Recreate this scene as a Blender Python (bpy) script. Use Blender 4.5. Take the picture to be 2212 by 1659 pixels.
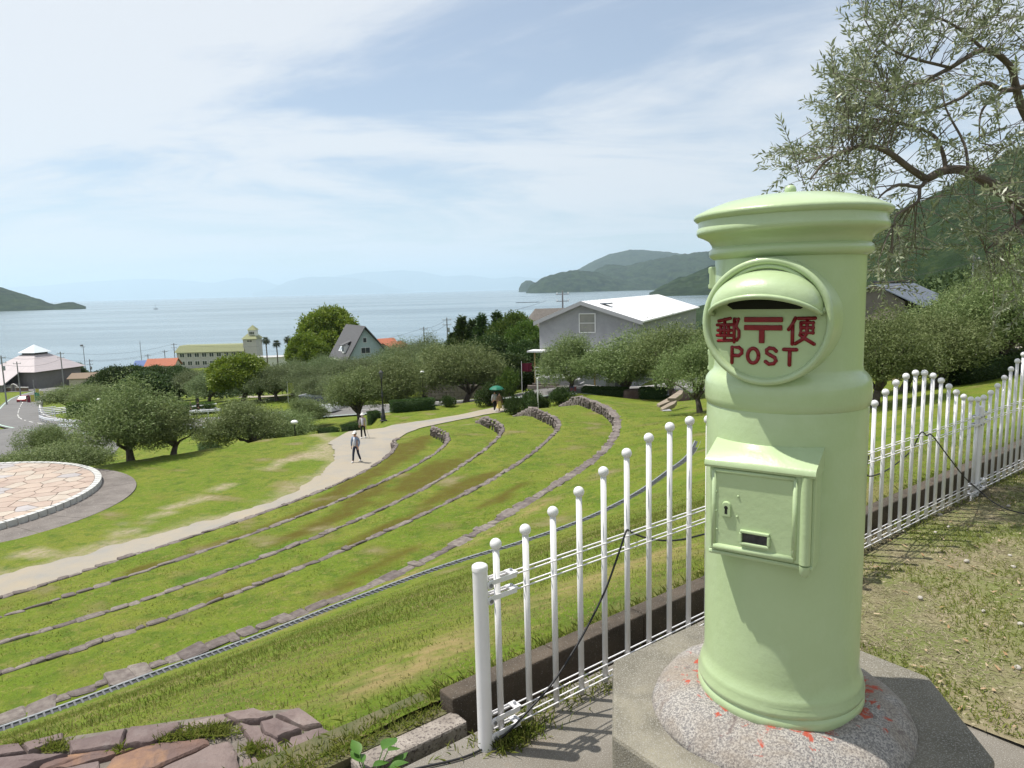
import bpy, bmesh, math, random
import numpy as np
from mathutils import Vector, Matrix, noise as mnoise

for _o in list(bpy.data.objects): bpy.data.objects.remove(_o)
scene = bpy.context.scene
COL = scene.collection
R = math.radians

# ------------------------------------------------------------------ camera
EYE = np.array([0., 0., 26.])            # sea level is z = 0
PITCH, ROLL, FPX, CX, CY = R(7.55), R(1.5), 1542., 1106., 829.5
_f = np.array([0, math.cos(PITCH), -math.sin(PITCH)])
_u0 = np.array([0, math.sin(PITCH), math.cos(PITCH)])
_r0 = np.array([1., 0, 0])
_r = _r0*math.cos(ROLL) - _u0*math.sin(ROLL)
_u = _u0*math.cos(ROLL) + _r0*math.sin(ROLL)
cam_d = bpy.data.cameras.new('camera'); cam = bpy.data.objects.new('camera', cam_d); COL.objects.link(cam)
cam_d.sensor_width = 36; cam_d.lens = FPX/2212*36; cam_d.clip_start = .05; cam_d.clip_end = 250000
cam.matrix_world = Matrix(((_r[0], _u[0], -_f[0], EYE[0]), (_r[1], _u[1], -_f[1], EYE[1]), (_r[2], _u[2], -_f[2], EYE[2]), (0, 0, 0, 1)))
scene.camera = cam

# ------------------------------------------------------------------ sky and sun
SUN_EL = R(65.5); SH = (1., -.20)                     # shadows fall to +x
_n = math.hypot(*SH); SUND = Vector((-SH[0]/_n*math.cos(SUN_EL), -SH[1]/_n*math.cos(SUN_EL), math.sin(SUN_EL)))
world = bpy.data.worlds.new('World'); scene.world = world; world.use_nodes = True
nt = world.node_tree; nt.nodes.clear()
def N(nt, t, **kw):
    n = nt.nodes.new(t)
    for k, v in kw.items():
        if k.startswith('i_'):
            key = k[2:]
            key = int(key) if key.isdigit() else key.replace('_', ' ')
            n.inputs[key].default_value = v
        else: setattr(n, k, v)
    return n
def L(nt, a, b): nt.links.new(a, b)
sky = N(nt, 'ShaderNodeTexSky', sky_type='NISHITA', sun_disc=False)
sky.sun_elevation = SUN_EL; sky.sun_rotation = math.atan2(SUND.x, SUND.y)
sky.air_density = 1.0; sky.dust_density = 0.6; sky.ozone_density = 2.0; sky.altitude = 20
tc = N(nt, 'ShaderNodeTexCoord')
sep = N(nt, 'ShaderNodeSeparateXYZ'); L(nt, tc.outputs['Generated'], sep.inputs[0])
def MATH(nt, op, a, b=None, clamp=False):
    n = nt.nodes.new('ShaderNodeMath'); n.operation = op; n.use_clamp = clamp
    for i, v in enumerate((a, b)):
        if v is None: continue
        if hasattr(v, 'is_linked') or hasattr(v, 'links'): nt.links.new(v, n.inputs[i])
        else: n.inputs[i].default_value = v
    return n.outputs[0]
zz = MATH(nt, 'ADD', MATH(nt, 'MAXIMUM', sep.outputs[2], 0.0), .16)
comb = N(nt, 'ShaderNodeCombineXYZ')
L(nt, MATH(nt, 'DIVIDE', sep.outputs[0], zz), comb.inputs[0]); L(nt, MATH(nt, 'DIVIDE', sep.outputs[1], zz), comb.inputs[1])
mp = N(nt, 'ShaderNodeMapping'); mp.inputs['Rotation'].default_value = (0, 0, R(28)); mp.inputs['Scale'].default_value = (.55, 1.0, 1); mp.inputs['Location'].default_value = (3.1, 1.7, 0)
L(nt, comb.outputs[0], mp.inputs[0])
n1 = N(nt, 'ShaderNodeTexNoise', i_Scale=1.0, i_Detail=9.0, i_Roughness=.60, i_Distortion=.9); L(nt, mp.outputs[0], n1.inputs['Vector'])
n2 = N(nt, 'ShaderNodeTexNoise', i_Scale=3.2, i_Detail=7.0, i_Roughness=.6, i_Distortion=.5); L(nt, mp.outputs[0], n2.inputs['Vector'])
dens = MATH(nt, 'ADD', MATH(nt, 'MULTIPLY', n1.outputs[0], .8), MATH(nt, 'MULTIPLY', n2.outputs[0], .2))
cr = N(nt, 'ShaderNodeValToRGB'); cr.color_ramp.elements[0].position = .365; cr.color_ramp.elements[1].position = .565
cr.color_ramp.elements[0].color = (.25, .25, .25, 1); cr.color_ramp.elements[1].color = (.93, .93, .93, 1)
cr.color_ramp.interpolation = 'EASE'
L(nt, dens, cr.inputs[0])
mix = N(nt, 'ShaderNodeMix', data_type='RGBA'); L(nt, cr.outputs[0], mix.inputs['Factor']); L(nt, sky.outputs[0], mix.inputs['A'])
mix.inputs['B'].default_value = (6.75, 6.9, 7.2, 1)
bg = N(nt, 'ShaderNodeBackground', i_Strength=.1); L(nt, mix.outputs['Result'], bg.inputs[0])
wo = N(nt, 'ShaderNodeOutputWorld'); L(nt, bg.outputs[0], wo.inputs[0])
sun_d = bpy.data.lights.new('sun', 'SUN'); sun_d.energy = 5.0; sun_d.angle = R(.55); sun_d.color = (1, .955, .88)
sun = bpy.data.objects.new('sun', sun_d); COL.objects.link(sun); sun.rotation_euler = SUND.to_track_quat('Z', 'Y').to_euler(); sun.location = (0, 0, 80)
vs = scene.view_settings; scene.display_settings.display_device = 'sRGB'
vs.view_transform = 'Standard'; vs.look = 'None'; vs.exposure = .3; vs.gamma = 1; vs.use_curve_mapping = False
scene.cycles.max_bounces = 8; scene.cycles.transparent_max_bounces = 8; scene.cycles.volume_bounces = 1
scene.cycles.use_adaptive_sampling = True

# ------------------------------------------------------------------ geometry helpers
def ray(px, py): return _f + _r*((px-CX)/FPX) + _u*((CY-py)/FPX)
def AT(px, py, Y):                                     # a point Y metres ahead
    r = ray(px, py); return EYE + r*(Y/r[1])
def ONZ(px, py, z):                                    # a point on the level z
    r = ray(px, py); return EYE + r*((z-EYE[2])/r[2])

class MB:
    """collects shapes; build() links them as one mesh object"""
    def __init__(s): s.v = []; s.f = []; s.m = []; s.mi = 0
    def add(s, vs, fs):
        b = len(s.v); s.v += [tuple(map(float, v)) for v in vs]; s.f += [tuple(b+i for i in f) for f in fs]; s.m += [s.mi]*len(fs); return s
    def box(s, c, d, rz=0, top=None, M4=None):
        x, y, z = d[0]/2, d[1]/2, d[2]/2; t = top or 1
        pts = [(-x, -y, -z), (x, -y, -z), (x, y, -z), (-x, y, -z), (-x*t, -y*t, z), (x*t, -y*t, z), (x*t, y*t, z), (-x*t, y*t, z)]
        cs, sn = math.cos(rz), math.sin(rz)
        pts = [(c[0]+a*cs-b*sn, c[1]+a*sn+b*cs, c[2]+e) for a, b, e in pts]
        if M4 is not None: pts = [tuple(M4 @ Vector(p)) for p in pts]
        return s.add(pts, [(3, 2, 1, 0), (4, 5, 6, 7), (0, 1, 5, 4), (1, 2, 6, 5), (2, 3, 7, 6), (3, 0, 4, 7)])
    def prism(s, poly, z0, z1, inset=0):
        n = len(poly); cx = sum(p[0] for p in poly)/n; cy = sum(p[1] for p in poly)/n
        top = [(cx+(p[0]-cx)*(1-inset), cy+(p[1]-cy)*(1-inset), z1) for p in poly]
        return s.add([(p[0], p[1], z0) for p in poly]+top, [tuple(range(n-1, -1, -1)), tuple(range(n, 2*n))]+[(i, (i+1) % n, n+(i+1) % n, n+i) for i in range(n)])
    def tube(s, pts, rad, n=8, cap=True):
        P = [Vector(p) for p in pts]; k = len(P)
        if not hasattr(rad, '__len__'): rad = [rad]*k
        vs = []; ref = None
        for i in range(k):
            t = (P[min(i+1, k-1)]-P[max(i-1, 0)])
            if t.length < 1e-9: t = Vector((0, 0, 1))
            t.normalize()
            if ref is None:
                ref = Vector((1, 0, 0)) if abs(t.x) < .9 else Vector((0, 1, 0))
            a = (ref - t*ref.dot(t)).normalized(); ref = a; b = t.cross(a)
            for j in range(n):
                an = 2*math.pi*j/n; q = P[i]+(a*math.cos(an)+b*math.sin(an))*rad[i]; vs.append(q)
        fs = [(i*n+j, i*n+(j+1) % n, (i+1)*n+(j+1) % n, (i+1)*n+j) for i in range(k-1) for j in range(n)]
        if cap: fs += [tuple(range(n-1, -1, -1)), tuple((k-1)*n+j for j in range(n))]
        return s.add(vs, fs)
    def lathe(s, prof, n=32, c=(0, 0, 0), cap=True):
        k = len(prof); vs = [(c[0]+r*math.cos(2*math.pi*j/n), c[1]+r*math.sin(2*math.pi*j/n), c[2]+z) for r, z in prof for j in range(n)]
        fs = [(i*n+j, i*n+(j+1) % n, (i+1)*n+(j+1) % n, (i+1)*n+j) for i in range(k-1) for j in range(n)]
        if cap: fs += [tuple(range(n-1, -1, -1)), tuple((k-1)*n+j for j in range(n))]
        return s.add(vs, fs)
    def ball(s, c, r, n=12, m=8, sq=(1, 1, 1)):
        prof = [(max(1e-4, r*math.sin(math.pi*i/m)), -r*math.cos(math.pi*i/m)) for i in range(m+1)]
        vs = [(c[0]+a*math.cos(2*math.pi*j/n)*sq[0], c[1]+a*math.sin(2*math.pi*j/n)*sq[1], c[2]+z*sq[2]) for a, z in prof for j in range(n)]
        return s.add(vs, [(i*n+j, i*n+(j+1) % n, (i+1)*n+(j+1) % n, (i+1)*n+j) for i in range(m) for j in range(n)])
    def quad(s, a, b, c, d): return s.add([a, b, c, d], [(0, 1, 2, 3)])
    def build(s, name, mat, parent=None, smooth=False, auto=None, off=(0, 0, 0), bevel=0):
        me = bpy.data.meshes.new(name)
        me.from_pydata([(v[0]-off[0], v[1]-off[1], v[2]-off[2]) for v in s.v], [], s.f)
        mats = mat if isinstance(mat, (list, tuple)) else [mat]
        for m in mats: me.materials.append(m)
        if len(mats) > 1: me.polygons.foreach_set('material_index', s.m)
        if smooth or auto: me.polygons.foreach_set('use_smooth', [True]*len(me.polygons))
        me.update()
        o = link(name, me, parent)
        if auto: me.set_sharp_from_angle(angle=R(auto))
        if bevel:
            b = o.modifiers.new('bevel', 'BEVEL'); b.width = bevel; b.segments = 2; b.limit_method = 'ANGLE'; b.angle_limit = R(40)
        return o
def link(name, me, parent=None, loc=None, rz=None):
    o = bpy.data.objects.new(name, me); COL.objects.link(o)
    if parent is not None: o.parent = parent
    if loc is not None: o.location = loc
    if rz is not None: o.rotation_euler = (0, 0, rz)
    return o
def tag(o, label=None, cat=None, group=None, kind=None):
    if label: o['label'] = label
    if cat: o['category'] = cat
    if group: o['group'] = group
    if kind: o['kind'] = kind
    return o
def thing(name, label, cat, loc=(0, 0, 0), rz=0, group=None):
    o = link(name, None, None, tuple(map(float, loc)), rz); o.empty_display_size = .1
    return tag(o, label, cat, group)
def copy_tree(o, parent=None):
    c = o.copy(); COL.objects.link(c); c.parent = parent
    for ch in list(o.children): copy_tree(ch, c)
    return c

# ------------------------------------------------------------------ materials
MATS = {}
def mat(name, col, rough=.8, col2=None, scale=4., detail=5, lo=.35, hi=.65, bump=0, bscale=60, metal=0, spec=.4, coat=0, rnd=0, coords='Object', speck=None, sscale=200, sth=.62, trans=0, attr=None, dist=0, col3=None, scale3=1., lo3=.5, hi3=.7, stretch=None, bdist=.01):
    if name in MATS: return MATS[name]
    m = bpy.data.materials.new(name); m.use_nodes = True; t = m.node_tree; b = t.nodes['Principled BSDF']
    b.inputs['Roughness'].default_value = rough; b.inputs['Metallic'].default_value = metal; b.inputs['Specular IOR Level'].default_value = spec
    b.inputs['Coat Weight'].default_value = coat; b.inputs['Coat Roughness'].default_value = .08
    tcn = N(t, 'ShaderNodeTexCoord'); vec = tcn.outputs[coords]
    if stretch:
        mpn = N(t, 'ShaderNodeMapping'); mpn.inputs['Scale'].default_value = stretch; L(t, vec, mpn.inputs[0]); vec = mpn.outputs[0]
    def noise(sc, det, d=0):
        n = N(t, 'ShaderNodeTexNoise', i_Scale=sc, i_Detail=float(det), i_Roughness=.6, i_Distortion=d); L(t, vec, n.inputs['Vector']); return n.outputs['Fac']
    def ramp(fac, a, bb):
        r = N(t, 'ShaderNodeMapRange', i_1=a, i_2=bb); L(t, fac, r.inputs[0]); return r.outputs[0]
    def mixc(fac, A, B):
        x = N(t, 'ShaderNodeMix', data_type='RGBA')
        if hasattr(fac, 'links'): L(t, fac, x.inputs['Factor'])
        else: x.inputs['Factor'].default_value = fac
        for k, v in (('A', A), ('B', B)):
            if hasattr(v, 'links'): L(t, v, x.inputs[k])
            else: x.inputs[k].default_value = (*v[:3], 1)
        return x.outputs['Result']
    c = (*col, 1)
    if attr:
        a = N(t, 'ShaderNodeAttribute', attribute_name=attr); c = mixc(a.outputs['Fac'], col, col2)
        if col2 and scale: c = mixc(MATH(t, 'MULTIPLY', ramp(noise(scale, detail), lo, hi), .35), c, col2)
    elif col2: c = mixc(ramp(noise(scale, detail, dist), lo, hi), col, col2)
    if col3: c = mixc(ramp(noise(scale3, 6, .3), lo3, hi3), c, col3)
    if speck: c = mixc(ramp(noise(sscale, 2), sth, sth+.06), c, speck)
    if rnd:
        oi = N(t, 'ShaderNodeObjectInfo'); h = N(t, 'ShaderNodeHueSaturation')
        L(t, MATH(t, 'ADD', MATH(t, 'MULTIPLY', oi.outputs['Random'], 2*rnd), 1-rnd), h.inputs['Value'])
        L(t, MATH(t, 'ADD', MATH(t, 'MULTIPLY', oi.outputs['Random'], rnd*.12), .5-rnd*.06), h.inputs['Hue'])
        if hasattr(c, 'links'): L(t, c, h.inputs['Color'])
        else: h.inputs['Color'].default_value = c
        c = h.outputs[0]
    if hasattr(c, 'links'): L(t, c, b.inputs['Base Color'])
    else: b.inputs['Base Color'].default_value = c
    if bump:
        bn = N(t, 'ShaderNodeBump', i_Strength=bump, i_Distance=bdist); L(t, noise(bscale, 6), bn.inputs['Height']); L(t, bn.outputs[0], b.inputs['Normal'])
    if trans:
        tr = N(t, 'ShaderNodeBsdfTranslucent')
        if hasattr(c, 'links'): L(t, c, tr.inputs[0])
        else: tr.inputs[0].default_value = c
        ms = N(t, 'ShaderNodeMixShader'); ms.inputs[0].default_value = trans
        L(t, b.outputs[0], ms.inputs[1]); L(t, tr.outputs[0], ms.inputs[2]); L(t, ms.outputs[0], t.nodes['Material Output'].inputs[0])
    MATS[name] = m; return m
rng = np.random.default_rng(7)
random.seed(11)
# ================================================================== ground
# plan centre of the amphitheatre; the terrace walls are arcs about it
C0 = np.array([-36., 44.])
WALLPX = {1: ([(0, 1290), (240, 1210), (480, 1135), (650, 1075), (780, 1020), (845, 975), (851, 963), (845, 953)], 16.95),
 2: ([(0, 1330), (200, 1265), (400, 1200), (600, 1130), (800, 1050), (920, 990), (960, 960), (965, 945), (955, 932), (930, 925)], 17.4),
 3: ([(0, 1385), (260, 1310), (500, 1225), (700, 1150), (850, 1085), (1000, 1000), (1070, 948), (1085, 930), (1078, 915), (1045, 903)], 17.8),
 4: ([(0, 1450), (250, 1370), (500, 1280), (750, 1180), (950, 1090), (1100, 1010), (1180, 950), (1205, 925), (1205, 908), (1150, 882)], 18.2),
 5: ([(0, 1549), (150, 1495), (300, 1441), (500, 1372), (700, 1302), (820, 1255), (930, 1200), (1040, 1140), (1130, 1085), (1240, 1020), (1300, 975), (1330, 930), (1332, 905), (1310, 880), (1250, 857)], 18.6)}
PH = np.radians(np.linspace(-78, 34, 449))             # angles of the polar lawn
def polar_curve(pts):
    d = np.array(pts)[:, :2]-C0; a = np.arctan2(d[:, 1], d[:, 0]); r = np.hypot(d[:, 0], d[:, 1])
    i = np.argsort(a); rr = np.interp(PH, a[i], r[i]); k = np.ones(17)/17
    return np.convolve(np.pad(rr, 8, mode='edge'), k, 'valid'), a.max()
RW, PEND = {}, {}
for k, (pp, z) in WALLPX.items(): RW[k], PEND[k] = polar_curve([ONZ(*p, z) for p in pp])
def sstep(x, a, b):
    t = np.clip((x-a)/(b-a), 0, 1); return t*t*(3-2*t)
pathz = np.interp(np.degrees(PH), [-78, 0, 12, 24, 34], [16.62, 16.6, 16.3, 15.8, 15.7])
ZT, ZB, SS = {}, {}, {}
TAP = {1: 5, 2: 9.5, 3: 11, 4: 12.5, 5: 11}
for k in WALLPX:
    zt = WALLPX[k][1]; s = np.clip((PH-PEND[k])/R(TAP[k]), 0, 1); s = s*.8+.2*s*s*(3-2*s); SS[k] = s
    ZT[k] = zt*(1-s)+(pathz+.02)*s
    ZB[k] = ZT[k]-(.33+.25*sstep(PH, R(-25), R(0)))*(1-s)
zdr = np.interp(np.degrees(PH), [-78, -45, -35, -25, -10, 10, 34], [18.5, 18.55, 18.9, 19.5, 19.2, 17.4, 16.2])
RD, _ = polar_curve([ONZ(*p, z) for p, z in (((0, 1570), 18.57), ((200, 1499), 18.57), ((400, 1427), 18.6), ((800, 1278), 18.75), ((1020, 1190), 19.0), ((1200, 1130), 19.3), ((1350, 1070), 19.45), ((1470, 1000), 19.5))])
RD = np.maximum(RD, RW[5]+.42)
# fence frame: s along the fence, t beyond it
FO = np.array([-.13, 2.40]); FD = np.array([.786, .619])/math.hypot(.786, .619); FN = np.array([-FD[1], FD[0]]); ZG = 24.35
def FP(s, t, z=ZG): p = FO+FD*s+FN*t; return (float(p[0]), float(p[1]), z)

# control heights for the land outside the terraces
ctl = []
def cp(px, py, Y): p = AT(px, py, Y); ctl.append(tuple(p))
for s in (-6, -3, -1.5, 0, 1, 2, 3.5, 5, 7, 10): ctl.append(FP(s, .5, 24.27)); ctl.append(FP(s, -1.5, 24.33)); ctl.append(FP(s, 1.6, 23.85 if s < 4 else 23.95))
for i in range(0, len(PH), 22): ctl.append((C0[0]+RD[i]*math.cos(PH[i]), C0[1]+RD[i]*math.sin(PH[i]), zdr[i]))
CREST = np.array([ONZ(px, py, 16.45)[:2] for px, py in ((-500, 1075), (-100, 1030), (150, 1008), (330, 985), (450, 968), (570, 948), (690, 932), (760, 925), (830, 915))])
def crest_y(x): return np.interp(x, CREST[:, 0], CREST[:, 1])
for i in range(0, len(PH), 40):
    for r_ in (RW[1][i], 18):
        x_, y_ = C0[0]+r_*math.cos(PH[i]), C0[1]+r_*math.sin(PH[i])
        if y_ < crest_y(x_)-1: ctl.append((x_, y_, 16.45))
for x_, y_ in CREST[:7]: ctl.append((x_, y_, 16.45)); ctl.append((x_-.7, y_+2.2, 15.5)); ctl.append((x_-2.5, y_+7, 13.4))
ctl += [(7.5, 13.6, 22.5), (13.5, 26, 21.4), (24, 45, 20.4), (18, 44, 19.2), (12, 57, 16.4), (30, 8, 25.5), (20, 2, 25), (30, 25, 23.6), (45, 45, 23), (0, -20, 25), (40, -20, 27), (-30, -10, 22), (-60, 5, 18),
        (0.8, 60, 15.8), (-6, 66, 14.6), (-14, 60, 14.8), (8, 66, 15.2), (12, 75, 15.6), (25, 104, 15.4), (30, 75, 17), (49, 90, 19.5), (60, 70, 23),
        (-29, 76, 12.8), (-20, 77, 13.0), (-36, 74, 12.6), (-10, 77, 13.8), (0, 76, 14.6), (-45, 74, 12.0), (-60, 84, 10.8), (-70, 100, 9.6), (-85, 90, 9.4), (-66, 92, 10.2), (-100, 149, 4.9), (-90, 130, 6.6), (-112, 185, 3.2), (-140, 190, 2.6), (-90, 185, 3.3), (-105, 240, 2.2), (-70, 220, 2.4),
        (-50, 95, 11.2), (-30, 95, 12.4), (-15, 95, 12.6), (-23, 112, 11.2), (5, 100, 13.2), (-45, 140, 7), (-23, 160, 6), (5, 150, 7.5), (30, 160, 9), (60, 160, 14), (30, 220, 2), (-23, 225, 2), (80, 220, 6), (120, 120, 32), (150, 200, 30), (200, 120, 55),
        (-160, 214, .8), (-110, 262, .8), (-60, 262, .8), (0, 262, .8), (60, 275, .8), (-180, 226, -2.5), (-110, 275, -2.5), (-40, 275, -2.5), (30, 280, -2.5), (100, 300, -2.5), (180, 300, 12), (-180, 150, 4), (-180, 80, 10), (-120, 60, 12), (-90, 40, 15), (-62, 30, 16.2)]
ctl = np.array(ctl)
_A = np.hypot(ctl[:, None, 0]-ctl[None, :, 0], ctl[:, None, 1]-ctl[None, :, 1]); _nc = len(ctl)
_S = np.zeros((_nc+3, _nc+3)); _S[:_nc, :_nc] = _A - np.eye(_nc)*.02; _S[:_nc, _nc] = 1; _S[:_nc, _nc+1:] = ctl[:, :2]; _S[_nc, :_nc] = 1; _S[_nc+1:, :_nc] = ctl[:, :2].T
_w = np.linalg.solve(_S, np.r_[ctl[:, 2], 0, 0, 0])
def G(x, y):
    x = np.asarray(x, float); y = np.asarray(y, float)
    d = np.hypot(x[..., None]-ctl[:, 0], y[..., None]-ctl[:, 1]); return d@_w[:_nc]+_w[_nc]+_w[_nc+1]*x+_w[_nc+2]*y
def fbm(x, y, sc, oct=4, seed=0.):
    o = np.zeros(np.shape(x)); xs, ys = np.asarray(x, float), np.asarray(y, float); a = 1; tot = 0
    for i in range(oct):
        o += a*np.array([mnoise.noise((float(p)*sc, float(q)*sc, seed+i*7.3)) for p, q in zip(xs.ravel(), ys.ravel())]).reshape(o.shape); tot += a; a *= .5; sc *= 2
    return o/tot
# path inner edge (stage side) in plan, polar
RPI, _ = polar_curve([ONZ(*p, 16.6) for p in ((-300, 1320), (0, 1245), (300, 1165), (450, 1125), (600, 1082), (680, 1035), (712, 1008), (722, 985), (712, 958), (690, 932))])
KERB_D = float((FO+FN*.5-C0)@(-FN))                     # distance of the kerb line from the centre
_ph0 = math.atan2(-FN[1], -FN[0])
ROUT = np.minimum(KERB_D/np.maximum(np.cos(PH-_ph0), .5), 66.)
# rows of the polar lawn
rows = []                                               # (radius array, height array)
def seg(ra, za, rb, zb, n, first=False, usG=False):
    for i in range(0 if first else 1, n+1):
        t = i/n; r = ra*(1-t)+rb*t
        z = za*(1-t)+zb*t
        if usG:
            g = G(C0[0]+r*np.cos(PH), C0[1]+r*np.sin(PH)); w = min(1, t*3.); z = g*w+(zdr+(g-G(C0[0]+ra*np.cos(PH), C0[1]+ra*np.sin(PH))))*(1-w)
        rows.append((r, z))
one = np.ones_like(PH)
flat = np.minimum(pathz, 16.6)
seg(7*one, 16.35*one, 16*one, 16.45*one, 6, True)
seg(16*one, 16.45*one, RPI, flat, 16)
seg(RPI, flat, RW[1]-.02, ZB[1], 6)
for k in range(1, 6):
    rows.append((RW[k]+.16, ZT[k]-.02))
    ra = RW[k]+.16; za = ZT[k]-.02
    if k < 5: seg(ra, za, RW[k+1]-.02, ZB[k+1], 9)
    else: seg(ra, za, RD, zdr, 6)
seg(RD, zdr, ROUT, ROUT*0, 40, usG=True)
NR, NP = len(rows), len(PH)
RR = np.array([r for r, z in rows]); ZZ = np.array([z for r, z in rows])
XX = C0[0]+RR*np.cos(PH); YY = C0[1]+RR*np.sin(PH)
ZZ = np.where((RR < RW[1]-.5) & (YY > crest_y(XX)-3) & (XX < -8), np.minimum(ZZ, G(XX, YY)), ZZ)
ZZ = ZZ+.02*fbm(XX, YY, .35, 2)
def H(x, y):
    """height of the ground at a plan point"""
    d = np.array([x, y])-C0; a = math.atan2(d[1], d[0]); r = math.hypot(*d)
    if PH[0] < a < PH[-1] and 8 < r:
        j = int(np.clip(round((a-PH[0])/(PH[1]-PH[0])), 0, NP-1))
        if r < RR[-1, j]: return float(np.interp(r, RR[:, j], ZZ[:, j]))
    return float(G(x, y))
# worn, reddish and lush patches of the lawn, each with its own outline
def blobs(lst, z, seed):
    m = np.zeros_like(XX)
    for (px, py, w, h, sl) in lst:                      # ellipse seen at px,py, long axis w along the slope sl
        q = ONZ(px, py, z); e1 = ONZ(px+w*.5, py-w*.5*sl, z)-q; e2 = ONZ(px, py-h*.5, z)-q
        Mx = np.linalg.inv(np.array([[e1[0], e2[0]], [e1[1], e2[1]]])); dx, dy = XX-q[0], YY-q[1]
        u = Mx[0, 0]*dx+Mx[0, 1]*dy; v = Mx[1, 0]*dx+Mx[1, 1]*dy
        m = np.maximum(m, 1.25-np.hypot(u, v))
    return m
NZ = fbm(XX, YY, .5, 4, 3.)
dirt = np.clip((blobs([(760, 960, 120, 40, .1), (700, 975, 90, 45, .2), (390, 1090, 130, 22, .35), (350, 1110, 110, 16, .3), (240, 1165, 160, 18, .35), (60, 1195, 130, 26, .1), (600, 1000, 80, 16, .3), (480, 1050, 60, 14, .3), (250, 1140, 90, 14, .3)], 16.6, 1)+NZ*1.1-.25)*2.2, 0, 1)
red = np.clip((np.maximum(np.maximum(blobs([(640, 1110, 220, 26, .42), (880, 965, 120, 46, .6), (780, 1030, 160, 34, .5), (450, 1185, 300, 24, .36), (300, 1225, 120, 22, .33)], 17.1, 2),
    np.maximum(blobs([(930, 1020, 190, 50, .5), (720, 1115, 200, 26, .42), (790, 1060, 120, 40, .5)], 17.5, 3), blobs([(560, 1255, 300, 26, .42), (1010, 1040, 170, 30, .4), (840, 1130, 200, 26, .42), (480, 1280, 120, 26, .42)], 18., 4))), blobs([(830, 1205, 200, 30, .5), (1090, 1060, 120, 20, .5)], 18.4, 5))+NZ*.9-.12)*2.6, 0, 1)
lush = np.clip((np.maximum(blobs([(420, 1240, 130, 26, .35), (560, 1200, 260, 24, .4)], 17.5, 6), blobs([(250, 1500, 500, 60, .35), (600, 1390, 400, 50, .35)], 19.5, 7))+NZ*1.0-.25)*1.6, 0, 1)
dry = np.clip((blobs([(860, 1470, 340, 210, .3), (970, 1400, 300, 190, .35), (780, 1540, 240, 120, .2), (1230, 1250, 340, 120, .4), (1420, 1180, 260, 90, .4)], 23.9, 8)+blobs([(880, 1225, 260, 16, .48), (1100, 1110, 200, 14, .5), (640, 1330, 240, 12, .38)], 18.9, 9)+NZ*1.5-.25)*1.5, 0, 1)
near_path = np.exp(-np.abs(RR-RPI)/.8)*(XX < 0)
dirt = np.maximum(dirt, np.clip((near_path+NZ*1.2-.35)*1.6, 0, .8))
faces = [(i*NP+j, (i+1)*NP+j, (i+1)*NP+j+1, i*NP+j+1) for i in range(NR-1) for j in range(NP-1)]
me = bpy.data.meshes.new('lawn'); me.from_pydata(np.stack([XX, YY, ZZ], -1).reshape(-1, 3).tolist(), [], faces)
for nme, arr in (('dirt', dirt), ('red', red), ('lush', lush), ('dry', dry)):
    a = me.attributes.new(nme, 'FLOAT', 'POINT'); a.data.foreach_set('value', arr.ravel().astype(np.float32))
me.polygons.foreach_set('use_smooth', [True]*len(faces))
def grass_mat(name, patches=True):
    m = bpy.data.materials.new(name); m.use_nodes = True; t = m.node_tree; b = t.nodes['Principled BSDF']; b.inputs['Roughness'].default_value = .85; b.inputs['Specular IOR Level'].default_value = .15
    tcn = N(t, 'ShaderNodeTexCoord'); v = tcn.outputs['Object']
    def nz(sc, det=5, d=0): n = N(t, 'ShaderNodeTexNoise', i_Scale=sc, i_Detail=float(det), i_Roughness=.62, i_Distortion=d); L(t, v, n.inputs['Vector']); return n.outputs['Fac']
    def rmp(f, a, c): r = N(t, 'ShaderNodeMapRange', i_1=a, i_2=c); L(t, f, r.inputs[0]); return r.outputs[0]
    def mx(f, A, B):
        x = N(t, 'ShaderNodeMix', data_type='RGBA'); L(t, f, x.inputs['Factor'])
        for k, q in (('A', A), ('B', B)):
            if hasattr(q, 'links'): L(t, q, x.inputs[k])
            else: x.inputs[k].default_value = (*q, 1)
        return x.outputs['Result']
    c = mx(rmp(nz(.35, 6, .4), .4, .62), (.122, .178, .012), (.18, .20, .026))
    c = mx(rmp(nz(1.4, 6, .5), .48, .68), c, (.066, .115, .009))
    c = mx(rmp(nz(3.5, 6), .52, .75), c, (.20, .175, .052))
    c = mx(MATH(t, 'MULTIPLY', rmp(nz(11, 6, .6), .44, .7), .6), c, (.075, .118, .011))
    c = mx(MATH(t, 'MULTIPLY', rmp(nz(40, 4), .42, .72), .8), c, (.06, .095, .009))
    c = mx(MATH(t, 'MULTIPLY', rmp(nz(7, 6, .5), .56, .72), .6), c, (.23, .22, .06))
    if patches:
        def at(n): return N(t, 'ShaderNodeAttribute', attribute_name=n).outputs['Fac']
        c = mx(MATH(t, 'MULTIPLY', at('lush'), .75), c, (.06, .125, .009))
        c = mx(MATH(t, 'MULTIPLY', at('dry'), MATH(t, 'ADD', MATH(t, 'MULTIPLY', rmp(nz(5, 6), .35, .6), .8), .1)), c, (.28, .21, .095))
        c = mx(MATH(t, 'MULTIPLY', at('red'), MATH(t, 'ADD', MATH(t, 'MULTIPLY', rmp(nz(2.5, 6), .3, .6), .35), .65)), c, (.085, .072, .008))
        c = mx(MATH(t, 'MULTIPLY', at('dirt'), MATH(t, 'ADD', MATH(t, 'MULTIPLY', rmp(nz(4, 6), .35, .6), .6), .35)), c, (.31, .26, .175))
    L(t, c, b.inputs['Base Color'])
    bn = N(t, 'ShaderNodeBump', i_Strength=.8, i_Distance=.03); L(t, MATH(t, 'ADD', nz(45, 6), MATH(t, 'MULTIPLY', nz(5, 5), 2.5)), bn.inputs['Height']); L(t, bn.outputs[0], b.inputs['Normal'])
    return m
GRASS = grass_mat('grass_lawn'); me.materials.append(GRASS)
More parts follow.
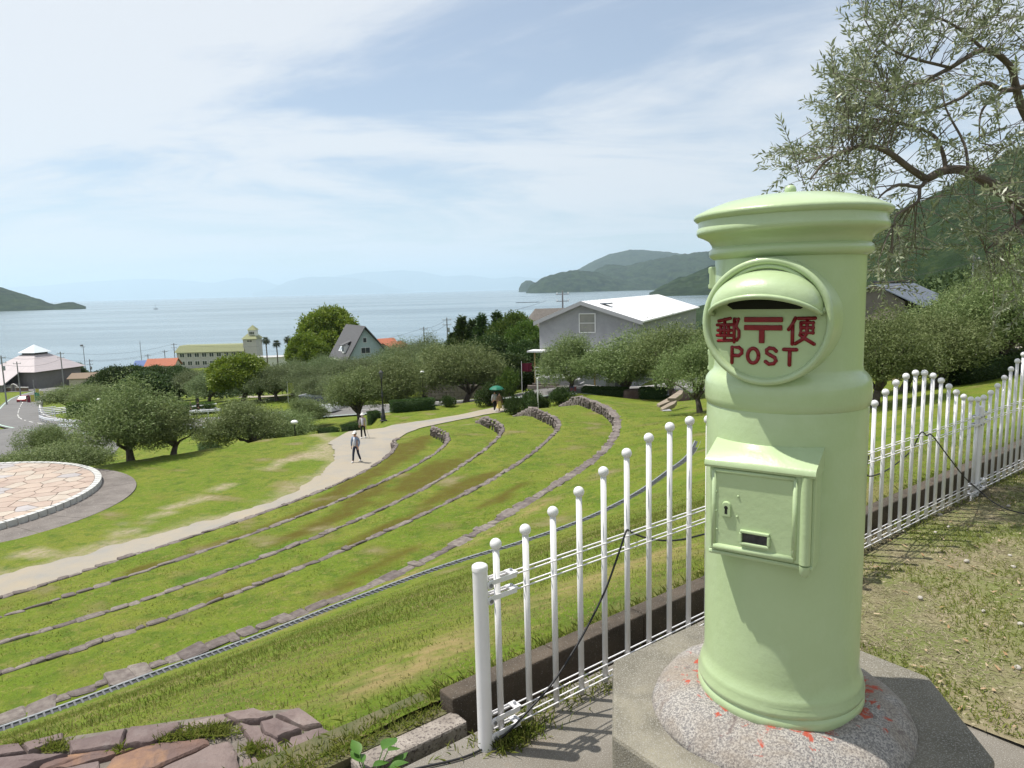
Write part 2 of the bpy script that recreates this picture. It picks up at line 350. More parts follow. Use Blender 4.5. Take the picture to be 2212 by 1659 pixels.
lawn = tag(link('lawn', me), kind='structure')

def dry_at(x, y):
    d = np.array([x, y])-C0; a = math.atan2(d[1], d[0]); r = math.hypot(*d); j = int(np.clip(round((a-PH[0])/(PH[1]-PH[0])), 0, NP-1)); return float(np.interp(r, RR[:, j], dry[:, j]))
# wider land, under the lawn and down to the shore
gx = np.r_[np.arange(-260, -70, 5.), np.arange(-70, 40, 2.), np.arange(40, 330, 5.)]; gy = np.r_[np.arange(-40, 110, 2.), np.arange(110, 345, 5.)]
GX, GY = np.meshgrid(gx, gy); GZ = G(GX, GY)+.15*fbm(GX, GY, .08, 2, 5.)
d0, d1 = GX-C0[0], GY-C0[1]; ga = np.arctan2(d1, d0); gr = np.hypot(d0, d1)
rout_at = np.interp(ga, PH, RR[-1]); inside = (ga > PH[0]) & (ga < PH[-1]) & (gr < rout_at+2.5)
ingr = (ga > PH[0]-.02) & (ga < PH[-1]+.02) & (gr > 5) & (gr < rout_at+.3)
for i, j in zip(*np.nonzero(ingr)): GZ[i, j] = min(GZ[i, j], H(GX[i, j], GY[i, j]))-.55
u = (GX-FO[0])*FD[0]+(GY-FO[1])*FD[1]; w_ = (GX-FO[0])*FN[0]+(GY-FO[1])*FN[1]
fg = (w_ < 3) & (w_ > -9) & (u > -8) & (u < 16); GZ[fg] = np.minimum(GZ[fg], 23.3)
mb = MB(); n_ = len(gx); mb.add(np.stack([GX, GY, GZ], -1).reshape(-1, 3), [(i*n_+j, i*n_+j+1, (i+1)*n_+j+1, (i+1)*n_+j) for i in range(len(gy)-1) for j in range(n_-1)])
tag(mb.build('ground', grass_mat('grass_land', False), smooth=True), kind='structure')

# gravel path: a sheet just above the lawn along the foot of the terraces, then off to the right
mb = MB(); cols = []
pin, pout = [], []
jn = np.arange(0, NP, 2)
e1 = fbm(np.degrees(PH), PH*0, .55, 4, 11.)*.7; e2 = fbm(np.degrees(PH), PH*0+5, .9, 3, 13.)*.12
pth = []
for j in jn:
    if PH[j] > R(3.0): break
    r0 = RPI[j]+e1[j]; r1 = RW[1][j]-.03
    pth.append([(C0[0]+r*math.cos(PH[j]), C0[1]+r*math.sin(PH[j])) for r in np.linspace(r0, r1, 9)])
far = [((690, 931), (852, 948)), ((760, 924), (880, 938)), ((830, 915), (905, 928)), ((900, 905), (945, 917)), ((960, 896), (1000, 905)), ((1010, 888), (1045, 895)), ((1060, 879), (1085, 889)), ((1100, 871), (1120, 884))]
far = [(ONZ(*a, 16.45-i*.09), ONZ(*b, 16.45-i*.09)) for i, (a, b) in enumerate(far)]
for a, b in far[1:]:
    pth.append([(a[0]*(1-t)+b[0]*t, a[1]*(1-t)+b[1]*t) for t in np.linspace(0, 1, 9)])
fine = []
for a, b in zip(pth[:-1], pth[1:]):
    dd = math.hypot(a[4][0]-b[4][0], a[4][1]-b[4][1]); n = max(1, int(dd/.6))
    for i in range(n): fine.append([(p[0]*(1-i/n)+q[0]*i/n, p[1]*(1-i/n)+q[1]*i/n) for p, q in zip(a, b)])
fine.append(pth[-1])
mb.add([(x, y, H(x, y)+.045) for row in fine for x, y in row], [(i*9+k, i*9+k+1, (i+1)*9+k+1, (i+1)*9+k) for i in range(len(fine)-1) for k in range(8)])
PATHM = mat('path_gravel', (.30, .265, .21), .95, (.25, .238, .215), .5, lo=.4, hi=.62, bump=.4, bscale=30, bdist=.02, col3=(.33, .275, .19), scale3=.25, lo3=.5, hi3=.75, speck=(.26, .23, .19), sscale=12, sth=.66)
tag(mb.build('path', PATHM, smooth=True), kind='structure')

# sea
wm = bpy.data.materials.new('sea_water'); wm.use_nodes = True; t = wm.node_tree; b = t.nodes['Principled BSDF']
tcn = N(t, 'ShaderNodeTexCoord'); mpn = N(t, 'ShaderNodeMapping'); mpn.inputs['Scale'].default_value = (.0006, .0035, 1); L(t, tcn.outputs['Object'], mpn.inputs[0])
nn = N(t, 'ShaderNodeTexNoise', i_Scale=1.6, i_Detail=6., i_Roughness=.55, i_Distortion=.8); L(t, mpn.outputs[0], nn.inputs['Vector'])
rr = N(t, 'ShaderNodeMapRange', i_1=.38, i_2=.66); L(t, nn.outputs['Fac'], rr.inputs[0])
xx = N(t, 'ShaderNodeMix', data_type='RGBA'); xx.inputs['A'].default_value = (.10, .15, .175, 1); xx.inputs['B'].default_value = (.14, .19, .21, 1); L(t, rr.outputs[0], xx.inputs['Factor']); L(t, xx.outputs['Result'], b.inputs['Base Color'])
r2 = N(t, 'ShaderNodeMapRange', i_1=.35, i_2=.7, i_3=.26, i_4=.14); L(t, nn.outputs['Fac'], r2.inputs[0]); L(t, r2.outputs[0], b.inputs['Roughness'])
nb = N(t, 'ShaderNodeTexNoise', i_Scale=.5, i_Detail=5.); L(t, tcn.outputs['Object'], nb.inputs['Vector'])
bn = N(t, 'ShaderNodeBump', i_Strength=.35, i_Distance=.35); L(t, nb.outputs['Fac'], bn.inputs['Height']); L(t, bn.outputs[0], b.inputs['Normal'])
mb = MB(); mb.quad((-52000, -500, 0), (52000, -500, 0), (52000, 79500, 0), (-52000, 79500, 0)); tag(mb.build('sea', wm), kind='structure')

# hills and islands
FOREST = mat('forest', (.007, .016, .009), .95, (.026, .044, .020), .016, bump=0, col3=(.045, .064, .032), scale3=.05, lo3=.52, hi3=.7, spec=.1)
FORESTB = mat('forest_near', (.013, .027, .011), .95, (.023, .042, .015), .03, col3=(.034, .052, .018), scale3=.15, lo3=.5, hi3=.68, spec=.1, bump=1., bscale=.5, bdist=1.5)
def hill(name, sil, Yb, Yr, zb=0., bump=6., nx=280, nt=36, m=FOREST, cell=25., back=None, shore=True, pw=.85):
    px = np.linspace(sil[0][0], sil[-1][0], nx); py = np.interp(px, [s[0] for s in sil], [s[1] for s in sil])
    rid = np.array([AT(a, b, Yr) for a, b in zip(px, py)]); k = Yb/Yr
    V = np.zeros((nt+6, nx, 3))
    for i in range(nt+6):
        if i < nt: t = i/(nt-1); V[i, :, 0] = rid[:, 0]*(k*(1-t)+t); V[i, :, 1] = Yb*(1-t)+Yr*t; V[i, :, 2] = zb+(rid[:, 2]-zb)*math.sin(t*math.pi/2)**pw
        else: t = (i-nt+1)/6; V[i, :, 0] = rid[:, 0]*(1+.35*t); V[i, :, 1] = Yr*(1+.35*t); V[i, :, 2] = zb+(rid[:, 2]-zb)*math.cos(t*math.pi/2)
    hgt = np.clip((V[..., 2]-zb)/30, 0, 1)
    f1 = fbm(V[..., 0], V[..., 1], 1/(cell*9), 3, 2.); f2 = fbm(V[..., 0], V[..., 1], 1/cell, 2, 9.)
    w = np.ones(nt+6); w[nt-3:nt+1] = [.6, .3, .1, .3]
    V[..., 2] += hgt*(bump*2.6*f1*w[:, None]*1.4+bump*1.25*f2)
    V[0, :, 2] = zb-2; V[-1, :, 2] = zb-2
    b = MB(); b.add(V.reshape(-1, 3), [(i*nx+j, i*nx+j+1, (i+1)*nx+j+1, (i+1)*nx+j) for i in range(nt+5) for j in range(nx-1)])
    return tag(b.build(name, m, smooth=True), kind='structure')
def r3(x, y): return ((1900+x/2.16)/1.8517, (1000+y/2.16)/1.8517)
hill('hill', [(-420, 470), (-200, 560), (0, 619), (40, 632), (80, 646), (105, 655), (118, 658), (135, 655), (160, 654), (180, 660), (189, 668)], 2200, 2550, bump=5, cell=30)
hill('hill', [r3(*p) for p in ((415, 384), (440, 372), (480, 318), (600, 232), (720, 198), (820, 182), (900, 172), (1050, 190), (1200, 240), (1500, 330), (2200, 360))], 4300, 4700, bump=9, cell=45)
hill('hill', [r3(*p) for p in ((960, 260), (1050, 188), (1130, 142), (1200, 132), (1300, 142), (1500, 92), (1700, 52), (1980, 18), (2070, 20), (2500, -30), (3000, -10))], 4800, 5800, bump=12, cell=50)
hill('hill', [r3(*p) for p in ((1490, 398), (1520, 372), (1580, 335), (1800, 243), (1950, 180), (2060, 138), (2400, 60), (2900, -40))], 1740, 2150, bump=7, cell=26)
hill('hill', [r3(*p) for p in ((780, 250), (890, 166), (1000, 106), (1170, 32), (1340, 3), (1500, 6), (1700, 32), (1850, 48), (2400, 150))], 8200, 9400, bump=12, cell=90)
hill('hill', [r3(*p) for p in ((378, 338), (400, 290), (440, 264), (480, 262), (520, 280), (640, 330))], 6600, 7000, bump=6, cell=50)
def pan(x, y): return ((x/.9217)/1.8517, (1000+y/.9217)/1.8517)
hill('mountains', [pan(*p) for p in ((930, 160), (1000, 145), (1060, 115), (1120, 101), (1200, 98), (1300, 104), (1380, 122), (1450, 140), (1520, 150))], 46000, 48000, bump=25, cell=400, nx=80)
hill('mountains', [pan(*p) for p in ((1100, 150), (1250, 95), (1350, 82), (1480, 75), (1560, 80), (1640, 98), (1720, 92), (1820, 105), (1900, 98), (2000, 105), (2200, 120))], 55000, 58000, bump=30, cell=500, nx=80)
hill('mountains', [pan(*p) for p in ((-300, 150), (0, 140), (150, 132), (300, 118), (420, 112), (560, 106), (680, 112), (780, 122), (870, 104), (940, 102), (1010, 125), (1100, 150))], 55000, 58000, bump=30, cell=500, nx=80)
# wooded hillside close by on the right
hill('hill', [(1450, 684), (1560, 650), (1640, 610), (1760, 540), (1880, 505), (1906, 477), (1978, 452), (2076, 420), (2125, 402), (2174, 370), (2212, 352), (2400, 290), (2700, 230), (3300, 180)], 240, 640, zb=-1, bump=5, nx=260, nt=60, m=FORESTB, cell=7, pw=1.0)

# haze
hm = bpy.data.materials.new('haze_air'); hm.use_nodes = True; t = hm.node_tree; t.nodes.remove(t.nodes['Principled BSDF'])
pv = N(t, 'ShaderNodeVolumePrincipled', i_Density=.000046, i_Anisotropy=.3); pv.inputs['Color'].default_value = (.70, .87, 1., 1)
L(t, pv.outputs[0], t.nodes['Material Output'].inputs['Volume'])
mb = MB(); mb.box((0, 40000, 799), (110000, 84000, 1606)); hz = mb.build('haze', hm); tag(hz, kind='stuff')
# ================================================================== terrace walls, stage, drain
ROCK = mat('terrace_rock', (.105, .085, .078), .9, (.20, .172, .155), 2.2, rnd=.28, bump=.5, bscale=14, bdist=.02, speck=(.09, .085, .08), sscale=9, sth=.66)
ROCKD = mat('terrace_rock_face', (.10, .083, .075), .92, (.20, .17, .155), 2.0, bump=.6, bscale=12, bdist=.02)
def rock_mesh(seed, name='stone', m=ROCK, j=.16, bev=True):
    rg = random.Random(seed); bm = bmesh.new(); bmesh.ops.create_cube(bm, size=1)
    for v in bm.verts: v.co += Vector((rg.uniform(-j, j), rg.uniform(-j, j), rg.uniform(-j*.7, j*.7)))
    if bev: bmesh.ops.bevel(bm, geom=list(bm.edges), offset=.11, segments=1, affect='EDGES', clamp_overlap=True)
    me = bpy.data.meshes.new(name); bm.to_mesh(me); bm.free(); me.materials.append(m); return me
STONES = [rock_mesh(i) for i in range(10)]
WL = {1: 'lowest of the five curved dry stone terrace walls, beside the gravel path', 2: 'second curved terrace wall up from the gravel path, with pale capping stones', 3: 'third and middle one of the five curved stone terrace walls', 4: 'fourth curved terrace wall, just below the longest outer one', 5: 'outermost and longest curved stone terrace wall, next to the metal drain'}
rs = random.Random(3)
for k in range(1, 6):
    w = thing('stone_wall', WL[k], 'wall', (C0[0]+RW[k][120]*math.cos(PH[120]), C0[1]+RW[k][120]*math.sin(PH[120]), float(ZB[k][120])), 0, 'curved walls of the lawn terraces')
    ox, oy, oz = w.location
    a = R(-60); fb = MB(); n = 0
    while a < PEND[k]+R(TAP[k]-.8):
        j = int(np.clip((a-PH[0])/(PH[1]-PH[0]), 0, NP-2)); r = float(RW[k][j]); zt = float(ZT[k][j]); zb = float(ZB[k][j]); hgt = zt-zb
        ln = rs.uniform(.2, .55)*(1.15 if k in (2,) else 1); am = a+ln/2/r
        x, y = C0[0]+(r+.07)*math.cos(am), C0[1]+(r+.07)*math.sin(am)
        s = link('stone', rs.choice(STONES), w); hh = rs.uniform(.14, .22)*min(1, max(.35, hgt/.3))
        s.location = (x-ox, y-oy, zt-hh*.5+rs.uniform(.0, .035)-oz); s.rotation_euler = (rs.uniform(-.07, .07), rs.uniform(-.07, .07), am+math.pi/2+rs.uniform(-.1, .1)+(math.pi if rs.random() < .5 else 0)); s.scale = (ln*1.02, rs.uniform(.14, .28)*(1.8 if k == 5 else 1), hh)
        # courses of the face below
        z = zt-hh*.8
        while z > zb-.05 and hgt > .12:
            q = rs.uniform(.09, .15); aa = a+rs.uniform(-.1, .1)/r; e = a+ln/r
            while aa < e:
                l2 = rs.uniform(.14, .34); ac = aa+l2/2/r; rr_ = r-.02+rs.uniform(-.035, .035)
                M4 = Matrix.Translation((C0[0]+rr_*math.cos(ac)-ox, C0[1]+rr_*math.sin(ac)-oy, z-q/2-oz)) @ Matrix.Rotation(ac+math.pi/2+rs.uniform(-.15, .15), 4, 'Z') @ Matrix.Rotation(rs.uniform(-.15, .15), 4, 'Y')
                fb.box((0, 0, 0), (l2*.96, .24, q*.94), M4=M4, top=rs.uniform(.85, 1)); aa += l2/r
            z -= q
        a += ln/r; n += 1
    f = fb.build('wall_face', ROCKD, w); f['kind'] = 'stuff'

# stage: paved disc with a stone rim on a wider concrete apron
FLAGM = mat('flagstone', (.42, .33, .27), .85, (.50, .43, .38), 1.5, rnd=.16, bump=.2, bscale=8, bdist=.01)
st = thing('stage', 'round flat stage paved with pale pink flagstones, sunken in the lawn', 'stage', (-28.6, 32.8, 16.3)); SR = 7.9; SZ = .48
RIMM = mat('stage_rim', (.42, .42, .40), .8, (.52, .52, .50), 3); JOINTM = mat('stage_joint', (.31, .26, .23), .95); APR = mat('apron_aggregate', (.125, .11, .10), .95, (.18, .16, .145), 1.2, speck=(.34, .32, .3), sscale=22, sth=.64, bump=.4, bscale=20, bdist=.02)
mb = MB(); mb.lathe([(.01, 0), (SR-.3, 0), (SR-.3, SZ-.02), (.01, SZ-.02)], 96, cap=False); mb.build('bed', JOINTM, st)
for i in range(108):
    a0, a1 = 2*math.pi*i/108+.004, 2*math.pi*(i+1)/108-.004
    if not (R(-140) < ((a0+math.pi) % (2*math.pi))-math.pi < R(120)): continue
    mb = MB(); P8 = [(r*math.cos(a), r*math.sin(a)) for r, a in ((SR-.3, a0), (SR, a0), (SR, a1), (SR-.3, a1))]; mb.prism(P8, SZ-.28, SZ+.03); mb.build('rim_block', RIMM, st)
mb = MB(); mb.lathe([(.01, -.1), (SR-.05, -.1), (SR-.05, SZ-.2), (.01, SZ-.2)], 96, cap=False); mb.build('base_drum', mat('stage_dark', (.12, .12, .115), .9), st)
# flagstones: cells of a jittered lattice clipped to the disc
def voronoi(pts, bound):
    out = []
    for i, p in enumerate(pts):
        poly = [np.array(q, float) for q in bound(p)]
        d = np.hypot(*(pts-p).T)
        for jx in np.argsort(d)[1:22]:
            q = pts[jx]; mpt = (p+q)/2; nn_ = q-p; new = []
            for a, b in zip(poly, poly[1:]+poly[:1]):
                da, db = (a-mpt)@nn_, (b-mpt)@nn_
                if da <= 0: new.append(a)
                if (da < 0) != (db < 0): new.append(a+(b-a)*(da/(da-db)))
            poly = new
            if len(poly) < 3: break
        out.append(poly)
    return out
rg = np.random.default_rng(4); pts = []
for ix in range(-9, 10):
    for iy in range(-9, 10):
        p = np.array([ix*.92+rg.uniform(-.36, .36)+(iy % 2)*.4, iy*.86+rg.uniform(-.34, .34)]); pts.append(p)
pts = np.array(pts); cells = voronoi(pts, lambda p: [(p[0]-2, p[1]-2), (p[0]+2, p[1]-2), (p[0]+2, p[1]+2), (p[0]-2, p[1]+2)])
FM = [mat('flagstone_%s' % n, c, .85, c2, 1.5, rnd=.07) for n, c, c2 in (('pink', (.34, .26, .215), (.39, .315, .26)), ('cream', (.37, .315, .26), (.42, .365, .31)), ('grey', (.31, .29, .29), (.36, .335, .33)))]
for p, poly in zip(pts, cells):
    if len(poly) < 3 or np.hypot(*p) > SR-.1: continue
    c = sum(poly)/len(poly); q = []
    for v in poly:
        v = c+(v-c)*(1-.03/max(.2, np.hypot(*(v-c)))); r = np.hypot(*v)
        if r > SR-.33: v = v*(SR-.33)/r
        q.append(v)
    if p[0] < -3.5: continue                            # beyond the left edge of the view the bed carries on
    mb = MB(); mb.prism(q, SZ-.03, SZ+.012); mb.build('paving_stone', FM[int(rg.choice(3, p=[.5, .33, .17]))], st)
ap = thing('stage_apron', 'brownish aggregate concrete apron curving round the right of the stage', 'apron', (-26.4, 32.35, 16.1)); AR = 7.75
for i in range(24):
    a0, a1 = 2*math.pi*i/24+.0018, 2*math.pi*(i+1)/24-.0018
    if not (R(-130) < ((a0+math.pi) % (2*math.pi))-math.pi < R(100)): continue
    n = 6; arc = [(AR*math.cos(a0+(a1-a0)*t/n), AR*math.sin(a0+(a1-a0)*t/n)) for t in range(n+1)]; inn = [(3.5*math.cos(a1), 3.5*math.sin(a1)), (3.5*math.cos(a0), 3.5*math.sin(a0))]
    mb = MB(); mb.prism(arc+inn, .2, .44); mb.build('apron_slab', APR, ap)
mb = MB(); mb.lathe([(3, 0), (AR-.12, 0), (AR-.12, .40), (3, .40)], 96, cap=False); mb.build('apron_core', mat('apron_joint', (.42, .40, .37), .9), ap)

# drain: galvanised channel with a grate, following the outer terrace
STEEL = mat('galvanised', (.20, .215, .225), .6, (.27, .285, .295), 6, metal=.3); STEELD = mat('drain_dark', (.05, .055, .06), .7)
dr = thing('drain_channel', 'long grey metal drain channel curving along the top of the terraces', 'drain', (C0[0]+RD[150]*math.cos(PH[150]), C0[1]+RD[150]*math.sin(PH[150]), float(zdr[150])))
def strip(lo, hi, dz, hz_, a0=-66, a1=-18, extra=None):
    b = MB(); idx = [j for j in range(NP) if R(a0) <= PH[j] <= R(a1)]; vs_ = []
    for j in idx:
        for r, z in ((lo, dz), (hi, dz), (hi, dz+hz_), (lo, dz+hz_)):
            rr_ = RD[j]+r; vs_.append((C0[0]+rr_*math.cos(PH[j])-dr.location.x, C0[1]+rr_*math.sin(PH[j])-dr.location.y, H(C0[0]+(RD[j]+.15)*math.cos(PH[j]), C0[1]+(RD[j]+.15)*math.sin(PH[j]))+z-dr.location.z))
    m_ = len(idx); b.add(vs_, [(i*4+a, i*4+(a+1) % 4, (i+1)*4+(a+1) % 4, (i+1)*4+a) for i in range(m_-1) for a in range(4)]); return b
strip(.0, .05, -.1, .13).build('rim', STEEL, dr); strip(.27, .33, -.1, .135).build('rim', STEEL, dr); strip(.05, .27, -.1, .10).build('channel', STEELD, dr)
b = MB(); a = R(-60)
while a < R(-20):
    j = int((a-PH[0])/(PH[1]-PH[0])); r = RD[j]+.16; x, y = C0[0]+r*math.cos(a), C0[1]+r*math.sin(a)
    b.box((x-dr.location.x, y-dr.location.y, H(x, y)+.02-dr.location.z), (.22, .035, .03), a); a += .12/r
o = b.build('grate', mat('grate_grey', (.10, .105, .11), .7), dr); o['kind'] = 'stuff'

# ================================================================== foreground ground
CONC = mat('old_concrete', (.20, .182, .155), .92, (.145, .13, .105), 3.0, speck=(.30, .285, .26), sscale=240, sth=.58, bump=.8, bscale=190, bdist=.004, col3=(.21, .15, .10), scale3=1.6, lo3=.52, hi3=.7)
def fpoly(pl, z): return [FP(s, t, z) for s, t in pl]
mb = MB(); mb.prism([p[:2] for p in fpoly([(-6, -5), (1.46, -5), (1.46, .1), (-6, .1)], 0)], 23.6, ZG); o = mb.build('pavement', CONC); tag(o, kind='structure')
# ditch floor
mb = MB(); mb.prism([p[:2] for p in fpoly([(-6, .1), (14, .1), (14, .52), (-6, .52)], 0)], 23.6, 24.06); tag(mb.build('ditch_floor', mat('ditch', (.10, .085, .055), .95, (.05, .05, .025), 6, bump=.8, bscale=40)), kind='structure')
# kerb of the ditch on the bank side
KERBM = mat('kerb_concrete', (.095, .074, .054), .95, (.045, .036, .027), 4, speck=(.22, .205, .185), sscale=150, sth=.64, bump=.9, bscale=90, bdist=.006, col3=(.05, .045, .035), scale3=3, lo3=.55, hi3=.72)
kb = thing('ditch_kerb', 'dark stained concrete kerb of the ditch behind the white fence', 'kerb', FP(.12, .41, 23.7))
s0 = .12
while s0 < 9:
    mb = MB(); q = [FP(s, t) for s, t in ((s0, .40), (s0+.595, .40), (s0+.595, .505), (s0, .505))]; mb.prism([p[:2] for p in q], 23.7, 24.305); o = mb.build('kerb_block', KERBM, kb, off=kb.location, bevel=.008); s0 += .6
for lab, sa, sb, t0, z in (('short rough concrete kerb block left of the fence post', -.34, .14, .32, 24.24), ('rough kerb block at the bottom edge beside the leafy weed', -.86, -.36, .31, 24.22), ('rough kerb block left of the weed, nearest the stone wall', -1.40, -.88, .31, 24.20)):
    mb = MB(); q = [FP(sa, t0), FP(sb, t0), FP(sb, t0+.105), FP(sa, t0+.105)]; mb.prism([p[:2] for p in q], 23.8, z); o = mb.build('kerb_block', mat('kerb_pebble', (.36, .32, .28), .95, (.22, .19, .165), 9, speck=(.13, .11, .10), sscale=75, sth=.55, bump=1., bscale=75, bdist=.01), off=FP((sa+sb)/2, t0, 23.8), bevel=.012); o.location = FP((sa+sb)/2, t0, 23.8); tag(o, lab, 'kerb', 'rough kerb blocks in line')
mb = MB(); mb.prism([p[:2] for p in fpoly([(-6, .43), (.11, .43), (.11, .64), (-6, .64)], 0)], 23.6, 24.235); tag(mb.build('soil', mat('soil', (.13, .115, .06), .95, (.07, .08, .03), 9, bump=.8, bscale=50)), kind='structure')
# right lawn, with dry clippings
DRYG = bpy.data.materials.new('dry_lawn'); DRYG.use_nodes = True
gs = np.linspace(1.435, 16, 60); gt = np.linspace(-9, .16, 50); mb = MB(); vv = []
def ZR(s, t): return ZG+.012+.018*mnoise.noise((s*1.3, t*1.3, 4.))+max(0, -t-1)*.03
for s in gs:
    for t_ in gt: vv.append(FP(s, t_, ZR(s, t_) if t_ < .15 else ZG-.3))
mb.add(vv, [(i*50+j, i*50+j+1, (i+1)*50+j+1, (i+1)*50+j) for i in range(59) for j in range(49)][::1])
DRY = mat('dry_grass_ground', (.225, .19, .115), .95, (.13, .15, .04), 2.2, lo=.38, hi=.56, bump=1., bscale=60, bdist=.012, col3=(.10, .075, .05), scale3=3.5, lo3=.55, hi3=.75, speck=(.32, .28, .18), sscale=45, sth=.6)
o = mb.build('lawn', DRY, smooth=True); tag(o, kind='structure')
o.data.flip_normals()

# grass blades, clippings (too many to count)
def blades(name, P, hgt, wid, m, lean=.5, flat=False, seed=1, parent=None):
    rg = np.random.default_rng(seed); n = len(P); P = np.asarray(P, float); a = rg.uniform(0, 2*np.pi, n); h = hgt*rg.uniform(.45, 1.25, n); w = wid*rg.uniform(.7, 1.3, n)
    d = np.stack([np.cos(a), np.sin(a), np.zeros(n)], -1); sd = np.stack([-d[:, 1], d[:, 0], np.zeros(n)], -1); le = rg.uniform(.1, lean*2, n)
    tip = P+d*(h*np.minimum(le, 1.))[:, None]; tip[:, 2] += (h*(np.maximum(.08, 1-le*.5) if not flat else rg.uniform(.0, .18, n)))
    midp = P*.5+tip*.5; midp[:, 2] += h*(.12 if not flat else .04)
    v = np.empty((n, 5, 3)); v[:, 0] = P-sd*w[:, None]/2; v[:, 1] = P+sd*w[:, None]/2; v[:, 2] = midp+sd*w[:, None]*.4; v[:, 3] = tip; v[:, 4] = midp-sd*w[:, None]*.4
    me = bpy.data.meshes.new(name); me.vertices.add(n*5); me.vertices.foreach_set('co', v.ravel()); me.loops.add(n*5); me.loops.foreach_set('vertex_index', np.arange(n*5)); me.polygons.add(n)
    me.polygons.foreach_set('loop_start', np.arange(n)*5); me.polygons.foreach_set('loop_total', np.full(n, 5))
    at = me.attributes.new('tint', 'FLOAT', 'FACE'); at.data.foreach_set('value', rg.uniform(0, 1, n).astype(np.float32))
    me.materials.append(m); me.update(); me.validate(); o = link(name, me, parent)
    if parent is None: tag(o, kind='stuff')
    return o
BLADE = mat('grass_blade', (.12, .175, .02), .7, (.23, .235, .06), attr='tint', trans=.4, spec=.25, scale=0)
BLADED = mat('grass_blade_dry', (.33, .27, .13), .8, (.19, .20, .06), attr='tint', trans=.35, spec=.2, scale=0)
CLIP = mat('clippings', (.38, .34, .23), .85, (.24, .215, .12), attr='tint', trans=.25, spec=.2, scale=0)
LITM = mat('leaf_litter', (.30, .18, .09), .8, (.45, .36, .24), attr='tint', trans=.1, spec=.3, scale=0)
rg = np.random.default_rng(21)
def bankpts(n, smin, smax, tmin, tmax, powr=1.6):
    s = rg.uniform(smin, smax, n); t = tmin+(tmax-tmin)*rg.uniform(0, 1, n)**powr; x = FO[0]+FD[0]*s+FN[0]*t; y = FO[1]+FD[1]*s+FN[1]*t
    px = np.stack([x, y], -1); d = px-EYE[:2]; ang = np.arctan2(d[:, 0], d[:, 1]); ok = (abs(ang) < R(43))
    return px[ok]
def dryness(x, y): return mnoise.noise((x*.9, y*.9, 8.))*.9+mnoise.noise((x*2.6, y*2.6, 3.))*.5
def scatter(name, n, hgt, wid, area, seed, m1, m2, bias):
    P = bankpts(n, *area); A, B = [], []
    for x, y in P:
        dv = dry_at(x, y)
        if dv > .25 and rg.random() < dv*.75: continue
        (B if dryness(x, y)+bias+dv*.6+rg.uniform(-.3, .3) > .12 else A).append((x, y, H(x, y)-.004))
    blades(name, A, hgt, wid, m1, .55, seed=seed); blades(name, B, hgt*.7, wid, m2, .8, seed=seed+1)
scatter('bank_grass', 80000, .034, .005, (-5, 9, .5, 4.0, 1.2), 31, BLADE, BLADED, .28)
scatter('bank_grass', 90000, .05, .009, (-14, 16, 3.5, 12., 1.3), 33, BLADE, BLADED, -.12)
# right lawn
n = 95000; s = 1.46+6.5*rg.uniform(0, 1, n)**1.3; t = -4.2*rg.uniform(0, 1, n)**1.1+.1
P = np.array([FP(a, b_, ZR(a, b_)) for a, b_ in zip(s, t)]); ok = np.abs(np.arctan2(P[:, 0], P[:, 1])) < R(42); P = P[ok]
gsel = np.array([mnoise.noise((p[0]*2.4, p[1]*2.4, 1.)) for p in P]); green = gsel+rg.uniform(-.2, .2, len(P)) > .02
blades('dry_clippings', P[~green], .05, .003, CLIP, .9, True, 41); blades('lawn_grass', P[green], .028, .004, BLADE, .8, False, 43)
k = rg.choice(len(P), 230, replace=False); Q = P[k].copy(); Q[:, 2] += .012; blades('leaf_litter', Q, .045, .011, LITM, .9, True, 45)

# coarse tufts over the terrace lawns
n = 90000; a = rg.uniform(R(-62), R(4), n); j = ((a-PH[0])/(PH[1]-PH[0])).astype(int); f = rg.uniform(0, 1, n); r = RW[1][j]+.3+(RD[j]-RW[1][j]-.5)*f
x = C0[0]+r*np.cos(a); y = C0[1]+r*np.sin(a); ok = np.ones(n, bool)
for k in range(1, 6): ok &= np.abs(r-RW[k][j]-.05) > .32
x, y, j, r = x[ok], y[ok], j[ok], r[ok]; P = np.array([(xx_, yy_, H(xx_, yy_)-.006) for xx_, yy_ in zip(x, y)]); nz_ = np.array([mnoise.noise((p[0]*.7, p[1]*.7, 2.))+.6*mnoise.noise((p[0]*2.2, p[1]*2.2, 5.)) for p in P])+rg.uniform(-.25, .25, len(P))
rv = np.array([np.interp(rr_, RR[:, jj], red[:, jj]) for rr_, jj in zip(r, j)])
blades('terrace_grass', P[(nz_ > .1) & (rv < .4)], .06, .016, BLADE, .7, seed=61); blades('terrace_grass', P[(nz_ < -.28) & (rv < .4)], .05, .014, BLADED, .8, seed=63)
# ================================================================== post box on its pedestal
BX = Vector((.72, 1.86, 24.896))
GREEN = mat('pale_green_paint', (.40, .505, .285), .36, (.375, .475, .26), 3.0, bump=.45, bscale=34, bdist=.003, coat=.35, spec=.5, col3=(.425, .53, .315), scale3=9, lo3=.5, hi3=.8)
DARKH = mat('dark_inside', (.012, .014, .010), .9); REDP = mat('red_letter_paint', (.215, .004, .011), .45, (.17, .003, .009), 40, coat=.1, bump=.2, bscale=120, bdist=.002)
OLDC = mat('pedestal_concrete', (.18, .165, .13), .93, (.12, .11, .085), 5.0, speck=(.29, .275, .245), sscale=280, sth=.55, bump=1., bscale=230, bdist=.004, col3=(.29, .265, .20), scale3=4, lo3=.5, hi3=.75)
pd = thing('pedestal', 'octagonal weathered concrete pedestal under the post box', 'pedestal', (.73, 1.87, 23.9))
oc = [(.505*math.cos(R(14+45*k)), .505*math.sin(R(14+45*k))) for k in range(8)]
mb = MB(); mb.prism(oc, 0, .926); mb.v[8:] = [(v[0], v[1], v[2]) for v in mb.v[8:]]; o = mb.build('block', OLDC, pd, bevel=.012)
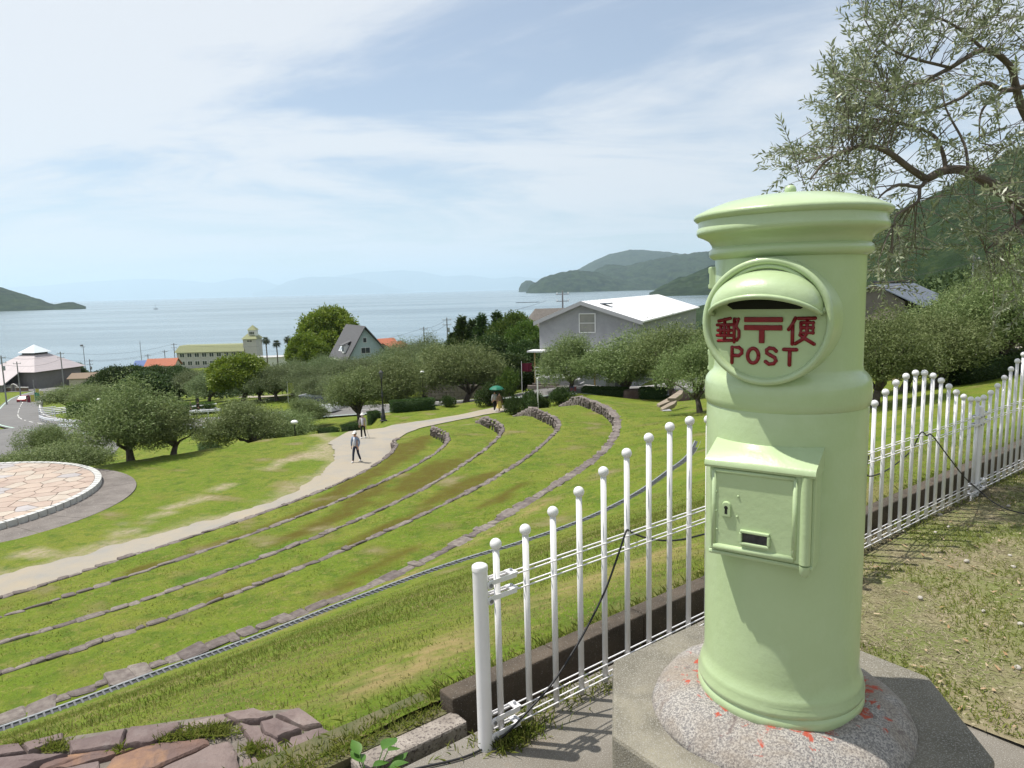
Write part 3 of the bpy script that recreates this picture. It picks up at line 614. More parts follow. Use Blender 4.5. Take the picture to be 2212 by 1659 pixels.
# rounded granite foot stone with old red paint
GM = bpy.data.materials.new('granite_red_paint'); GM.use_nodes = True; t = GM.node_tree; b = t.nodes['Principled BSDF']; b.inputs['Roughness'].default_value = .85
tcn = N(t, 'ShaderNodeTexCoord')
def gn(sc, det=3, d=0):
    n = N(t, 'ShaderNodeTexNoise', i_Scale=sc, i_Detail=float(det), i_Roughness=.6, i_Distortion=d); L(t, tcn.outputs['Object'], n.inputs['Vector']); return n.outputs['Fac']
def gr_(f, a, c): r = N(t, 'ShaderNodeMapRange', i_1=a, i_2=c); L(t, f, r.inputs[0]); return r.outputs[0]
def gm(f, A, B):
    x = N(t, 'ShaderNodeMix', data_type='RGBA'); L(t, f, x.inputs['Factor'])
    for k, q in (('A', A), ('B', B)):
        if hasattr(q, 'links'): L(t, q, x.inputs[k])
        else: x.inputs[k].default_value = (*q, 1)
    return x.outputs['Result']
c = gm(gr_(gn(180), .42, .58), (.37, .345, .315), (.17, .16, .155)); c = gm(gr_(gn(260, 2), .60, .66), c, (.07, .065, .08)); c = gm(MATH(t, 'MULTIPLY', gr_(gn(6, 6, .5), .42, .66), .8), c, (.22, .175, .13)); c = gm(gr_(gn(14, 6, .8), .60, .72), c, (.11, .08, .075))
sp = N(t, 'ShaderNodeSeparateXYZ'); L(t, tcn.outputs['Object'], sp.inputs[0])
rad = MATH(t, 'SQRT', MATH(t, 'ADD', MATH(t, 'MULTIPLY', sp.outputs[0], sp.outputs[0]), MATH(t, 'MULTIPLY', sp.outputs[1], sp.outputs[1])))
near = gr_(rad, .36, .20)
c = gm(gr_(MATH(t, 'ADD', MATH(t, 'MULTIPLY', near, .30), gn(24, 6, .6)), .775, .84), c, (.36, .065, .035))
L(t, c, b.inputs['Base Color']); bn = N(t, 'ShaderNodeBump', i_Strength=.9, i_Distance=.004); L(t, gn(150, 5), bn.inputs['Height']); L(t, bn.outputs[0], b.inputs['Normal'])
mb = MB(); prof = [(.15, -.004), (.222, -.006), (.240, -.004), (.268, -.010), (.298, -.022), (.322, -.038), (.340, -.058), (.350, -.085)]
mb.lathe(prof, 96)
mb.v = [(x*(1+.05*mnoise.noise((x*4, y*4, 1))), y*(1+.05*mnoise.noise((x*4, y*4, 1))), z+.012*mnoise.noise((x*8, y*8, z*9))+.006*mnoise.noise((x*25, y*25, 3))) for x, y, z in mb.v]
g = mb.build('foot_stone', GM, smooth=True); g.location = BX; tag(g, 'rounded granite foot stone with flaking red paint beneath the green post box', 'stone base')

box = thing('post_box', 'pale green cylindrical post box with domed cap and red lettering', 'post box', BX, R(-34.5))
mb = MB(); mb.lathe([(.20, -.012), (.213, -.012), (.2165, 0), (.216, .012), (.211, .019), (.2155, .026), (.2165, .036), (.211, .046), (.2125, .054), (.208, .066), (.2025, .082), (.2, .10), (.2, .40), (.2, .785), (.1985, .792), (.203, .797), (.2055, .812), (.2055, .846), (.202, .86), (.193, .872), (.185, .880), (.182, .892), (.182, 1.05), (.182, 1.168), (.16, 1.172)], 128)
body = mb.build('body', GREEN, box, auto=50)
mb = MB(); mb.lathe([(.17, 1.160), (.189, 1.168), (.1965, 1.173), (.1985, 1.182), (.196, 1.191), (.190, 1.196), (.1915, 1.203), (.199, 1.214), (.214, 1.2225), (.227, 1.2275), (.2305, 1.234), (.2295, 1.243), (.2265, 1.248), (.2265, 1.262), (.233, 1.2655), (.238, 1.271), (.2375, 1.277), (.233, 1.281), (.205, 1.294), (.165, 1.308), (.115, 1.318), (.06, 1.3245), (.012, 1.326)], 128); mb.build('cap', GREEN, box, auto=60)
mb = MB(); mb.lathe([(.010, 1.318), (.0135, 1.328), (.0145, 1.336), (.012, 1.344), (.006, 1.3475), (.001, 1.348)], 20); mb.build('finial', GREEN, box, smooth=True)
# round plate with the mouth
DZ = 1.012; DY = -.205
def disc_pt(x, z, y): return (x, DY+y, DZ+z)
mb = MB(); n = 96
def ring(r, y): return [disc_pt(r*math.cos(2*math.pi*j/n), r*math.sin(2*math.pi*j/n), y) for j in range(n)]
def rings(lst):
    vs_ = []
    for r, y in lst: vs_ += ring(r, y)
    fs = [(i*n+j, (i+1)*n+j, (i+1)*n+(j+1) % n, i*n+(j+1) % n) for i in range(len(lst)-1) for j in range(n)]
    return vs_, fs
plate = MB(); plate.add(*rings([(.153, .10), (.151, .0), (.1505, -.008), (.146, -.0125), (.139, -.012), (.135, -.006), (.133, 0.), (.118, .0005), (.0005, .0005)]))
pl = plate.build('plate', GREEN, box, auto=60)
# raised ridge above the hood
mb = MB(); mb.tube([disc_pt(.122*math.cos(a), .006+.124*math.sin(a), -.003) for a in np.linspace(R(12), R(168), 40)], [.0055]*40, 10); mb.build('ridge', GREEN, pl, smooth=True)
# hood
def hood(out, thick):
    U, V = 44, 14; vs_ = []
    for i in range(U+1):
        a = math.pi*i/U; ca, sa = math.cos(a), math.sin(a)
        for j in range(V+1):
            v = j/V; w = math.sin(v*math.pi/2); h0 = .028+.093*sa**.9; h1 = .020+.042*sa**1.3
            x = (.128-.004*v)*ca; z = h0+(h1-h0)*(1-math.cos(v*math.pi/2)); y = -(.080*sa**.55)*w - .004
            vs_.append(disc_pt(x, z-thick, y+thick*.6))
    return vs_, [(i*(V+1)+j, i*(V+1)+j+1, (i+1)*(V+1)+j+1, (i+1)*(V+1)+j) for i in range(U) for j in range(V)], U, V
va, fa, U, V = hood(0, 0); vb, fb_, _, _ = hood(0, .007)
mb = MB(); mb.add(va, [f[::-1] for f in fa]); mb.add(vb, fb_); b0 = len(va)
mb.f += [(i*(V+1)+V, b0+i*(V+1)+V, b0+(i+1)*(V+1)+V, (i+1)*(V+1)+V) for i in range(U)]; mb.m += [0]*U
mb.build('hood', GREEN, pl, smooth=True)
mb = MB(); mb.tube([va[i*(V+1)+V] for i in range(U+1)], .0052, 8)
e0, e1 = va[V], va[U*(V+1)+V]; mb.tube([e0, (e0[0]+.006, e0[1]+.003, e0[2]+.010), (e0[0]+.010, e0[1]+.012, e0[2]+.016)], .006, 8); mb.build('hood_lip', GREEN, pl, smooth=True)
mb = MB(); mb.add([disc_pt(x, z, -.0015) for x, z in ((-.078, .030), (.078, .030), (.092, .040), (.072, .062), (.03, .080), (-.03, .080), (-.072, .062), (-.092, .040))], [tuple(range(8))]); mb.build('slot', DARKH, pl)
K = .000366
def zc(p): return disc_pt((p[0]-615)*K, (1045-p[1])*K, -.0005)
def strokes(name, lst, r=.0046):
    b_ = MB()
    for s in lst:
        P_ = [zc(p) for p in s]; rr_ = r
        b_.tube(P_, rr_, 8)
        for p in P_: b_.ball(p, rr_, 8, 6)
    b_.v = [(x, DY-.0005+(y-DY+.0005)*.85, z) for x, y, z in b_.v]
    o_ = b_.build(name, REDP, pl, smooth=True); return o_
strokes('letter', [[(308, 1040), (386, 1022)], [(348, 1028), (348, 1168)], [(298, 1066), (398, 1064)], [(303, 1102), (393, 1101)], [(298, 1136), (398, 1135)], [(306, 1172), (392, 1168)], [(322, 1066), (322, 1136)], [(374, 1066), (374, 1136)], [(412, 1026), (440, 1026), (424, 1074), (444, 1105), (444, 1145), (430, 1166)], [(412, 1026), (412, 1178)]], .0041)
strokes('letter', [[(797, 1020), (780, 1060), (758, 1092)], [(782, 1062), (782, 1184)], [(815, 1022), (914, 1020)], [(832, 1048), (904, 1048), (904, 1112), (832, 1112), (832, 1048)], [(832, 1080), (904, 1080)], [(868, 1022), (868, 1112), (848, 1150), (800, 1182)], [(828, 1126), (860, 1150), (912, 1182)]], .0043)
mb = MB()
for x0, x1, y0, y1 in ((478, 722, 1013, 1046), (478, 720, 1065, 1099), (575, 610, 1097, 1182)):
    a_, c_ = zc((x0, y1)), zc((x1, y0)); mb.box(((a_[0]+c_[0])/2, DY-.0015, (a_[2]+c_[2])/2), (c_[0]-a_[0], .006, c_[2]-a_[2]))
o = mb.build('postal_mark', REDP, pl, bevel=.0015)
strokes('letter', [[(400, 1316), (400, 1214), (445, 1214), (464, 1230), (464, 1252), (445, 1268), (400, 1268)]])
strokes('letter', [[(538+35*math.cos(a), 1266+48*math.sin(a)) for a in np.linspace(0, 2*math.pi, 22)]])
strokes('letter', [[(684, 1232), (668, 1216), (642, 1213), (624, 1226), (626, 1246), (650, 1260), (676, 1274), (684, 1294), (670, 1314), (640, 1318), (619, 1302)]])
strokes('letter', [[(732, 1220), (808, 1220)], [(768, 1220), (768, 1318)]])
# collection door
KD = .000290; DC = (-.004, .552)                            # door centre x, z
DF = -.232
def dz(zx, zy, y=0): return (DC[0]+(zx-722)*KD, DF+y, DC[1]+(885-zy)*KD-(zx-722)*0)
mb = MB(); w, h = .126, .108
mount = [(-w, -h), (w, -h), (w, h), (-w, h)]
mb.box((0, DF+.075, DC[1]), (.252, .13, .242)); mnt = mb.build('door_mount', GREEN, box, bevel=.006)
mb = MB(); mb.box((-.004, DF+.002, DC[1]-.003), (.232, .016, .214)); door = mb.build('collection_door', GREEN, box, bevel=.005)
# moulded frame round the inner panel
mb = MB()
for (x0, z0, x1, z1, r) in ((-.108, .096, .084, .096, .006), (-.108, -.099, .084, -.099, .0085), (-.108, .096, -.108, -.099, .006), (.084, .096, .084, -.099, .006)):
    mb.tube([(x0, DF-.0045, DC[1]+z0), (x1, DF-.0045, DC[1]+z1)], r, 10)
mb.build('moulding', GREEN, door, smooth=True)
mb = MB(); mb.tube([(.108, DF-.003, DC[1]+.104), (.108, DF-.003, DC[1]-.107)], .0125, 14); mb.build('hinge', GREEN, door, auto=50)
mb = MB(); mb.tube([(.108, DF-.002, DC[1]-.111), (.108, DF-.002, DC[1]-.130), (.108, DF+.002, DC[1]-.137)], [.0125, .012, .006], 14); mb.build('hinge_knuckle', GREEN, box, auto=50)
# sloping lid over the door: curves back to the cylinder
mb = MB(); U = 24; vs_ = []
for i in range(U+1):
    x = -.130+.260*i/U; yc = -math.sqrt(.2005**2-min(.2, abs(x))**2)
    vs_ += [(x, DF-.012, DC[1]+.104), (x, DF-.016, DC[1]+.110), (x, DF-.015, DC[1]+.119), (x, DF-.009, DC[1]+.125), (x, yc-.004, DC[1]+.160), (x, yc+.03, DC[1]+.164), (x, yc+.03, DC[1]+.104)]
mb.add(vs_, [(i*7+a, i*7+(a+1) % 7, (i+1)*7+(a+1) % 7, (i+1)*7+a) for i in range(U) for a in range(7)]+[tuple(range(6, -1, -1)), tuple(U*7+a for a in range(7))]); mb.build('door_lid', GREEN, box, auto=40)
mb = MB(); mb.box((0, DF+.045, DC[1]-.119), (.25, .085, .012)); mb.build('door_sill', GREEN, box, bevel=.005)
# keyhole plate
kx, kz = (460-722)*KD, DC[1]+(885-888)*KD
arch = [(kx+.0115*math.cos(a), kz+.010+.0115*math.sin(a)) for a in np.linspace(0, math.pi, 12)]+[(kx-.0115, kz-.0175), (kx+.0115, kz-.0175)]
mb = MB(); m_ = len(arch); mb.add([(x, DF-.006, z) for x, z in arch]+[(kx+(x-kx)*.86, DF-.0125, kz+(z-kz)*.9) for x, z in arch], [(i, (i+1) % m_, m_+(i+1) % m_, m_+i) for i in range(m_)]+[tuple(range(m_, 2*m_))]); kp = mb.build('keyhole_plate', GREEN, door)
mb = MB(); ky = DF-.0128
mb.add([(kx+.0048*math.cos(a), ky, kz+.006+.0048*math.sin(a)) for a in np.linspace(0, 2*math.pi, 14)[:-1]], [tuple(range(12, -1, -1))]); mb.add([(kx-.003, ky, kz+.004), (kx+.003, ky, kz+.004), (kx+.0035, ky, kz-.010), (kx-.0035, ky, kz-.010)], [(0, 3, 2, 1)]); mb.build('keyhole', DARKH, kp)
# window frame
wx, wz = (700-722)*KD, DC[1]+(885-1106)*KD
mb = MB()
for (cx_, cz_, dx, dz_) in ((0, .0155, .070, .007), (0, -.0155, .070, .007), (-.0335, 0, .007, .024), (.0335, 0, .007, .024)): mb.box((wx+cx_, DF-.009, wz+cz_), (dx, .010, dz_))
wf = mb.build('window_frame', GREEN, door, bevel=.002)
mb = MB(); mb.box((wx, DF-.0065, wz), (.0605, .001, .0245)); mb.build('window_pane', mat('dark_pane', (.018, .02, .024), .25, (.05, .05, .055), 90), wf)
for p in ((385, 740), (570, 760), (385, 908), (563, 937), (390, 1073)):
    mb = MB(); mb.ball((DC[0]+(p[0]-722)*KD, DF-.0062, DC[1]+(885-p[1])*KD), .003, 8, 6); mb.build('rivet', GREEN, door, smooth=True)
# lugs at the left side of the upper body
th = math.atan2(-.93, .36)                                # kept in the box frame below
for zl in (1.12, .90):
    mb = MB(); lx, ly = -.181, -.036
    mb.box((lx, ly, zl), (.022, .028, .060)); mb.box((lx-.006, ly, zl+.02), (.018, .020, .018)); mb.box((lx-.006, ly, zl-.022), (.018, .020, .014)); mb.build('side_lug', GREEN, box, bevel=.004)

# ================================================================== white fence
WHITE = mat('white_paint', (.72, .71, .72), .35, (.66, .65, .66), 5, coat=.15, spec=.45, speck=(.16, .14, .13), sscale=55, sth=.735); BOLT = mat('bolt_steel', (.30, .31, .33), .4, metal=.8)
fn = thing('fence', 'white metal picket fence with ball tops rising and falling in waves', 'fence', FP(0, 0, ZG))
fl = fn.location
def FV(s, t, z): p = FP(s, t, z); return (p[0]-fl[0], p[1]-fl[1], p[2]-fl[2])
PICK = {}
def picket(s, ztop, first=[]):
    if not first:
        m1 = MB(); m1.tube([(0, 0, 0), (0, 0, 1.)], .0118, 12); m2 = MB(); m2.ball((0, 0, 0), .0215, 18, 12)
        a_ = bpy.data.meshes.new('picket'); a_.from_pydata(m1.v, [], m1.f); c_ = bpy.data.meshes.new('ball'); c_.from_pydata(m2.v, [], m2.f)
        for q in (a_, c_): q.materials.append(WHITE); q.polygons.foreach_set('use_smooth', [len(p.vertices) < 5 for p in q.polygons])
        first += [a_, c_]
    o_ = link('picket', first[0], fn, FV(s, 0, 24.372)); hgt = ztop-24.372-.012; o_.scale = (1, 1, hgt)
    b_ = link('ball', first[1], o_); b_.location = (0, 0, (hgt+.012)/hgt); b_.scale = (1, 1, 1/hgt)
for pn in range(4):
    for k in range(17): s = pn*2.3+.073+.1365*k; picket(s, 25.10+.30*math.sin(math.pi*min(1, max(0, (s-pn*2.3)/2.3)))**2.0)
for zr in (24.975, 24.917, 24.455, 24.397):
    for tt in (-.0145, .0145):
        for pn in range(4):
            mb = MB(); mb.tube([FV(pn*2.3+.05, tt, zr), FV(pn*2.3+2.25, tt, zr)], .003, 6); mb.build('rail_wire', WHITE, fn, smooth=True)
for sp_ in (0, 2.3, 4.6, 6.9):
    mb = MB(); mb.lathe([(.027, -.05), (.027, .675), (.0285, .676), (.0285, .690), (.0265, .694), (.02, .698), (.001, .700)], 24, FV(sp_, 0, ZG)); po = mb.build('post', WHITE, fn, auto=40)
    for zr in (24.975, 24.917, 24.455, 24.397):
        for sg in ((1,) if sp_ == 0 else (1, -1)):
            mb = MB(); rz_ = math.atan2(FD[1], FD[0])
            for tt in (-.020, .020): mb.box(FV(sp_+sg*.085, tt, zr), (.125, .0035, .018), rz_)
            mb.box(FV(sp_+sg*.138, 0, zr+.008), (.030, .044, .005), rz_); mb.tube([FV(sp_+sg*.027, -.026, zr-.006), FV(sp_+sg*.027, -.018, zr-.006)], .0145, 12)
            mb.build('bracket', WHITE, po)
            mb = MB(); mb.tube([FV(sp_+sg*.027, -.031, zr-.006), FV(sp_+sg*.027, -.024, zr-.006)], .0075, 6); mb.build('bolt', BOLT, po); mb = MB(); mb.tube([FV(sp_+sg*.138, 0, zr+.009), FV(sp_+sg*.138, 0, zr+.019)], .006, 6); mb.build('bolt', BOLT, po)
# black cable tied to the fence
def onfence(px, py, tt=-.03):
    r = ray(px, py); o2 = FO+FN*tt; k = ((o2-EYE[:2])@FN)/(r[:2]@FN); return EYE+r*k
def r8(x, y): return ((1700+x/1.7067)/1.8517, (2100+y/1.7067)/1.8517)
def r4(x, y): return ((3400+x/1.6595)/1.8517, (1300+y/1.6595)/1.8517)
cb = [ONZ(*r8(-500, 1760), 24.358), ONZ(*r8(0, 1650), 24.358), ONZ(*r8(250, 1590), 24.358), ONZ(*r8(400, 1525), 24.36)]+[onfence(*r8(*p), -.034) for p in ((520, 1450), (600, 1380), (700, 1272), (870, 1080), (1050, 800), (1220, 470), (1330, 170), (1372, 45))]+[onfence(*r8(1395, 40), .0), onfence(*r8(1420, 55), .03)]+[onfence(*r8(*p), .03) for p in ((1500, 85), (1620, 105), (1750, 100), (1915, 60))]+[onfence(*r4(122, 868), -.03), onfence(*r4(116, 1000), -.03), onfence(*r4(250, 960), .03), onfence(*r4(400, 840), .03), onfence(*r4(470, 715), -.03), onfence(*r4(510, 735), -.036), onfence(*r4(545, 733), -.034), onfence(*r4(650, 870), -.034), onfence(*r4(760, 1010), -.05), ONZ(*r4(860, 1100), 24.40), ONZ(*r4(950, 1175), 24.385), ONZ(*r4(1050, 1225), 24.39), ONZ(*r4(1160, 1252), 24.39), ONZ(*r4(1300, 1270), 24.39)]
def spline(P, n=6):
    P = [np.array(p, float) for p in P]; P = [2*P[0]-P[1]]+P+[2*P[-1]-P[-2]]; out = []
    for i in range(1, len(P)-2):
        for k in range(n):
            t_ = k/n; a_, b_, c_, d_ = P[i-1:i+3]; out.append(.5*((2*b_)+(-a_+c_)*t_+(2*a_-5*b_+4*c_-d_)*t_*t_+(-a_+3*b_-3*c_+d_)*t_**3))
    return out+[P[-2]]
cut = 18
for seg_, lab in ((cb[:cut], 'black cable hanging from the fence rail down to the pavement by the end post'), (cb[cut:], 'black cable looped on the fence right of the post box, trailing over the grass')):
    mb = MB(); P_ = spline(seg_); mb.tube(P_, .0042, 8); o = mb.build('cable', mat('black_rubber', (.012, .012, .014), .5), smooth=True, off=P_[0]); o.location = P_[0]; tag(o, lab, 'cable')

# ================================================================== stone-capped wall at the lower left
def rsx(x, y): k = 2212/1900; return ((x/k)/1.8517, (2600+y/k)/1.8517)
SM = mat('purple_stone', (.115, .082, .078), .85, (.17, .128, .118), 5, lo=.35, hi=.6, rnd=.18, bump=.7, bscale=35, bdist=.012, col3=(.21, .18, .168), scale3=11, lo3=.55, hi3=.8)
SMR = mat('rust_stone', (.17, .098, .072), .85, (.12, .082, .075), 5, bump=.7, bscale=35, bdist=.012, col3=(.30, .17, .09), scale3=7, lo3=.5, hi3=.75)
MORT = mat('mortar', (.19, .17, .145), .95, (.12, .10, .085), 14, bump=.6, bscale=80, bdist=.006)
sw = thing('stone_capping', 'low wall end capped with purplish brown flat stones in the lower left corner', 'wall', (-1.3, 2.7, 23.8)); so = sw.location
SP = [[(1285, 296), (1390, 263), (1500, 343), (1412, 352)], [(1212, 332), (1280, 310), (1402, 362), (1292, 400), (1228, 375)], [(1500, 352), (1608, 420), (1380, 500), (1338, 440), (1350, 405)], [(1110, 335), (1198, 350), (1232, 392), (1288, 422), (1326, 470), (1322, 530), (1262, 505), (1182, 440)],
      [(1045, 292), (1180, 270), (1268, 297), (1205, 322), (1100, 322)], [(850, 345), (1030, 297), (1090, 327), (900, 377), (725, 410)], [(600, 358), (840, 332), (845, 352), (700, 420), (575, 438)], [(312, 425), (588, 362), (560, 438), (332, 470)], [(100, 434), (290, 384), (292, 412), (130, 465)], [(-120, 455), (90, 432), (120, 468), (-120, 500)],
      [(755, 545), (980, 437), (1068, 422), (1100, 470), (1112, 560), (1060, 640), (800, 620), (700, 580)], [(1132, 505), (1188, 494), (1228, 550), (1240, 600), (1120, 640)], [(520, 500), (700, 434), (955, 408), (970, 430), (750, 532), (660, 575), (480, 560)], [(335, 482), (560, 452), (680, 434), (500, 498), (300, 545), (190, 555), (185, 522)],
      [(-120, 510), (160, 478), (310, 480), (170, 520), (60, 560), (-120, 570)], [(190, 565), (460, 510), (470, 565), (640, 590), (500, 680), (250, 690)], [(-120, 590), (60, 572), (170, 572), (230, 700), (-120, 720)], [(1250, 620), (1330, 545), (1480, 520), (1420, 640), (1300, 700)]]
rj = random.Random(8)
for i, P_ in enumerate(SP):
    z = 24.2+rj.uniform(-.012, .012); q = [ONZ(*rsx(*p), z) for p in P_]; c_ = sum(q)/len(q); pts_ = []
    for a_, b_ in zip(q, q[1:]+q[:1]):
        for k in range(3): pts_.append(a_+(b_-a_)*k/3)
    pts_ = [p+(p-c_)*rj.uniform(-.015, .035) for p in pts_]; n = len(pts_)
    mb = MB(); lo_ = [(p[0]-so[0], p[1]-so[1], 24.10-so[2]) for p in pts_]; up_ = [(p[0]-so[0], p[1]-so[1], z-.009+rj.uniform(-.004, .004)-so[2]) for p in pts_]; inn = [(p[0]+(c_[0]-p[0])*.09-so[0], p[1]+(c_[1]-p[1])*.09-so[1], z+rj.uniform(-.003, .004)-so[2]) for p in pts_]; in2 = [(p[0]+(c_[0]-p[0])*.5-so[0], p[1]+(c_[1]-p[1])*.5-so[1], z+rj.uniform(-.003, .006)-so[2]) for p in pts_]
    mb.add(lo_+up_+inn+in2+[(c_[0]-so[0], c_[1]-so[1], z+.006-so[2])], [(r_*n+k, r_*n+(k+1) % n, (r_+1)*n+(k+1) % n, (r_+1)*n+k) for r_ in range(3) for k in range(n)]+[(3*n+k, 3*n+(k+1) % n, 4*n) for k in range(n)])
    mb.build('stone', SMR if i in (12, 13) else SM, sw, auto=35)
mb = MB(); q = [ONZ(*rsx(*p), 24.165)-np.array(so) for p in ((-150, 460), (100, 440), (600, 365), (1045, 300), (1390, 275), (1590, 425), (1400, 545), (1330, 720), (-150, 760))]; mb.prism([p[:2] for p in q], -.1, 24.168-so[2]); mb.build('mortar_bed', MORT, sw)
# grass in its joints
rg = np.random.default_rng(77); P_ = []
for (x, y, r_, n) in ((1000, 385, 60, 420), (860, 400, 60, 260), (250, 455, 60, 260), (1200, 470, 50, 260), (1260, 525, 40, 200), (560, 470, 20, 60), (760, 430, 30, 80), (90, 450, 30, 60), (1560, 500, 80, 300)):
    for _ in range(n): p = ONZ(*rsx(x+rg.normal(0, r_*.8), y+rg.normal(0, r_*.22)), 24.18); P_.append(p)
blades('joint_grass', P_, .045, .0045, BLADE, .6, seed=51)
# tufts by the fence foot
P_ = [FP(rg.uniform(-1.6, .1), .44+abs(rg.normal(0, .06)), 24.23) for _ in range(1500)]+[FP(rg.uniform(-1.2, .1), .2+rg.normal(0, .05), 24.06) for _ in range(600)]+[FP(.12+rg.normal(0, .07), -.03+rg.normal(0, .035), 24.35) for _ in range(420)]+[FP(.3+rg.normal(0, .2), .06+rg.normal(0, .02), 24.34) for _ in range(300)]+[FP(.9+rg.normal(0, .3), .0+rg.normal(0, .03), 24.345) for _ in range(420)]+[FP(-.1+rg.normal(0, .15), .24+rg.normal(0, .03), 24.15) for _ in range(400)]
blades('fence_tuft_grass', P_, .055, .004, BLADE, .6, seed=53)
# tall grass along the outer side of the kerb
P_ = [];
for _ in range(5200):
    s_ = -1.2+10*rg.uniform(0, 1)**1.5; t_ = .52+abs(rg.normal(0, .05)); x, y, _z = FP(s_, t_); P_.append((x, y, H(x, y)-.01 if s_ > .1 else 24.2))
blades('kerb_edge_grass', P_, .07, .005, BLADE, .6, seed=55)
# broad-leaved weed
wd = thing('weed', 'bright green broad-leaved weed growing between kerb block and pavement', 'plant', FP(-.36, .22, 24.17)); WLM = mat('weed_leaf', (.05, .13, .012), .5, (.08, .18, .02), 12, trans=.25)
rw = random.Random(5)
for i in range(26):
    a = rw.uniform(0, 6.28); rr_ = rw.uniform(.02, .13); zc_ = rw.uniform(.04, .16); ln = rw.uniform(.06, .11); wdt = ln*.55; el = rw.uniform(-.2, .5)
    M4 = Matrix.Translation((rr_*math.cos(a), rr_*math.sin(a), zc_)) @ Matrix.Rotation(a, 4, 'Z') @ Matrix.Rotation(-el, 4, 'Y'); mb = MB(); vs_ = []
    for k in range(7):
        t_ = k/6; ww = wdt*math.sin(math.pi*min(.98, max(.03, t_**.8)))*.5; dr_ = -.25*ln*t_*t_
        vs_ += [M4 @ Vector((ln*t_, -ww, dr_+.15*ww)), M4 @ Vector((ln*t_, 0, dr_-.1*ww)), M4 @ Vector((ln*t_, ww, dr_+.15*ww))]
    mb.add(vs_, [(k*3+j, k*3+j+1, k*3+j+4, k*3+j+3) for k in range(6) for j in range(2)]); mb.build('leaf', WLM, wd, smooth=True)
    mb = MB(); mb.tube([(0, 0, 0), (rr_*.5*math.cos(a), rr_*.5*math.sin(a), zc_*.7), (rr_*math.cos(a), rr_*math.sin(a), zc_)], .002, 5); mb.build('stem', WLM, wd)
# pale pebbles lying on the dry lawn
PEB = mat('pebble', (.42, .39, .34), .9, (.30, .28, .24), 20); rp = random.Random(9)
for i, (zx, zy) in enumerate(((483, 325), (563, 295), (660, 487), (925, 520), (398, 695), (755, 770), (965, 843), (950, 1090), (305, 318), (897, 175), (905, 455), (510, 225))):
    px, py = (3400+zx/1.415)/1.8517, (1900+zy/1.415)/1.8517; p = ONZ(px, py, ZG+.018); mb = MB(); r_ = rp.uniform(.011, .018); mb.ball((0, 0, 0), r_, 9, 6, (1, rp.uniform(.7, 1), .65))
    o = mb.build('pebble', PEB, smooth=True); o.location = p; o.rotation_euler = (0, 0, rp.uniform(0, 6)); tag(o, 'small pale round pebble lying on the dry grass right of the post box', 'pebble', 'pale pebbles on the dry grass')
# ================================================================== trees and shrubs
def leafmesh(name, C, D, Nn, Ln, Wd, tint, m):
    """many small pointed leaves as one mesh; C base points, D directions, Nn normals"""
    n = len(C); D = D/np.linalg.norm(D, axis=1, keepdims=True); S = np.cross(D, Nn); S /= np.maximum(np.linalg.norm(S, axis=1, keepdims=True), 1e-6)
    v = np.empty((n, 4, 3)); v[:, 0] = C; v[:, 1] = C+D*(Ln*.45)[:, None]+S*(Wd*.5)[:, None]; v[:, 2] = C+D*Ln[:, None]; v[:, 3] = C+D*(Ln*.45)[:, None]-S*(Wd*.5)[:, None]
    me = bpy.data.meshes.new(name); me.vertices.add(n*4); me.vertices.foreach_set('co', v.ravel()); me.loops.add(n*4); me.loops.foreach_set('vertex_index', np.arange(n*4)); me.polygons.add(n)
    me.polygons.foreach_set('loop_start', np.arange(n)*4); me.polygons.foreach_set('loop_total', np.full(n, 4))
    a = me.attributes.new('tint', 'FLOAT', 'FACE'); a.data.foreach_set('value', tint.astype(np.float32)); me.materials.append(m); me.update(); me.validate(); return me
BARK = mat('bark', (.075, .06, .048), .95, (.14, .115, .095), 9, bump=.8, bscale=25, bdist=.02); BARKP = mat('bark_pale', (.16, .135, .115), .95, (.10, .08, .065), 8, bump=.6, bscale=22, bdist=.015)
LM = {'olive': mat('olive_leaf', (.108, .155, .046), .6, (.235, .28, .12), attr='tint', trans=.3, rnd=.16, spec=.2, scale=0),
      'far': mat('olive_leaf_far', (.10, .145, .055), .65, (.21, .25, .12), attr='tint', trans=.3, rnd=.18, spec=.3, scale=0),
      'broad': mat('camphor_leaf', (.095, .16, .014), .55, (.21, .26, .03), attr='tint', trans=.35, rnd=.05, spec=.35, scale=0),
      'dark': mat('evergreen_leaf', (.028, .062, .014), .6, (.075, .12, .028), attr='tint', trans=.25, rnd=.2, spec=.3, scale=0),
      'mid': mat('mid_leaf', (.055, .11, .016), .6, (.12, .175, .03), attr='tint', trans=.3, rnd=.15, spec=.3, scale=0)}
def unit(rg, n): v = rg.normal(size=(n, 3)); return v/np.linalg.norm(v, axis=1, keepdims=True)
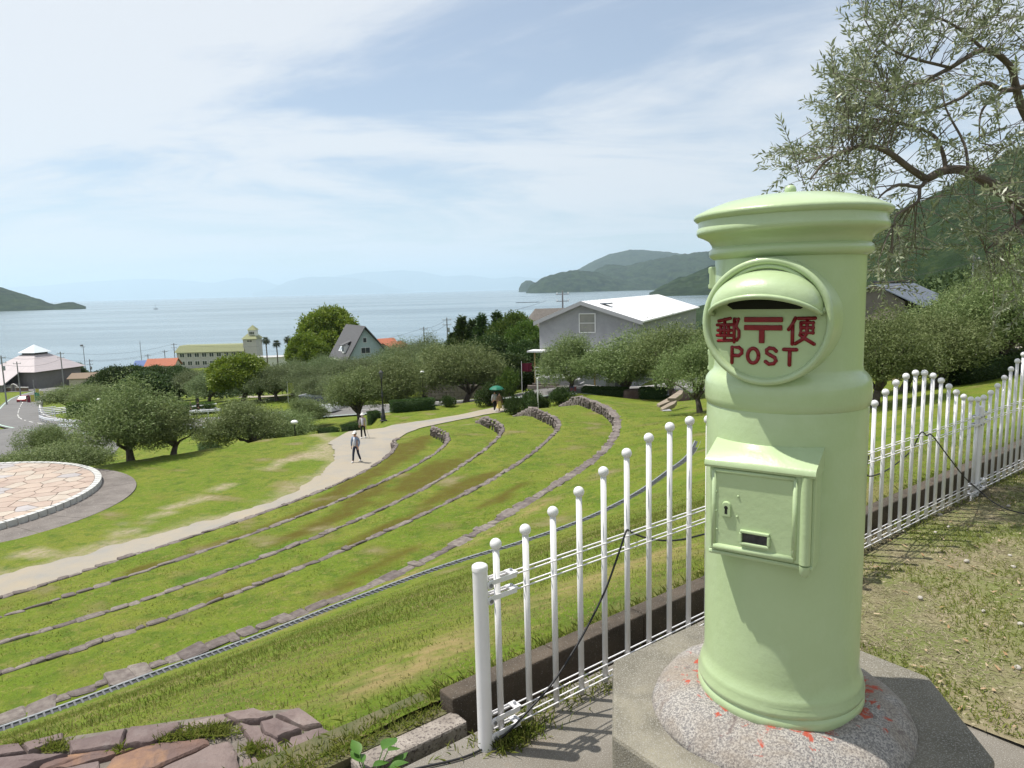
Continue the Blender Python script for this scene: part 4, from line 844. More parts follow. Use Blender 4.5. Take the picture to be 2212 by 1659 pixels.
def gen(kind, seed, mkey):
    rg = np.random.default_rng(seed); tb = MB(); Cs, Ds = [], []
    if kind in ('olive', 'broad', 'shrub'):
        nl = {'olive': 27, 'broad': 42, 'shrub': 12}[kind]; zc_ = {'olive': 1.0, 'broad': .95, 'shrub': .38}[kind]; zr = {'olive': .68, 'broad': .76, 'shrub': .38}[kind]
        lobes = []
        for i in range(nl):
            d = unit(rg, 1)[0]; d[2] = (abs(d[2])*1.4-.52 if kind == 'olive' else abs(d[2])*1.2-.5) if kind != 'shrub' else abs(d[2])*.9-.2
            rr_ = rg.uniform(.45, .95) if kind != 'broad' else rg.uniform(.62, .84); c = np.array([d[0]*rr_, d[1]*rr_, zc_+d[2]*rr_*zr/.8]); lobes.append((c, rg.uniform(.14, .37) if kind == 'olive' else rg.uniform(.20, .34)))
        lobes.append((np.array([0, 0, zc_]), .5)); lobes.append((np.array([0, 0, zc_+zr*.5]), .4))
        for c, r in lobes:
            ns = int({'olive': 3000, 'broad': 3400, 'shrub': 1300}[kind]*r*r*4)//(7 if kind == 'olive' else 5)
            d = unit(rg, ns); b = c+d*(r*rg.uniform(.55, 1.0, ns)**.7)[:, None]*np.array([1, 1, .85])
            for q in range(7 if kind == 'olive' else 5):
                if kind == 'olive': sd = d*.6+np.array([0, 0, .5])+rg.normal(0, .35, (ns, 3)); pos = b+sd*(.036*q)+rg.normal(0, .012, (ns, 3)); dd = sd*.5+rg.normal(0, .8, (ns, 3))
                else: pos = b+rg.normal(0, .045, (ns, 3)); dd = d+rg.normal(0, .8, (ns, 3))
                Cs.append(pos); Ds.append(dd)
        if kind != 'shrub':
            base = .36 if kind == 'olive' else .3; br = .075 if kind == 'olive' else .075
            lean = rg.normal(0, .06, 2); fork = np.array([lean[0], lean[1], base]); tb.tube([(0, 0, -.25), (0, 0, 0), (lean[0]*.4, lean[1]*.4, base*.5), tuple(fork)], [br*1.35, br*1.15, br*.9, br*.8], 9)
            for c, r in [lobes[i] for i in rg.choice(nl, 9, replace=False)]:
                m1 = fork*.55+c*.45+rg.normal(0, .07, 3)+np.array([0, 0, .02]); m0 = fork*.82+c*.18+rg.normal(0, .03, 3); tb.tube([tuple(fork-np.array([0, 0, .05])), tuple(m0), tuple(m1), tuple(c)], [br*.6, br*.45, br*.28, .008], 6)
        else:
            for i in range(4): c = lobes[i][0]; tb.tube([(0, 0, -.1), tuple(c*.6), tuple(c)], [.03, .02, .008], 5)
        k = {'olive': (.062, .019), 'broad': (.062, .040), 'shrub': (.085, .048)}[kind]
    elif kind == 'conifer':
        tb.tube([(0, 0, -.1), (0, 0, 2.3)], [.06, .01], 7)
        for z in np.linspace(.15, 2.45, 40):
            r = (.45*(1-(z/2.5)**1.3)+.03)*rg.uniform(.65, 1.25); ns = int(10+36*r/.45)
            for q in range(6):
                a = rg.uniform(0, 2*np.pi, ns); rr_ = r*rg.uniform(.2, 1.2, ns)*np.array([.65+.75*abs(mnoise.noise((math.cos(q_)*1.6, math.sin(q_)*1.6, z*3.2+seed)))*2 for q_ in a]); Cs.append(np.stack([rr_*np.cos(a), rr_*np.sin(a), z+rg.normal(0, .05, ns)], -1)); Ds.append(np.stack([np.cos(a), np.sin(a), .9+rg.normal(0, .5, ns)], -1))
        k = (.11, .04)
    elif kind == 'hedge':                                # unit block, dense small leaves on its faces
        ns = 5200; p = rg.uniform(-.5, .5, (ns, 3)); ax = rg.choice(3, ns, p=[.2, .4, .4]); sg = np.where(rg.random(ns) < .5, -.5, .5); sg[(ax == 2)] = .5
        p[np.arange(ns), ax] = sg*rg.uniform(.86, 1.04, ns); p[:, 2] += .5; Cs.append(p); d = unit(rg, ns)*.8; d[np.arange(ns), ax] += sg*2; Ds.append(d); k = (.055, .04)
        tb.box((0, 0, .46), (.9, .84, .9))
    C_ = np.concatenate(Cs); D_ = np.concatenate(Ds); n = len(C_); nor = unit(rg, n)+np.array([0, 0, .7])
    cm = leafmesh('crown', C_, D_, nor, k[0]*rg.uniform(.7, 1.3, n), k[1]*rg.uniform(.7, 1.3, n), rg.uniform(0, 1, n)**1.2, LM[mkey])
    tm = bpy.data.meshes.new('trunk'); tm.from_pydata(tb.v, [], tb.f); tm.materials.append(BARK if kind != 'hedge' else LM['dark']); tm.polygons.foreach_set('use_smooth', [True]*len(tm.polygons))
    return tm, cm
PROTO = {'olive': [gen('olive', s, 'olive') for s in (1, 2, 3, 4, 5)], 'far': [gen('olive', s, 'far') for s in (6, 7, 8)], 'broad': [gen('broad', s, 'broad') for s in (11, 12)], 'dark': [gen('broad', s, 'dark') for s in (13, 14, 15)],
         'mid': [gen('broad', s, 'mid') for s in (16, 17)], 'conifer': [gen('conifer', s, 'dark') for s in (21, 22)], 'shrub': [gen('shrub', s, 'dark') for s in (31, 32, 33)], 'hedge': [gen('hedge', 41, 'dark'), gen('hedge', 42, 'mid')], 'bush': [gen('shrub', s, 'mid') for s in (34, 35)]}
PARTN = {'conifer': ('trunk', 'foliage'), 'shrub': ('stem', 'foliage'), 'bush': ('stem', 'foliage'), 'hedge': ('core', 'foliage')}
rt = random.Random(17)
def tree(kind, label, px, Y, w, h, group=None, name=None, cat='tree', rz=None, py=None, sink=0, i=None, z=None):
    """w, h: crown width and total height in metres; stands on the ground at screen column px, Y metres out"""
    p = AT(px, 850 if py is None else py, Y); zz_ = H(p[0], p[1])-sink if z is None else z
    if py is not None and z is None: zz_ = float(p[2])
    hn = {'olive': 1.78, 'far': 1.78, 'broad': 1.82, 'dark': 1.82, 'mid': 1.82, 'conifer': 2.5, 'shrub': .95, 'bush': .95, 'hedge': 1.}[kind]; wn = {'conifer': .9, 'hedge': 1.}.get(kind, 2.0)
    o = thing(name or {'conifer': 'conifer_tree', 'hedge': 'hedge', 'shrub': 'shrub', 'bush': 'shrub'}.get(kind, 'tree'), label, cat, (p[0], p[1], zz_), rt.uniform(0, 6.28) if rz is None else rz, group)
    tm, cm = PROTO[kind][rt.randrange(len(PROTO[kind])) if i is None else i % len(PROTO[kind])]; a, b = PARTN.get(kind, ('trunk', 'crown'))
    fw = {'olive': 1.36, 'far': 1.4, 'dark': 1.3, 'mid': 1.25, 'broad': 1.06}.get(kind, 1.); s = (w[0], w[1], h) if isinstance(w, tuple) else (fw*w/wn, fw*w/wn, h/hn)
    for nm, me_ in ((a, tm), (b, cm)): c = link(nm, me_, o); c.scale = s
    return o
GO = 'olive trees in the park'
tree('olive', 'large rounded olive tree with thick dark trunk beyond the stage', 268, 43.2, 4.9, 4.4, GO, 'olive_tree', i=0)
tree('olive', 'smaller spreading olive tree right of the thick-trunked one beyond the stage', 362, 44.4, 3.9, 3.3, GO, 'olive_tree', i=1)
tree('olive', 'low pale olive tree just behind the left part of the stage', 128, 47, 4.8, 3.1, GO, 'olive_tree', i=2)
tree('olive', 'olive tree cut by the left edge behind the stage', 8, 47, 4.2, 2.6, GO, 'olive_tree', i=3)
tree('olive', 'dark olive tree left of the thick-trunked one, near the road bend', 95, 58, 3.4, 3.6, GO, 'olive_tree', i=4)
tree('olive', 'wide many-stemmed olive tree left of the walking couple', 532, 50.5, 4.8, 3.9, GO, 'olive_tree', i=1)
tree('olive', 'olive tree between the wide many-stemmed one and the white van', 605, 54, 4.0, 3.4, GO, 'olive_tree', i=2)
tree('olive', 'small olive in front of the white van', 655, 67, 3.4, 2.8, GO, 'olive_tree', i=3)
tree('olive', 'olive tree close behind the left of the black lantern post', 775, 66, 5.2, 5.0, GO, 'olive_tree', i=4)
tree('olive', 'leaning olive tree just right of the black lantern post', 852, 67, 5.6, 5.2, GO, 'olive_tree', i=0)
tree('olive', 'tall dense olive tree left of the couple under the green umbrella', 1004, 71, 6.4, 6.2, GO, 'olive_tree', i=2)
tree('olive', 'olive tree right behind the tall dense one, before the conifers', 945, 82, 6.0, 5.4, GO, 'olive_tree', i=3)
tree('olive', 'olive tree with bare right branches before the left half of the grey building', 1232, 65, 4.4, 4.9, GO, 'olive_tree', i=3)
tree('olive', 'broad olive tree with dark forked trunk before the middle of the grey building', 1352, 63, 6.3, 5.2, GO, 'olive_tree', i=0)
tree('olive', 'dense olive tree hiding the right end of the grey building', 1455, 59, 6.0, 6.2, GO, 'olive_tree', i=4)
tree('olive', 'olive tree closest to the left side of the post box', 1512, 39, 3.2, 4.0, GO, 'olive_tree', i=1)
tree('olive', 'broad low olive tree above the bright hedge at the road bend', 158, 112, 7.5, 4.2, GO, 'olive_tree', i=2); tree('olive', 'bushy olive tree before the dark clump by the road bend', 205, 104, 5.5, 3.6, GO, 'olive_tree', i=4)
GF = 'olive grove on the slope below'
desc = ['left of the palms', 'below the palm trees', 'below the big camphor tree', 'left of the gable house', 'right under the gable house', 'before the orange roofs', 'right of the orange roofs', 'at the far right of the grove']
k = 0
for (px, Y, w, h) in ((598, 92, 4.6, 4.4), (632, 98, 4.8, 4.8), (668, 90, 4.4, 4.2), (700, 100, 5, 5.2), (728, 92, 4.8, 4.55), (756, 101, 5.0, 4.6), (790, 94, 5, 4.5), (815, 103, 5.2, 5.0), (842, 97, 5, 5.1), (870, 106, 5.6, 6.6), (900, 98, 5.2, 6.0), (926, 108, 5.6, 7.2), (952, 100, 5.4, 6.2), (450, 100, 5, 4.0), (425, 108, 5, 4.6), (560, 93, 4.4, 3.8), (690, 84, 4., 3.4), (745, 82, 4.2, 3.6), (880, 84, 4.6, 4.4), (915, 86, 4.8, 5.0)):
    ds = 'grove olive %s' % ('left of the round bright camphor tree' if px < 440 else 'behind the round bright camphor tree' if px < 580 else desc[min(7, int((px-590)/48))])
    tree('far', ds+(', nearer row' if Y < 97 else ', farther row')+(', the shorter one' if h < 4.5 else ', the tallest there' if h > 6.3 else ''), px, Y, w, h, GF, 'olive_tree')
GR = 'olive trees beyond the right fence'
for lab, px, Y, w, h, i in (('olive tree right beside the post box, beyond the fence', 1892, 26, 2.9, 3.1, 0), ('olive tree behind the fence crest, second from the post box', 1952, 31, 3.6, 3.0, 1), ('olive tree with bent dark limb above the fence crest', 2018, 30, 3.6, 3.1, 2), ('olive tree above the dip of the fence', 2085, 34, 4.0, 3.7, 3), ('dense olive tree above the dark hedge at the right', 2150, 31, 3.6, 4.2, 4), ('olive tree cut by the right edge above the fence', 2215, 34, 4.2, 4.8, 0),
                            ('farther olive tree just right of the tiled house', 2075, 46, 4.8, 4.4, 1), ('farther olive tree high at the right edge', 2185, 48, 5.2, 6.4, 2), ('farther olive below the tiled roof', 1985, 46, 4.6, 2.8, 3), ('farther olive at the left foot of the tiled house', 1900, 44, 4.6, 2.7, 4)):
    tree('olive', lab, px, Y, w, h, GR, 'olive_tree', i=i)
tree('bush', 'bright green bush in front of the tiled roof', 2048, 52, 4.6, 3.2, name='shrub', cat='shrub', sink=-.8); tree('bush', 'darker bush at the lower corner of the tiled roof', 2016, 54, 3.0, 3.4, cat='shrub', sink=-.8)
tree('broad', 'round bright yellow-green camphor tree standing alone', 524, 94, 8.6, 7.0, name='camphor_tree', i=0)
tree('broad', 'huge dark green camphor tree behind the steep-roofed house', 716, 138, 13.5, 13.0, name='camphor_tree', i=1, py=802)
tree('broad', 'lower part of green tree left of the steep-roofed house', 668, 130, 8.0, 8.0, name='camphor_tree', i=0, py=806)
GD = 'dark trees beside the road'
for lab, px, Y, w, h in (('dark green tree nearest the hall in the dark clump', 210, 122, 5.6, 5.4), ('second tree of the dark clump from the hall', 252, 118, 6.4, 7.2), ('middle tree of the dark clump by the road', 296, 122, 6.8, 7.2), ('dark clump tree left of the round bright tree', 342, 118, 6.6, 6.8), ('dark clump tree nearest the round bright tree', 382, 124, 6.2, 6.6), ('low dark tree in front of the dark clump', 318, 106, 7.0, 5.6)):
    tree('dark', lab, px, Y, w, h, GD)
for lab, px, Y, w, h in (('dark tree behind the hall roof by the shore', 152, 205, 8.5, 6.5), ('dark tree right of the huge camphor tree by the shore', 815, 158, 6.5, 8.0), ('farthest dark tree right of the steep-roofed house', 848, 162, 7.0, 8.0)):
    tree('dark', lab, px, Y, w, h, 'dark trees by the shore', i=1)
GC = 'trees left of the grey building'
for lab, px, Y, w, h in (('slim conifer nearest the utility pole', 982, 100, 4.2, 7.6), ('second slim conifer right of the utility pole', 1003, 98, 4.8, 9.6), ('third conifer, with a double top', 1026, 102, 4.6, 9.2), ('slender conifer in the middle of the dark group', 1046, 100, 4.2, 9.8), ('conifer rising from the bushy trees', 1078, 97, 4.8, 9.8)):
    tree('conifer', lab, px, Y, w, h, GC, cat='conifer')
for lab, px, Y, w, h, kd in (('dark bushy tree at the foot of the conifers', 1018, 92, 6.0, 6.6, 'dark'), ('dark broad tree in the middle below the conifers', 1062, 88, 6.0, 7.4, 'dark'), ('tall green tree left of the grey gable', 1115, 92, 6.6, 10.2, 'mid'), ('green tree touching the grey gable', 1140, 88, 5.4, 8.8, 'mid'), ('dark low tree under the tall green tree', 1098, 78, 5.0, 5.0, 'dark'), ('dark tree just left of the white canopy', 1132, 80, 4.6, 6.0, 'dark')):
    tree(kd, lab, px, Y, w, h, GC)
# hedges and shrubs
def hedge(lab, px0, px1, Y0, Y1, hgt, dep, i=0, grp='clipped hedges'):
    a, b = AT(px0, 880, Y0), AT(px1, 880, Y1); d = b-a; ln = math.hypot(d[0], d[1]); m_ = (a+b)/2
    z0 = min(H(a[0], a[1]), H(b[0], b[1]), H(m_[0], m_[1]))-.15
    o = thing('hedge', lab, 'hedge', (m_[0], m_[1], z0), math.atan2(d[1], d[0]), grp); tm, cm = PROTO['hedge'][i]
    nseg = max(1, int(ln/2.2))
    for s in range(nseg):
        for nm, me_ in (('core', tm), ('foliage', cm)): c = link(nm, me_, o, ((s+.5)/nseg*ln-ln/2, 0, 0)); c.scale = (ln/nseg, dep, hgt+.15)
    return o
hedge('long dark hedge behind the path, right of the lantern post', 846, 936, 61, 62, 1.0, .9); hedge('low dark hedge left of the lantern post', 795, 818, 58, 58.5, 1.1, .9); hedge('short dark hedge above the walking woman', 740, 770, 56, 57, 1.0, 1.0)
hedge('dark hedge left of the walking woman', 688, 724, 54, 55, 1.1, 1.1); hedge('dark clipped hedge at the foot of the grey building', 1262, 1352, 63.5, 62, .95, .9); hedge('short dark hedge right of the forked olive', 1384, 1438, 61, 60, 1.0, 1.0)
hedge('bright green hedge by the road bend', 146, 202, 94, 96, 1.9, 1.4, 1); hedge('bright green clipped hedge before the round bright tree', 390, 462, 84, 84, 1.4, 1.2, 1); hedge('small hedge running down the slope beside the road', 436, 468, 60, 56, 1.1, 1.2)
hedge('long dark hedge behind the right fence', 2066, 2240, 29, 31.5, 1.0, 1.2)
for lab, px, Y, w, h in (('dark shrub at the end of the path right of the couple', 1112, 57, 2.0, 1.6), ('larger dark shrub behind the white pole', 1143, 58, 2.6, 1.9), ('small shrub at the tip of the outer terrace wall', 1172, 58, 1.6, 1.2), ('dark round shrub before the left olive of the grey building', 1212, 60, 2.2, 1.5), ('small round shrub left of the couple', 966, 63, 1.5, 1.1), ('second small round shrub left of the couple', 940, 64, 1.4, 1.1), ('dark shrub behind the couple under the umbrella', 1062, 63, 3., 2.2)):
    tree('shrub', lab, px, Y, w, h, 'dark shrubs along the path', cat='shrub')
tree('bush', 'light green young tree right of the couple', 1098, 66, 2.6, 3.0, cat='shrub')
# palms
PLM = mat('palm_frond', (.035, .055, .022), .6, (.06, .08, .03), 3, trans=.15)
def palm(lab, px, pytop, Y):
    p = AT(px, pytop+14, Y); z0 = max(1.5, H(p[0], p[1])); hgt = p[2]-z0; o = thing('palm_tree', lab, 'palm tree', (p[0], p[1], z0), 0, 'palm trees by the shore'); mb = MB(); mb.tube([(0, 0, -.5), (.05, 0, hgt*.5), (0, 0, hgt)], [.26, .2, .2], 8); mb.build('trunk', BARKP, o, smooth=True)
    rp_ = random.Random(px); mb = MB()
    for i in range(70):
        a = rp_.uniform(0, 6.28); el = rp_.uniform(-1.1, 1.2); ln = rp_.uniform(1.3, 1.9); d = Vector((math.cos(a)*math.cos(el), math.sin(a)*math.cos(el), math.sin(el))); s = Vector((-math.sin(a), math.cos(a), 0)); b_ = Vector((0, 0, hgt)); m1 = b_+d*ln*.55; e = b_+d*ln+Vector((0, 0, -.45))
        for kx in (-1, -.4, .4, 1): mb.add([b_+d*.2, m1+s*.45*kx+s*.1, e+s*.75*kx, m1+s*.45*kx-s*.1], [(0, 1, 2, 3)])
    mb.build('crown', PLM, o)
for i, (px, py) in enumerate(((574, 720), (597, 727), (621, 718), (646, 727))): palm(['leftmost of the four palm trees by the shore', 'second palm tree from the left, shorter than its neighbours', 'third palm tree from the left by the shore', 'palm tree half hidden by the huge camphor tree'][i], px, py, 232)
# wooded mass on the hillside at the right, too dense to count
def canopy(name, pts, size, m, seed):
    rg = np.random.default_rng(seed); Cs, Ds = [], []
    for (x, y, z, r) in pts:
        n = int(70+28*r); d = unit(rg, n); d[:, 2] = np.abs(d[:, 2])*1.1-.15; Cs.append(np.array([x, y, z+r*.35])+d*r*rg.uniform(.75, 1.05, (n, 1))*np.array([1, 1, .8])); Ds.append(d+rg.normal(0, .9, (n, 3)))
    C_ = np.concatenate(Cs); n = len(C_); me_ = leafmesh(name, C_, np.concatenate(Ds), unit(rg, n)+np.array([0, 0, .6]), size*rg.uniform(.6, 1.4, n), size*.55*rg.uniform(.6, 1.4, n), rg.uniform(0, 1, n)**1.3, m); return tag(link(name, me_), kind='stuff')
rg = np.random.default_rng(99); pts_ = []
for _ in range(900):
    px = rg.uniform(1500, 2420); Y = rg.uniform(62, 235); p = AT(px, 700, Y)
    if px < 1700 and Y < 130: continue
    if 1840 < px < 2060 and Y < 105: continue
    pts_.append((p[0], p[1], H(p[0], p[1]), rg.uniform(1.6, 3.2)*(1+Y/300)))
canopy('hillside_woods', pts_, .75, mat('hillside_leaf', (.036, .066, .018), .7, (.095, .135, .045), attr='tint', trans=.15, spec=.25, scale=0), 5)
pts_ = []
for _ in range(420):
    px = rg.uniform(-60, 1000); Y = rg.uniform(112, 232); p = AT(px, 780, Y)
    if px < 190 and Y < 235: continue
    if 300 < px < 420 and Y > 150: continue
    if 330 < px < 660 and Y > 165: continue
    if 690 < px < 870 and Y < 128: continue
    pts_.append((p[0], p[1], H(p[0], p[1]), rg.uniform(1.2, 2.2)))
canopy('shore_scrub', pts_, .6, mat('scrub_leaf', (.03, .058, .018), .7, (.085, .115, .045), attr='tint', trans=.15, spec=.25, scale=0), 6)

# ------------------------------------------------------------------ near olive tree overhanging from the right
nt_ = thing('olive_tree', 'near olive tree reaching in from the upper right with silvery leaves', 'tree', (5.7, 5.6, 24.35)); no = np.array(nt_.location)
def z5(x, y): return ((3000+x/1.6588)/1.8517, y/1.6588/1.8517)
def bp(pts, Y0, Y1):
    n = len(pts); return [AT(*z5(*p), Y0+(Y1-Y0)*i/(n-1)) for i, p in enumerate(pts)]
limbs = [(bp([(1980, 1480), (1820, 1360), (1650, 1260), (1450, 1140), (1300, 1130), (1170, 1190)], 5.5, 5.2), .046, .028), (bp([(1170, 1190), (1050, 1110), (900, 1000), (740, 970), (600, 1020), (500, 1070), (400, 1190)], 5.2, 4.9), .026, .006), (bp([(1170, 1190), (1125, 1240), (990, 1225), (900, 1270), (840, 1330)], 5.2, 5.0), .016, .005), (bp([(1125, 1250), (1110, 1340), (980, 1420), (950, 1500)], 5.15, 5.0), .014, .004),
         (bp([(1900, 900), (1800, 700), (1760, 560), (1720, 430), (1550, 330), (1330, 450), (1100, 560), (900, 600)], 5.7, 5.3), .035, .008), (bp([(1880, 560), (1690, 600), (1560, 550), (1430, 630), (1380, 660), (1230, 720), (1050, 760), (850, 720)], 5.6, 5.4), .02, .006), (bp([(1690, 600), (1540, 730), (1520, 950)], 5.5, 5.4), .012, .004), (bp([(1300, 1130), (1280, 1020), (1220, 900), (1080, 840), (900, 800), (650, 760)], 5.25, 5.4), .017, .005),
         (bp([(1450, 1140), (1420, 950), (1300, 720), (1270, 520)], 5.3, 5.6), .012, .004), (bp([(1550, 330), (1400, 200), (1250, 120), (1000, 60)], 5.5, 5.4), .014, .004), (bp([(1330, 450), (1000, 360), (830, 230), (760, 130)], 5.4, 5.5), .012, .004), (bp([(1900, 1500), (1750, 1350), (1760, 1500)], 5.4, 5.1), .02, .006), (bp([(2050, 1250), (1900, 1380), (1700, 1560), (1560, 1660)], 5.6, 5.2), .03, .008)]
mb = MB(); T0 = np.array([5.7, 5.6, 24.35]); FK = np.array([5.3, 5.5, 25.9]); mb.tube([T0-[0, 0, .3]-no, T0-no, (T0*.5+FK*.5)+[.12, 0, 0]-no, FK-no], [.17, .15, .12, .11], 12)
mb.build('trunk', BARK, nt_, smooth=True)
for P_, r0, r1 in limbs:
    q = spline([p-no for p in P_], 4); mb = MB(); mb.tube(q, list(np.linspace(r0, r1, len(q))), 8)
    if r0 > .03: mb.tube(spline([FK-no-np.array([0, 0, .1]), (FK-no)*.6+q[0]*.4+np.array([0, 0, .15]), q[0]], 4), list(np.linspace(.09, r0, 9)), 8)
    mb.build('branch', BARKP, nt_, smooth=True)
rg = np.random.default_rng(12); SPc, SPd = [], []
LP = [np.array(p) for P_, r0, r1 in limbs for p in spline(P_, 5) ]
reg = [((560, 1080), (480, 900), 140), ((650, 1180), (560, 900), 50), ((760, 1050), (120, 420), 36), ((1050, 1700), (30, 330), 58), ((1250, 1830), (100, 600), 36), ((1100, 1500), (500, 1050), 34), ((260, 700), (920, 1200), 44), ((640, 900), (1000, 1290), 20), ((960, 1500), (1130, 1400), 22), ((1500, 1850), (880, 1250), 34), ((1600, 1850), (600, 900), 8), ((1400, 1850), (1250, 1660), 44), ((1600, 1950), (1600, 2050), 34), ((1850, 2600), (-300, 1900), 170), ((900, 1200), (1400, 1700), 34), ((800, 1000), (1480, 1700), 14), ((700, 1800), (-300, 60), 60), ((830, 1000), (1650, 2000), 12)]
for (xa, xb), (ya, yb), n in reg:
    for _ in range(n):
        p = AT(*z5(rg.uniform(xa, xb), rg.uniform(ya, yb)), 5.3+rg.normal(0, .35))
        if p[2] < 25.9 and rg.random() < .5: continue
        SPc.append(p)
SPc = np.array(SPc); LPa = np.array(LP); Cs, Ds, twigs = [], [], MB()
for p in SPc:
    d2 = ((LPa-p)**2).sum(1); q = LPa[np.argmin(d2)]; dr_ = p-q; ln_ = np.linalg.norm(dr_)
    d = dr_/max(ln_, .05)*.7+np.array([-.35, 0, .1])+rg.normal(0, .5, 3); d /= np.linalg.norm(d); L_ = rg.uniform(.16, .34); nl = int(L_/.022)
    m1 = p+d*L_*.5+np.array([0, 0, .01]); e = p+d*L_+np.array([0, 0, -.02])
    if ln_ < .42: twigs.tube([q-no, (q*.5+p*.5)+[0, 0, .02]-no, p-no, m1-no, e-no], [.0034, .0028, .0022, .0016, .001], 4, cap=False)
    else: twigs.tube([p-d*.12-no, p-no, m1-no, e-no], [.003, .0026, .002, .0012], 4, cap=False)
    side = np.cross(d, rg.normal(size=3)); side /= np.linalg.norm(side)
    for i in range(nl):
        t_ = (i+1)/nl; b_ = p+(e-p)*t_
        for sg in (-1, 1): Cs.append(b_); Ds.append(d*.75+side*sg*.7+rg.normal(0, .18, 3)); 
        side = np.cross(d, side)
C_ = np.array(Cs)-no; n = len(C_); me_ = leafmesh('leaves', C_, np.array(Ds), unit(rg, n), rg.uniform(.038, .064, n), rg.uniform(.011, .016, n), rg.uniform(0, 1, n), mat('olive_leaf_near', (.12, .155, .06), .42, (.34, .37, .25), attr='tint', trans=.3, spec=.5, scale=0))
o = link('leaves', me_, nt_); o['kind'] = 'stuff'; o = twigs.build('twigs', BARKP, nt_); o['kind'] = 'stuff'
print('near leaves', n)
# ================================================================== buildings
GLASS = mat('window_glass', (.035, .045, .055), .12, (.07, .08, .09), .8, spec=.6); FRAMEW = mat('frame_white', (.70, .70, .70), .5)
def WIN(b, m4, w, h, name='window', frame=FRAMEW, glass=GLASS, mull=1, t=.06, bars=0):
    """window set on a wall: m4 puts local x along the wall, z up, -y outwards"""
    mb = MB()
    for c, d in (((0, -t/2, h/2), (w+t*2, t, t)), ((0, -t/2, -h/2), (w+t*2, t, t)), ((-w/2-t/2, -t/2, 0), (t, t, h)), ((w/2+t/2, -t/2, 0), (t, t, h))): mb.box(c, d, M4=m4)
    for i in range(mull): mb.box((-w/2+w*(i+1)/(mull+1), -t/2, 0), (t*.7, t*.8, h), M4=m4)
    for i in range(bars): mb.box((0, -t/2, -h/2+h*(i+1)/(bars+1)), (w, t*.8, t*.7), M4=m4)
    f = mb.build(name, frame, b); mb = MB(); mb.box((0, -.012, 0), (w, .02, h), M4=m4); mb.build('pane', glass, f); return f
def TR(x, y, z, rz=0): return Matrix.Translation((x, y, z)) @ Matrix.Rotation(rz, 4, 'Z')
PLAST = mat('grey_render', (.33, .335, .345), .9, (.295, .30, .31), 1.5, col3=(.26, .26, .275), scale3=.4); ROOFW = mat('white_metal_roof', (.80, .80, .80), .5, (.77, .77, .77), .6, spec=.4)
# --- grey gabled building
gl, gr2 = AT(1160, 695, 77.0), AT(1385, 693, 72.8); d = (gr2-gl)[:2]; W_ = float(np.hypot(*d)); yaw = math.atan2(d[1], d[0]); mid_ = (gl+gr2)/2
zb_ = 15.3; gb = thing('grey_building', 'large grey building with white metal gable roof behind the olive trees', 'building', (mid_[0], mid_[1], zb_), yaw)
EZ, RZ_, LN = 22.45-zb_, 24.42-zb_, 44.; hw = W_/2-.25; ridx = -.15*W_/2*0-.6
def gable_wall(y, th, nm, m):
    mb = MB(); pts = [(-hw, 0), (hw, 0), (hw, EZ-.1), (ridx, RZ_-.15), (-hw, EZ-.1)]; n = 5; mb.add([(p[0], y, p[1]) for p in pts]+[(p[0], y+th, p[1]) for p in pts], [tuple(range(n)), tuple(range(2*n-1, n-1, -1))]+[(i, n+i, n+(i+1) % n, (i+1) % n) for i in range(n)]); return mb.build(nm, m, gb)
gable_wall(0, .3, 'gable_wall', PLAST); gable_wall(LN-.3, .3, 'gable_wall', PLAST)
for sx, nm in ((-hw+.15, 'side_wall'), (hw-.15, 'side_wall')): mb = MB(); mb.box((sx, LN/2, EZ/2-.05), (.3, LN-.6, EZ-.1)); mb.build(nm, PLAST, gb)
for sg in (-1, 1):
    ex = sg*(W_/2+.25); ez_ = EZ-.05-.1; mb = MB(); t_ = .16
    mb.add([(ridx, -.45, RZ_), (ex, -.45, ez_), (ex, LN+.4, ez_), (ridx, LN+.4, RZ_), (ridx, -.45, RZ_+t_), (ex, -.45, ez_+t_), (ex, LN+.4, ez_+t_), (ridx, LN+.4, RZ_+t_)], [(0, 1, 2, 3), (7, 6, 5, 4), (0, 4, 5, 1), (1, 5, 6, 2), (2, 6, 7, 3), (3, 7, 4, 0)]); rf = mb.build('roof', ROOFW, gb)
    mb = MB(); mb.add([(ridx, -.52, RZ_-.22), (ex, -.52, ez_-.22), (ex, -.44, ez_-.22), (ridx, -.44, RZ_-.22), (ridx, -.52, RZ_+t_+.03), (ex, -.52, ez_+t_+.03), (ex, -.44, ez_+t_+.03), (ridx, -.44, RZ_+t_+.03)], [(3, 2, 1, 0), (4, 5, 6, 7), (1, 5, 4, 0), (2, 6, 5, 1), (3, 7, 6, 2), (0, 4, 7, 3)]); mb.build('verge', mat('verge_grey', (.42, .42, .44), .6), rf)
    for k in range(1, 30):
        mb = MB(); y_ = -.45+k*(LN+.85)/30; mb.add([(ridx, y_-.02, RZ_+t_), (ex, y_-.02, ez_+t_), (ex, y_+.02, ez_+t_), (ridx, y_+.02, RZ_+t_), (ridx, y_-.02, RZ_+t_+.04), (ex, y_-.02, ez_+t_+.04), (ex, y_+.02, ez_+t_+.04), (ridx, y_+.02, RZ_+t_+.04)], [(7, 6, 5, 4), (0, 4, 5, 1), (2, 6, 7, 3), (1, 5, 6, 2)]); mb.build('seam', ROOFW, rf)
pw = AT(1268, 698, 74.8); lx = (pw[0]-mid_[0])*math.cos(-yaw)-(pw[1]-mid_[1])*math.sin(-yaw)
WIN(gb, TR(lx, -.002, pw[2]-zb_), 1.62, 1.95, mull=0, bars=1, t=.09, glass=mat('pale_glass', (.22, .22, .22), .15, (.30, .29, .27), .7, spec=.6))
